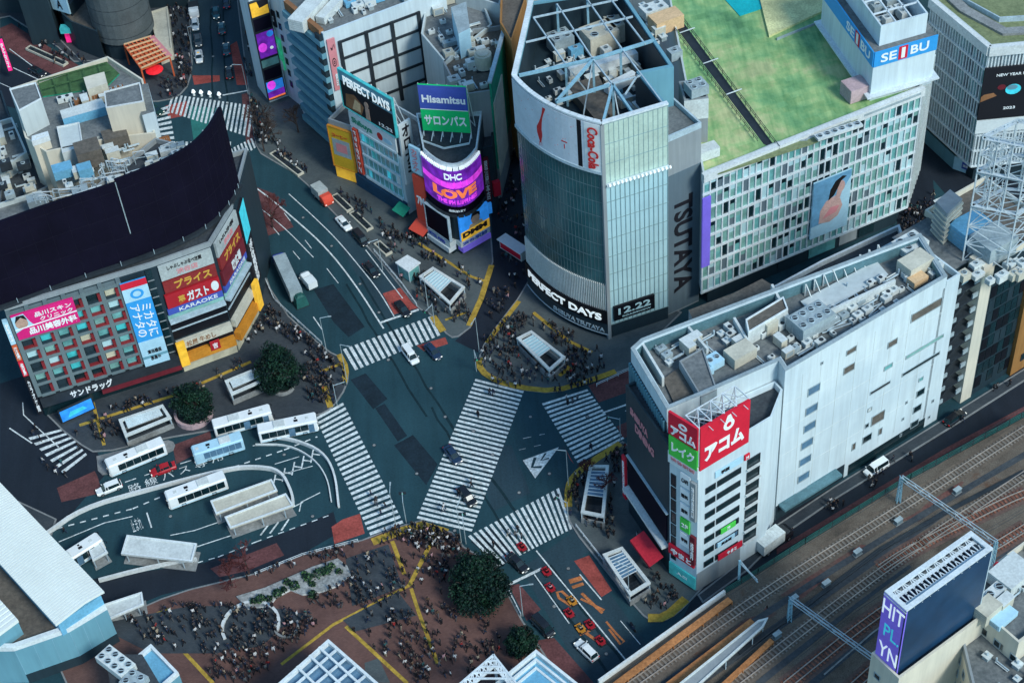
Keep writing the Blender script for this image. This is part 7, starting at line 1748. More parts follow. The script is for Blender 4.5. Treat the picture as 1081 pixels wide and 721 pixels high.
# ================================================================== TREES
def dome_tree(px,py,z0,r,h,trunk,label,n=6500,seed=1,planter_=False):
    random.seed(seed); c=G(px,py,z0); t=thing('tree',label,'tree',c,None)
    m_=MB(); m_.tube(c,c+V((0,0,trunk+h*.35)),.34,'bark',8,.2)
    for k in range(9):
        a=k*.9; e=random.uniform(.3,.8); p=c+V((0,0,trunk*.7+k*.15)); m_.tube(p,p+V((math.cos(a)*r*.7,math.sin(a)*r*.7,h*e)),.13,'bark',5,.04)
    m_.build('trunk',t)
    m_=MB(); clumps=[]
    for k in range(64):
        a=random.random()*6.28; u=random.uniform(-.25,1.12); rr=math.sqrt(max(0,1-max(u,0)**2)); f_=random.uniform(.45,1)**.6; clumps.append((V((math.cos(a)*rr*r*.86*f_,math.sin(a)*rr*r*.86*f_,(u*.86*f_)*h)),random.uniform(.2,.38)*r,random.choice(['leaf','leaf','leaf_dark','leaf_light'])))
    for i in range(n):
        q,cr,mt=random.choice(clumps); d=V((random.gauss(0,1),random.gauss(0,1),random.gauss(0,1))).normalized()*cr*(random.random()**.35)
        p=c+V((0,0,trunk))+q+d
        if p.z<z0+trunk*.55: continue
        leaf(m_,p,.17+.15*random.random(),mt if random.random()<.75 else random.choice(['leaf','leaf_light','leaf_dark']))
    m_.build('crown',t); return t
dome_tree(297,404,KH,4.7,7.6,1.8,'tall dome shaped green tree on the left pavement corner',13000,1)
dome_tree(206,436,KH+.6,3.7,6.6,1.2,'dark dome shaped tree in a pink stone planter',10000,2)
dome_tree(506,627,KH,5.3,6.6,2.0,'big round dark tree on the station plaza by the diagonal crosswalk',15000,3)
dome_tree(551,686,KH,2.6,4,1.6,'small round tree at the bottom edge beside the black van',5500,4)
c=G(205,439,KH); m_=MB(); n=20; R_=3.5
m_.rim([V((c.x+R_*math.cos(6.2832*i/n),c.y+R_*math.sin(6.2832*i/n))) for i in range(n)],KH,KH+1.1,.5,'pink_stone'); m_.prism([V((c.x+R_*.85*math.cos(6.2832*i/n),c.y+R_*.85*math.sin(6.2832*i/n))) for i in range(n)],KH,KH+.7,'dark_steel'); tag(m_.build('planter'),'round pink stone planter under the dark dome tree','planter')
for (px,py,lb,R_) in ((299,409,'round dark stone planter under the tall dome tree',2.2),(506,632,'stone ring planter under the big round plaza tree',2.6)):
    c=G(px,py,KH); m_=MB(); m_.rim([V((c.x+R_*math.cos(6.2832*i/n),c.y+R_*math.sin(6.2832*i/n))) for i in range(n)],KH,KH+.6,.4,'concrete'); tag(m_.build('planter'),lb,'planter')
def bare_tree(px,py,h,label,twig='red_twig',seed=1,spread=1.,haze=0):
    random.seed(seed); c=G(px,py,KH if py>100 else 0); t=thing('bare_tree',label,'tree',c); m_=MB(); mt=MB()
    def br(p,d,L,r,k):
        q=p+d*L; (m_ if k<2 else mt).tube(p,q,r,'bark' if k<2 else twig,5 if k<2 else 3,r*.7,cap=False)
        if k>=5: return
        for i in range(3 if k!=1 else 4):
            nd=(d+V((random.gauss(0,.5),random.gauss(0,.5),random.gauss(.05,.3)))*spread).normalized(); br(q,nd,L*random.uniform(.62,.8),r*.72,k+1)
    br(c,V((0,0,1)),h*.3,.19,0)
    m_.build('trunk',t); mt.build('crown',t)
bare_tree(279,160,9,'leafless tree on the pavement by the lit panel building','bark',1); bare_tree(272,135,8,'second leafless tree, nearer the upper crossing','bark',2)
bare_tree(288,240,8,'reddish leafless tree at the kerb beside the grey lorry','red_twig',3,1.1); bare_tree(270,236,7,'second reddish leafless tree close to the black billboard end','red_twig',4,1.1)
bare_tree(263,606,8,'reddish leafless tree at the tail of the white planting bed','red_twig',5,1.1); bare_tree(245,618,7,'small reddish leafless tree above the round court','red_twig',6,1.1)
bare_tree(315,140,7,'leafless tree in front of the teal balconies','bark',7); bare_tree(640,520,5,'leafless small tree growing beside the dark block stairway','red_twig',8,1.); bare_tree(620,505,5,'thin leafless tree at the rounded kerb stairway','red_twig',9,1.)
# ================================================================== VEHICLES
def loft(mb,secs,mat,cap=True):
    n=len(secs[0]); vs=[p for s in secs for p in s]; fs=[]
    for i in range(len(secs)-1):
        for k in range(n): fs.append([i*n+k,i*n+(k+1)%n,(i+1)*n+(k+1)%n,(i+1)*n+k])
    if cap: fs+=[list(range(n))[::-1],[(len(secs)-1)*n+k for k in range(n)]]
    mb.add(vs,fs,mat)
def sec(x,w_,z0,z1,ch=.16,tuck=.06):
    return [(x,-w_+tuck,z0),(x,w_-tuck,z0),(x,w_,z0+(z1-z0)*.35),(x,w_-.02,z1-ch),(x,w_-ch*1.2,z1),(x,-w_+ch*1.2,z1),(x,-w_+.02,z1-ch),(x,-w_,z0+(z1-z0)*.35)]
def wheels(root,xs,w_,r=.33,tw=.22):
    for x in xs:
        for s in (-1,1):
            m_=MB(); m_.tube((x,s*(w_-tw),r),(x,s*w_,r),r,'tyre',14); f=m_.build('wheel',root); m_=MB(); m_.tube((x,s*w_,r),(x,s*(w_+.015),r),r*.58,'rim_metal',10); m_.build('rim',f)
def car_model(name,label,cat,col,kind='sedan'):
    t=thing(name,label,cat,(0,0,0))
    L=4.6;W_=.88
    if kind=='van': L=4.7;W_=.9
    x0,x1=-L/2,L/2; m_=MB()
    if kind=='van':
        S=[(x0,.80,.35,.95),(x0+.12,W_,.25,1.05),(x1-1.2,W_,.22,1.02),(x1-.35,W_*.97,.24,.92),(x1-.06,W_*.86,.3,.75),(x1,W_*.7,.36,.62)]
        C=[(x0+.1,.74,1.0,1.04),(x0+.3,.78,1.0,1.86),(x0+2.9,.78,1.0,1.9),(x0+3.5,.74,1.0,1.74),(x1-.75,.7,.98,1.06)]
    else:
        S=[(x0,.74,.4,.82),(x0+.1,.84,.28,.96),(x0+.9,W_,.22,.98),(x0+2.6,W_,.22,.95),(x1-.9,W_*.98,.22,.88),(x1-.2,W_*.9,.26,.76),(x1,W_*.72,.36,.62)]
        C=[(x0+.55,.66,.92,.98),(x0+1.15,.68,.92,1.4),(x0+2.3,.69,.92,1.46),(x0+2.75,.67,.92,1.38),(x0+3.45,.66,.9,.95)]
        if kind=='suv': C=[(x0+.12,.70,.92,1.0),(x0+.45,.72,.92,1.56),(x0+2.5,.73,.92,1.62),(x0+2.95,.70,.92,1.5),(x0+3.5,.68,.9,.97)]
    loft(m_,[sec(*s) for s in S],col); 
    # roof skin in body colour
    R=[c for c in C if c[3]>1.3]; loft(m_,[[(c[0],-c[1]*.82,c[3]-.03),(c[0],c[1]*.82,c[3]-.03),(c[0],c[1]*.78,c[3]+.02),(c[0],-c[1]*.78,c[3]+.02)] for c in R],col)
    for s in (-1,1):
        for c in (R[0],R[len(R)//2],R[-1]): m_.bar((c[0],s*c[1]*.98,.95),(c[0],s*c[1]*.84,c[3]-.02),.09,col)
        mx=R[-1][0]+.35; m_.box((mx,s*(W_+.1)),.14,.2,.95,1.1,col)
    m_.build('body',t)
    m_=MB(); loft(m_,[[(c[0],-c[1],c[2]),(c[0],c[1],c[2]),(c[0],c[1]*.82,c[3]-.02),(c[0],-c[1]*.82,c[3]-.02)] for c in C],'glass_dark'); m_.build('windows',t)
    wheels(t,(x0+.85,x1-.9),W_+.0)
    for s in (-1,1):
        m_=MB(); m_.box((x1-.12,s*W_*.62),.16,.34,.6,.74,'headlight'); m_.build('headlight',t)
        m_=MB(); m_.box((x0+.05,s*W_*.72),.12,.28,.7,.88,'taillight'); m_.build('taillight',t)
    m_=MB(); m_.box((x1-.04,0),.12,.5,.36,.46,'sign_white'); m_.box((x0-.0,0),.06,.4,.5,.6,'sign_white'); m_.build('number_plate',t)
    if kind=='taxi' or cat=='taxi': m_=MB(); m_.box((R[0][0]+.9,0),.2,.5,1.47 if kind!='van' else 1.9,1.62 if kind!='van' else 2.05,'lit_yellow'); m_.build('roof_sign',t)
    return t
def place(t,cx,cy,rear,front,z=0.):
    A=G(*rear,.6);B=G(*front,.6); c=G(cx,cy,.6); t.location=(c.x,c.y,z); t.rotation_euler=(0,0,math.atan2(B.y-A.y,B.x-A.x))
def car(label,cat,col,kind,cx,cy,rear,front,name='car'): t=car_model(name,label,cat,col,kind); place(t,cx,cy,rear,front)
car('white people carrier just past the upper crosswalk','minivan','car_white','van',433,375,(424,363),(442,387),'minivan')
car('dark navy car beside the white people carrier','car','car_navy','sedan',457,371,(449,361),(467,381))
car('navy car crossing the diagonal crosswalk, upper of two','car','car_navy','sedan',478,480,(470,469),(488,492))
car('black car on the diagonal crosswalk, lower of two','car','car_black','suv',493,524,(484,513),(503,536))
car('dark car behind the kart riders at the plaza tree','car','car_black','sedan',546,594,(539,586),(556,602))
car('black van on the lower road by the small round tree','van','car_black','van',573,661,(561,649),(585,674),'van')
car('white estate car on the lower road at the bottom','car','car_white','suv',619,686,(632,699),(606,674))
car('white car with black roof glass entering the bus station','car','car_white','suv',115,515,(130,509),(100,521))
car('red car parked in the bus lane beside white bus','car','car_red','sedan',172,495,(186,490),(158,500))
car('white saloon car at the kerb by the planters','car','car_white','sedan',363,236,(355,227),(372,246))
car('black van parked behind the white saloon car','van','car_black','van',381,252,(373,243),(389,261),'van')
car('black car driving down the curved road','car','car_black','sedan',392,285,(382,274),(402,296))
car('black car waiting on the red paint at the upper crosswalk','car','car_black','sedan',425,326,(418,316),(433,334))
car('small black car parked in the planter strip lane','car','car_black','sedan',396,248,(390,240),(402,255)) if False else None
car('white taxi parked on the left kerb of the upper road','taxi','car_white','sedan',210,60,(209,50),(211,70),'taxi')
car('white pickup cab at the top of the upper road','pickup','car_white','sedan',206,26,(205,16),(207,36),'pickup')
car('dark grey car between the two white vehicles on upper road','car','car_grey','sedan',209,43,(208,36),(210,50))
car('navy car furthest up the upper road','car','car_navy','sedan',239,3,(239,12),(238,-6)); car('blue car facing down the upper road with headlights on','car','car_teal','sedan',228,14,(227,4),(229,24)); car('teal car in the middle lane of the upper road','car','car_teal','sedan',234,30,(235,40),(233,20)); car('teal car ahead of the red paint on the upper road','car','car_teal','sedan',239,52,(240,62),(238,42)); car('dark car nearest the upper crossing','car','car_black','sedan',242,77,(243,86),(241,68))
car('dark green car turning by the cream block corner','car','car_green','sedan',164,116,(158,113),(171,120)); car('black car on the top left street','car','car_black','sedan',40,76,(32,72),(48,81))
car('black car parked under the stair building','car','car_black','suv',1008,441,(1001,446),(1016,435)); car('white van by the foot of the long white building','van','car_white','van',925,494,(933,489),(917,499),'van')
# buses
def bus_model(label,col='car_white',band='glass_dark',L=10.6):
    t=thing('bus',label,'bus',(0,0,0),'city buses in the bus station'); W_=1.25; x0,x1=-L/2,L/2
    m_=MB(); loft(m_,[sec(x0,1.12,.4,2.85,.18,.04),sec(x0+.12,W_,.32,3.0,.2,.04),sec(x1-.25,W_,.32,3.0,.2,.04),sec(x1,1.1,.4,2.8,.2,.04)],col); m_.build('body',t)
    for s in (-1,1):
        m_=MB(); n=6
        for i in range(n):
            xa=x0+.5+(L-2.2)*i/n; m_.box(((xa+xa+(L-2.2)/n-.05)/2,s*W_),(L-2.2)/n-.05,.05,1.15,2.6,band)
        m_.build('side_window',t)
        m_=MB(); m_.box((0,s*W_),L-.7,.06,.5,.62,'pale_blue'); m_.build('stripe',t)
    m_=MB(); m_.box((x1-.02,0),.1,2.1,1.2,2.5,band); m_.build('windscreen',t)
    m_=MB(); m_.box((x0+.02,0),.1,1.8,1.6,2.5,band); m_.build('rear_window',t)
    m_=MB(); m_.box((x1-1.2,-W_),1.0,.07,.45,2.45,'glass_blue'); m_.box((.6,-W_),1.1,.075,.45,2.45,'glass_blue'); m_.build('door',t)
    m_=MB(); m_.box((-1.4,0),2.0,1.5,2.98,3.2,'pale_unit'); m_.build('roof_unit',t)
    m_=MB(); m_.box((1.6,-.1),.7,.5,2.99,3.06,'black'); m_.box((1.6,.55),.35,.3,2.99,3.06,'black'); m_.box((3.6,0),.6,.6,2.99,3.05,'pale_unit'); m_.build('roof_hatch',t)
    m_=MB(); m_.box((x1+.03,0),.06,1.7,2.55,2.8,'black'); m_.build('destination_board',t)
    wheels(t,(x0+2.6,x1-2.5),W_-.02,.48,.3)
    for s in (-1,1):
        m_=MB(); m_.box((x1-.0,s*.85),.12,.34,.6,.8,'headlight'); m_.build('headlight',t)
        m_=MB(); m_.bar((x1-.1,s*1.15,2.5),(x1+.35,s*1.4,2.3),.06,'black'); m_.box((x1+.35,s*1.4),.1,.18,1.9,2.3,'black'); m_.build('mirror',t)
    return t
def placeb(t,rear,front):
    A=G(*rear,3);B=G(*front,3); c=(A+B)/2; t.location=(c.x,c.y,0); t.rotation_euler=(0,0,math.atan2(B.y-A.y,B.x-A.x))
b0=bus_model('white bus at the stop nearest the left crosswalk'); placeb(b0,(272,452),(333,439))
def bus2(label,rear,front):
    t=dup(b0,(0,0,0),0,label); placeb(t,rear,front)
bus2('white bus behind it, under the tall dome tree',(224,447),(285,430)); bus2('white bus parked alone by the covered stairway',(172,464),(111,489)); bus2('white bus inside the barrier below the painted lane words',(237,500),(174,523))
bL=bus_model('pale blue bus in the middle lane between white buses','pale_blue','glass_blue',9.0); placeb(bL,(254,459),(203,475))
bus2('white bus half hidden beside the ribbed station roof',(58,594),(93,572)) 
# trucks
def truck(label,cabcol,boxcol,L,cx,cy,rear,front,boxh=3.2,W_=1.15,name='lorry',open_bed=False):
    t=thing(name,label,'lorry',(0,0,0)); x0,x1=-L/2,L/2
    m_=MB(); loft(m_,[sec(x1-1.9,W_,.5,2.3,.1),sec(x1-.9,W_,.45,2.4,.15),sec(x1-.2,W_*.97,.45,2.0,.3),sec(x1,W_*.9,.5,1.3,.2)],cabcol); m_.build('cab',t)
    m_=MB(); loft(m_,[[(x1-.75,-W_*.9,1.35),(x1-.75,W_*.9,1.35),(x1-.82,W_*.84,2.2),(x1-.82,-W_*.84,2.2)],[(x1-.08,-W_*.85,1.3),(x1-.08,W_*.85,1.3),(x1-.32,W_*.8,2.0),(x1-.32,-W_*.8,2.0)]],'glass_dark'); m_.build('windscreen',t)
    m_=MB(); m_.box(((x0+x1-2.1)/2,0),L-2.2,W_*2,.85,boxh,boxcol)
    for k in range(int(L)): m_.box((x0+.5+k*(L-2.6)/int(L),0),.08,W_*2+.05,.9,boxh+.03,boxcol)
    m_.build('cargo_box',t)
    m_=MB(); m_.box((0,0),L-.6,.9,.5,.85,'dark_steel'); m_.build('chassis',t)
    wheels(t,(x0+1.2,x1-1.1),W_,.45,.3)
    for s in (-1,1): m_=MB(); m_.box((x1,s*.8),.08,.3,.7,.9,'headlight'); m_.build('headlight',t)
    place(t,cx,cy,rear,front); return t
truck('orange red lorry with a pale cargo box on the curved road','sign_vermilion','dim_white',5.4,341,209,(332,201),(352,221),2.9)
truck('long grey box lorry with a blue cab parked at the left kerb','lit_blue' if False else 'sign_blue','grey_unit',13.5,304,295,(318,318),(294,266),3.4,1.25)
truck('small white delivery lorry behind the long grey lorry','car_white','sign_white',4.4,326,299,(331,305),(321,293),2.4,.95)
truck('pale box lorry parked by the street beside the sign tower','car_black','pale_unit',7,817,572,(806,580),(829,563),3.2)
truck('white flatbed lorry at the top of the upper road kerb','car_white','dark_steel',5.5,205,12,(204,2),(206,22),1.6)
W_=None
c=G(318,321,0); t=thing('tarp_stand','green tarpaulin covered stand at the tail of the grey lorry','stand',c); m_=MB(); m_.box((c.x,c.y),2.6,2.4,.0,2.2,'fence_green',.4,.75,.7); m_.box((c.x,c.y),1.6,1.4,2.2,2.6,'fence_green',.4,.6,.6); m_.build('cover',t); m_=MB(); m_.box((c.x,c.y),2.8,2.6,0.,.12,'dark_steel',.4); m_.build('base',t)
# ================================================================== PEOPLE
COATS=['coat_black','coat_navy','coat_grey','coat_white','coat_beige','coat_brown','coat_red','coat_teal','coat_charcoal','coat_pink']
for nme,c in zip(COATS,((.012,.012,.016),(.02,.03,.06),(.12,.125,.13),(.62,.62,.62),(.36,.30,.22),(.12,.07,.045),(.32,.03,.03),(.03,.10,.11),(.035,.036,.042),(.5,.28,.3))): M(nme,c,.85,.1,2.,fine=0)
for nme,c in (('trousers_black',(.014,.014,.018)),('trousers_navy',(.025,.04,.075)),('trousers_grey',(.09,.09,.095)),('trousers_beige',(.28,.24,.18)),('shoe',(.02,.018,.018))): M(nme,c,.85,.1,2.,fine=0)
def figure(pose):
    """one continuous skinned body, 1.7 m tall, facing +y"""
    a,b,arm,turn=pose
    vs=[];ed=[];rad=[]
    def j(x,y,z,r,p=None):
        vs.append((x,y,z)); rad.append(r)
        if p is not None: ed.append((p,len(vs)-1))
        return len(vs)-1
    pel=j(0,0,.92,.135); wst=j(0,.0,1.08,.125,pel); ch=j(0,.01,1.3,.15,wst); nk=j(0,.02,1.46,.06,ch); hd=j(0,.035,1.57,.095,nk); tp=j(0,.03,1.66,.075,hd)
    for s,st,am in ((-1,a,arm[0]),(1,b,arm[1])):
        hip=j(s*.095,0,.86,.1,pel); kn=j(s*.1,st*.28+.03,.48+abs(st)*.02,.068,hip); 
        an=j(s*.1,st*.5-(.1 if st<0 else 0),.09+(.06 if st<0 else 0),.05,kn); j(s*.11,st*.5+.14-(.1 if st<0 else 0),.05+(.02 if st<0 else 0),.045,an)
        sh=j(s*.18,.0,1.38,.075,ch); el=j(s*.24,am*.12-.02,1.12,.052,sh)
        if am>1: hn=j(s*.16,.3,1.2,.035,el)
        else: hn=j(s*.25,am*.3+.03,.86,.036,el)
    me=bpy.data.meshes.new('f'); me.from_pydata(vs,ed,[]); ob=bpy.data.objects.new('f',me); COL.objects.link(ob)
    sk=ob.modifiers.new('s','SKIN'); 
    lay=me.skin_vertices[0] if me.skin_vertices else None
    if lay is None:
        bm=bmesh.new(); bm.from_mesh(me); bm.verts.layers.skin.verify(); bm.to_mesh(me); bm.free(); lay=me.skin_vertices[0]
    for i,r in enumerate(rad): lay.data[i].radius=(r,r*(.72 if i in (0,1,2) else 1)); lay.data[i].use_root=(i==0)
    dg=bpy.context.evaluated_depsgraph_get(); m2=bpy.data.meshes.new_from_object(ob.evaluated_get(dg))
    V_=[v.co.copy() for v in m2.vertices]; F_=[list(p.vertices) for p in m2.polygons]
    bpy.data.objects.remove(ob); bpy.data.meshes.remove(me); bpy.data.meshes.remove(m2)
    return V_,F_
POSES=[figure(p) for p in (((.0,.0,(.2,.2),0)),((.7,-.6,(-.7,.8),0)),((-.6,.7,(.8,-.7),0)),((.35,-.3,(1.4,.2),0)),((.1,-.05,(1.4,1.4),0)))]
def fmat(c,coat,tr,long_):
    x,y,z=c
    if z>1.5: return 'skin_tone' if (y>.085 and z<1.61) else 'hair'
    if z>1.45: return 'skin_tone'
    if abs(x)>.2 and z<.88: return 'skin_tone'
    if z>(.62 if long_ else .9) : return coat
    if abs(x)>.19 and z>.88: return coat
    if z<.085: return 'shoe'
    return tr
TRO=['trousers_black','trousers_navy','trousers_grey','trousers_beige']
PM={}
def person_mesh(pi,coat,tr,long_):
    k=(pi,coat,tr,long_)
    if k not in PM:
        V_,F_=POSES[pi]; me=bpy.data.meshes.new('person'); me.from_pydata([tuple(v) for v in V_],[],F_)
        names=[]; idx=[]
        for f in F_:
            c=sum((V_[i] for i in f),V((0,0,0)))/len(f); mt=fmat(c,coat,tr,long_)
            if mt not in names: names.append(mt)
            idx.append(names.index(mt))
        for n_ in names: me.materials.append(MATS[n_])
        me.polygons.foreach_set('material_index',idx); me.polygons.foreach_set('use_smooth',[True]*len(F_)); me.update(); PM[k]=me
    return PM[k]
def inpoly(x,y,p):
    r=False; n=len(p)
    for i in range(n):
        (x1,y1),(x2,y2)=p[i],p[i-1]
        if (y1>y)!=(y2>y) and x<(x2-x1)*(y-y1)/(y2-y1)+x1: r=not r
    return r
ZONES=[ # polygon, count, height, place words
 ([(300,612),(415,566),(478,577),(468,640),(400,660),(350,655)],132,KH,'between the yellow guide lines on the brown plaza'),
 ([(440,640),(480,640),(545,665),(565,721),(430,721)],97,KH,'on the lower plaza near the round trees'),
 ([(370,665),(440,650),(470,721),(430,721)],36,KH,'on the open brown plaza'),
 ([(196,640),(245,640),(300,640),(345,655),(300,690),(270,721),(225,721)],188,KH,'in the round court by the curved bench'),
 ([(130,655),(200,635),(215,690),(160,680)],39,KH,'near the lower left pavilion'),
 ([(405,562),(450,553),(486,570),(480,584),(410,572)],67,KH,'waiting at the plaza edge by the crosswalks'),
 ([(250,609),(380,574),(383,580),(255,614)],19,KH,'along the plaza guard rail'),
 ([(508,362),(545,330),(600,350),(645,378),(640,392),(600,408),(545,402),(510,390)],185,KH,'crowding the corner before the curved glass tower'),
 ([(524,150),(546,120),(552,220),(556,300),(520,345),(508,340),(525,270)],76,.01,'in the dark side street'),
 ([(400,245),(440,262),(515,285),(495,340),(470,345),(430,310)],83,KH,'on the pavement around the teal kiosk'),
 ([(345,195),(432,240),(460,262),(420,262),(370,222)],58,KH,'in front of the teal shop building'),
 ([(262,10),(268,100),(300,160),(350,200),(318,182),(270,150),(258,60)],83,KH,'on the upper right pavement by the lit panels'),
 ([(176,0),(200,0),(203,80),(192,104),(168,106),(178,60)],107,KH,'on the upper left pavement by the round tower'),
 ([(285,325),(340,368),(356,385),(345,425),(325,430),(318,400),(322,370),(290,350),(250,370),(270,340)],125,KH,'on the pavement around the tall dome tree'),
 ([(75,462),(120,430),(190,412),(250,380),(262,384),(225,410),(180,425),(110,470)],61,KH,'in front of the red window building'),
 ([(604,505),(660,472),(662,500),(650,500),(646,548),(652,575),(610,548)],61,KH,'around the stairway by the dark shop block'),
 ([(670,560),(690,600),(722,625),(700,652),(670,635),(690,625)],22,KH,'on the corner below the sign tower'),
 ([(955,225),(985,205),(1000,240),(975,250),(945,252)],76,.01,'in the crowded gap behind the department store'),
 ([(340,430),(420,548),(400,548),(345,445)],5,.05,'walking over the left crosswalk'),
 ([(505,405),(545,415),(495,550),(450,540)],9,.05,'walking over the diagonal crosswalk'),
 ([(580,425),(620,418),(650,460),(615,480)],5,.05,'walking over the right crosswalk'),
 ([(500,566),(588,520),(600,555),(530,594)],5,.05,'walking over the lower crosswalk'),
 ([(30,20),(70,55),(100,68),(60,70),(20,30)],30,KH,'on the top left pavement'),
 ([(20,440),(45,430),(100,470),(60,520)],10,.01,'in the dark lane at the left edge'),
 ([(800,580),(900,515),(1000,445),(1060,400),(1075,402),(940,505),(830,570)],22,KH,'along the street by the railway fence'),
 ([(448,556),(486,568),(500,590),(520,604),(500,600),(470,585),(440,565)],36,KH,'at the plaza kerb beside the round tree'),
 ([(506,378),(530,402),(585,412),(640,396),(640,402),(585,418),(522,406)],24,KH,'waiting at the kerb before the curved glass tower'),
 ([(60,545),(100,640),(120,640),(100,600)],1,.01,'by the ribbed roof'),
 ([(345,372),(364,380),(366,405),(352,430),(340,428),(352,400)],16,KH,'waiting at the left corner kerb'),
 ([(598,512),(606,504),(660,470),(660,478),(612,510),(604,550),(598,545)],16,KH,'waiting along the rounded kerb by the dark shop block')]
AVOID=[[(442,284),(457,276),(493,300),(475,324)],[(545,352),(561,344),(600,374),(580,396)],[(620,488),(646,488),(641,548),(611,544)],[(632,584),(657,573),(690,613),(665,632)],[(122,440),(173,422),(185,440),(130,465)],[(234,398),(274,383),(284,402),(243,419)],
 [(415,270),(446,270),(444,290),(418,290)],[(250,629),(330,598),(371,606),(330,634),(262,646)],[(284,395),(312,395),(312,412),(284,412)],[(494,612),(518,612),(518,640),(494,640)],[(310,310),(335,310),(335,330),(310,330)]]
random.seed(21)
PEOPLE=[]
for poly,n,z,words in ZONES:
    xs=[p[0] for p in poly]; ys=[p[1] for p in poly]; k=0; tries=0; pts_=[]
    while k<n and tries<n*60:
        tries+=1
        if pts_ and random.random()<.33:
            b=random.choice(pts_); x=b[0]+random.gauss(0,5); y=b[1]+random.gauss(0,4)
        else: x=random.uniform(min(xs),max(xs)); y=random.uniform(min(ys),max(ys))
        if not inpoly(x,y,poly) or any(inpoly(x,y,a) for a in AVOID): continue
        g=G(x,y,z)
        if any((g.x-q[4].x)**2+(g.y-q[4].y)**2<.3 for q in PEOPLE[-160:]): continue
        coat=random.choices(COATS,(38,16,8,13,3,3,2,3,22,2))[0]; tr=random.choices(TRO,(56,28,12,4))[0]
        pi=random.choices(range(5),(30,28,25,10,7))[0]
        PEOPLE.append((y,x,z,words,g,coat,tr,pi,random.random()<.25,random.uniform(0,6.283),random.uniform(.92,1.06))); pts_.append((x,y)); k+=1
PEOPLE.sort(key=lambda p:-p[0])
CW={'coat_black':'black coat','coat_navy':'navy coat','coat_grey':'grey coat','coat_white':'white top','coat_beige':'beige coat','coat_brown':'brown jacket','coat_red':'red jacket','coat_teal':'teal jacket','coat_charcoal':'charcoal coat','coat_pink':'pale pink coat'}
TW={'trousers_black':'black trousers','trousers_navy':'navy trousers','trousers_grey':'grey trousers','trousers_beige':'beige trousers'}
PW=['standing','mid stride','striding','with one hand raised','with both hands raised to the chest']
NIND=300
USED=set()
LMK=[(506,620,'the big round plaza tree'),(551,680,'the small round tree'),(432,618,'the fork of the yellow guide lines'),(451,581,'the upper yellow guide line'),(445,655,'the lower yellow guide line'),(395,640,'the long yellow guide line'),(400,695,'the lower diagonal guide line'),(345,606,'the shrubs of the white bed'),(290,632,'the tail of the white bed'),(265,650,'the curved court bench'),(303,663,'the small ring bench'),(240,670,'the dark court edge'),(200,660,'the grey paving patch'),(150,660,'the station kiosk roofs'),(345,680,'the glazed station roof'),(520,695,'the white lattice roof'),(410,562,'the foot of the wide crosswalk'),(478,570,'the end of the diagonal crosswalk'),(440,557,'the plaza kerb lamps'),(330,590,'the plaza guard rail'),(660,605,'the blue glazed stairway'),(700,640,'the sign tower corner'),(628,515,'the stairway by the dark block'),(540,575,'the lower crosswalk'),(820,570,'the pale box lorry'),(575,620,'the row of karts'),(480,690,'the bottom plaza edge'),(455,700,'the end of the guide line'),(425,640,'the dark paving patch'),(375,620,'the grey plaza patch')]
for y,x,z,words,g,coat,tr,pi,lg,rot,sc in PEOPLE[:NIND]:
    o=bpy.data.objects.new('person',person_mesh(pi,coat,tr,lg)); COL.objects.link(o)
    o.location=g; o.rotation_euler=(0,0,rot); o.scale=(sc,sc,sc)
    lm=min(LMK,key=lambda m_:(m_[0]-x)**2+(m_[1]-y)**2)[2]
    cands=['person in %s and %s near %s'%(CW[coat],TW[tr],lm),'person %s in %s and %s near %s'%(PW[pi],CW[coat],TW[tr],lm),'person in %s and %s %s'%(CW[coat],TW[tr],words),'person %s in %s near %s'%(PW[pi],CW[coat],lm)]
    cands=[c for c in cands if len(c.split())<=16]
    lb=next((c for c in cands if c not in USED),cands[-1]); USED.add(lb)
    tag(o,lb,'person','people '+words)
m_=MB()
for y,x,z,words,g,coat,tr,pi,lg,rot,sc in PEOPLE[NIND:]:
    V_,F_=POSES[pi]; ca,sa=math.cos(rot)*sc,math.sin(rot)*sc; b=len(m_.v)
    m_.v+=[(g.x+v.x*ca-v.y*sa,g.y+v.x*sa+v.y*ca,g.z+v.z*sc) for v in V_]
    for f in F_:
        c=sum((V_[i] for i in f),V((0,0,0)))/len(f); mt=fmat(c,coat,tr,lg)
        if mt not in m_.ms: m_.ms.append(mt)
        m_.f.append([b+i for i in f]); m_.mi.append(m_.ms.index(mt))
o=m_.build('crowd',kind='stuff',smooth=True); tag(o,'distant crowd of small pedestrians on the pavements beyond the crossing','crowd')
# go-karts with riders
def kart(label,col,px,py,rear=(0,0),front=(1,1)):
    t=thing('go_kart',label,'go kart',(0,0,0),'red street karts on the lower road'); m_=MB()
    loft(m_,[sec(-.95,.42,.12,.5,.08),sec(-.5,.5,.1,.42,.06),sec(.5,.46,.1,.34,.05),sec(1.0,.4,.12,.34,.06)],col); 
    for s in (-1,1): m_.box((0,s*.55),.9,.22,.12,.36,col)
    m_.box((.98,0),.16,1.1,.12,.3,col); m_.box((-.98,0),.1,1.0,.15,.4,'dark_steel'); m_.build('body',t)
    wheels(t,(-.68,.72),.64,.17,.2)
    m_=MB(); m_.box((-.35,0),.12,.5,.35,.85,'black'); m_.box((-.1,0),.5,.5,.32,.4,'black'); m_.build('seat',t)
    m_=MB(); m_.bar((.25,0,.4),(.12,0,.72),.05,'black'); m_.bar((.12,-.18,.72),(.12,.18,.72),.06,'black'); m_.build('steering_wheel',t)
    place(t,px,py,rear,front); return t
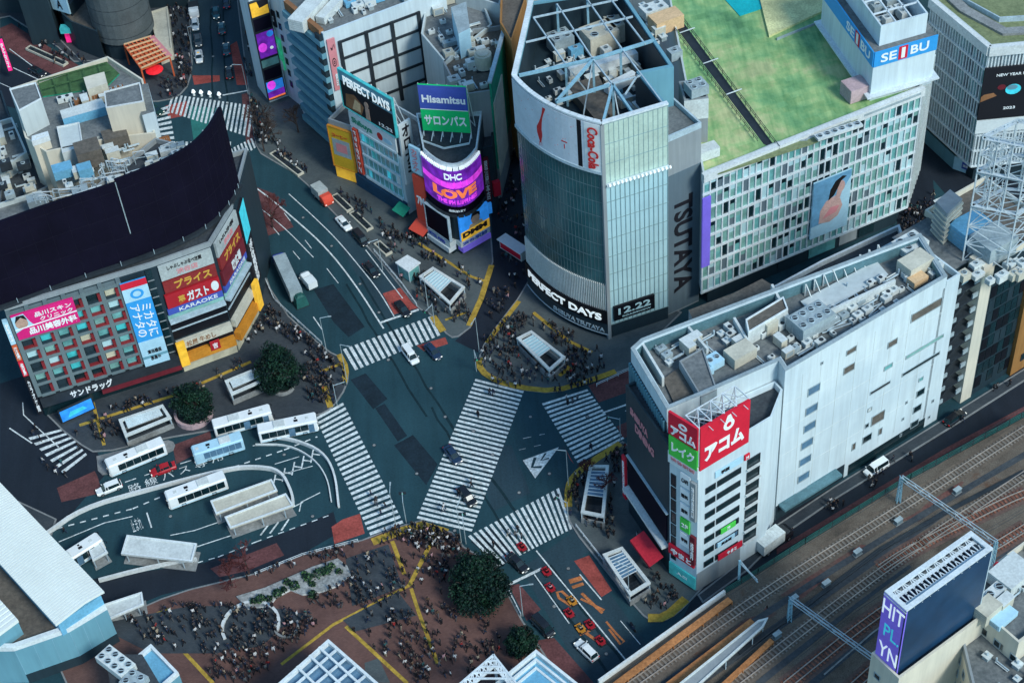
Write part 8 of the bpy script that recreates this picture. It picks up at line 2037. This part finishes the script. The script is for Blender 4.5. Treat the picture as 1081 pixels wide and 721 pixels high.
def rider(label,kt,col,cmat):
    """seated driver: one continuous body"""
    vs=[];ed=[];rad=[]
    def j(x,y,z,r,p=None):
        vs.append((x,y,z)); rad.append(r)
        if p is not None: ed.append((p,len(vs)-1))
        return len(vs)-1
    pel=j(0,-.14,.5,.13);w1=j(0,-.2,.7,.13,pel);ch=j(0,-.2,.9,.15,w1);nk=j(0,-.18,1.06,.06,ch);hd=j(0,-.15,1.18,.1,nk);j(0,-.15,1.26,.08,hd)
    for s in (-1,1):
        hp=j(s*.11,-.05,.48,.09,pel);kn=j(s*.16,.36,.6,.07,hp);an=j(s*.14,.7,.34,.05,kn);j(s*.14,.8,.4,.04,an)
        sh=j(s*.2,-.18,.98,.07,ch);el=j(s*.27,.0,.78,.05,sh);j(s*.14,.14,.76,.04,el)
    me=bpy.data.meshes.new('f'); me.from_pydata(vs,ed,[]); ob=bpy.data.objects.new('f',me); COL.objects.link(ob); ob.modifiers.new('s','SKIN')
    if not me.skin_vertices:
        bm=bmesh.new(); bm.from_mesh(me); bm.verts.layers.skin.verify(); bm.to_mesh(me); bm.free()
    for i,r in enumerate(rad): me.skin_vertices[0].data[i].radius=(r,r); me.skin_vertices[0].data[i].use_root=(i==0)
    m2=bpy.data.meshes.new_from_object(ob.evaluated_get(bpy.context.evaluated_depsgraph_get()))
    V_=[v.co.copy() for v in m2.vertices];F_=[list(p.vertices) for p in m2.polygons]; bpy.data.objects.remove(ob)
    mb_=MB(); mats=[]
    for f in F_:
        c=sum((V_[i] for i in f),V((0,0,0)))/len(f); mt='skin' if (1.03<c.z<1.22 and c.y>-.1) else ('hair' if c.z>1.08 else ('shoe' if c.y>.68 else ('skin' if c.y>.11 and c.z>.7 else cmat)))
        if mt not in mb_.ms: mb_.ms.append(mt)
        mb_.f.append(f); mb_.mi.append(mb_.ms.index(mt))
    mb_.v=[(v.y,-v.x,v.z) for v in V_]; o=mb_.build('person',smooth=True); o.location=kt.location; o.rotation_euler=kt.rotation_euler; tag(o,label,'person','kart drivers'); return o
KD=[(551,576,'red kart leading at the lower crosswalk','car_red','coat_red'),(577,602,'red kart just behind the white stop line','car_red','coat_red'),(581,619,'pinkish red kart, third from the crosswalk','car_red','coat_pink'),(604,633,'orange kart at the bend of the painted arrow','orange','coat_beige'),(601,646,'red kart left of the orange one','car_red','coat_red'),(613,662,'orange kart next to two red karts','orange','coat_beige'),(623,658,'red kart near the right hand lane line','car_red','coat_red'),(634,675,'last red kart of the row, nearest the bottom','car_red','coat_red')]
for i,(px,py,l,c1,c2) in enumerate(KD):
    kt=kart(l,c1,px,py,(px+7,py+9),(px-7,py-9)); rider('person seated driving the '+l,kt,c1,c2)
# scooter
def scooter(label,px,py,rear,front):
    t=thing('scooter',label,'scooter',(0,0,0)); m_=MB(); m_.tube((-.6,-.08,.28),(-.6,.08,.28),.28,'tyre',12); m_.build('wheel',t); m_=MB(); m_.tube((.65,-.08,.28),(.65,.08,.28),.28,'tyre',12); m_.build('wheel',t); m_=MB(); loft(m_,[sec(-.75,.14,.5,.85,.05,.02),sec(-.2,.2,.3,.82,.05,.02),sec(.15,.18,.25,.4,.05,.02),sec(.5,.16,.3,1.0,.05,.02)],'car_navy'); m_.build('body',t); m_=MB(); m_.box((-.35,0),.75,.3,.82,.92,'black'); m_.build('seat',t); m_=MB(); m_.bar((.5,0,.9),(.4,0,1.1),.06,'black'); m_.bar((.4,-.33,1.1),(.4,.33,1.1),.05,'black'); m_.build('handlebar',t); place(t,px,py,rear,front)
scooter('navy scooter rolling on the lower road near the bridge',668,661,(664,656),(672,668));
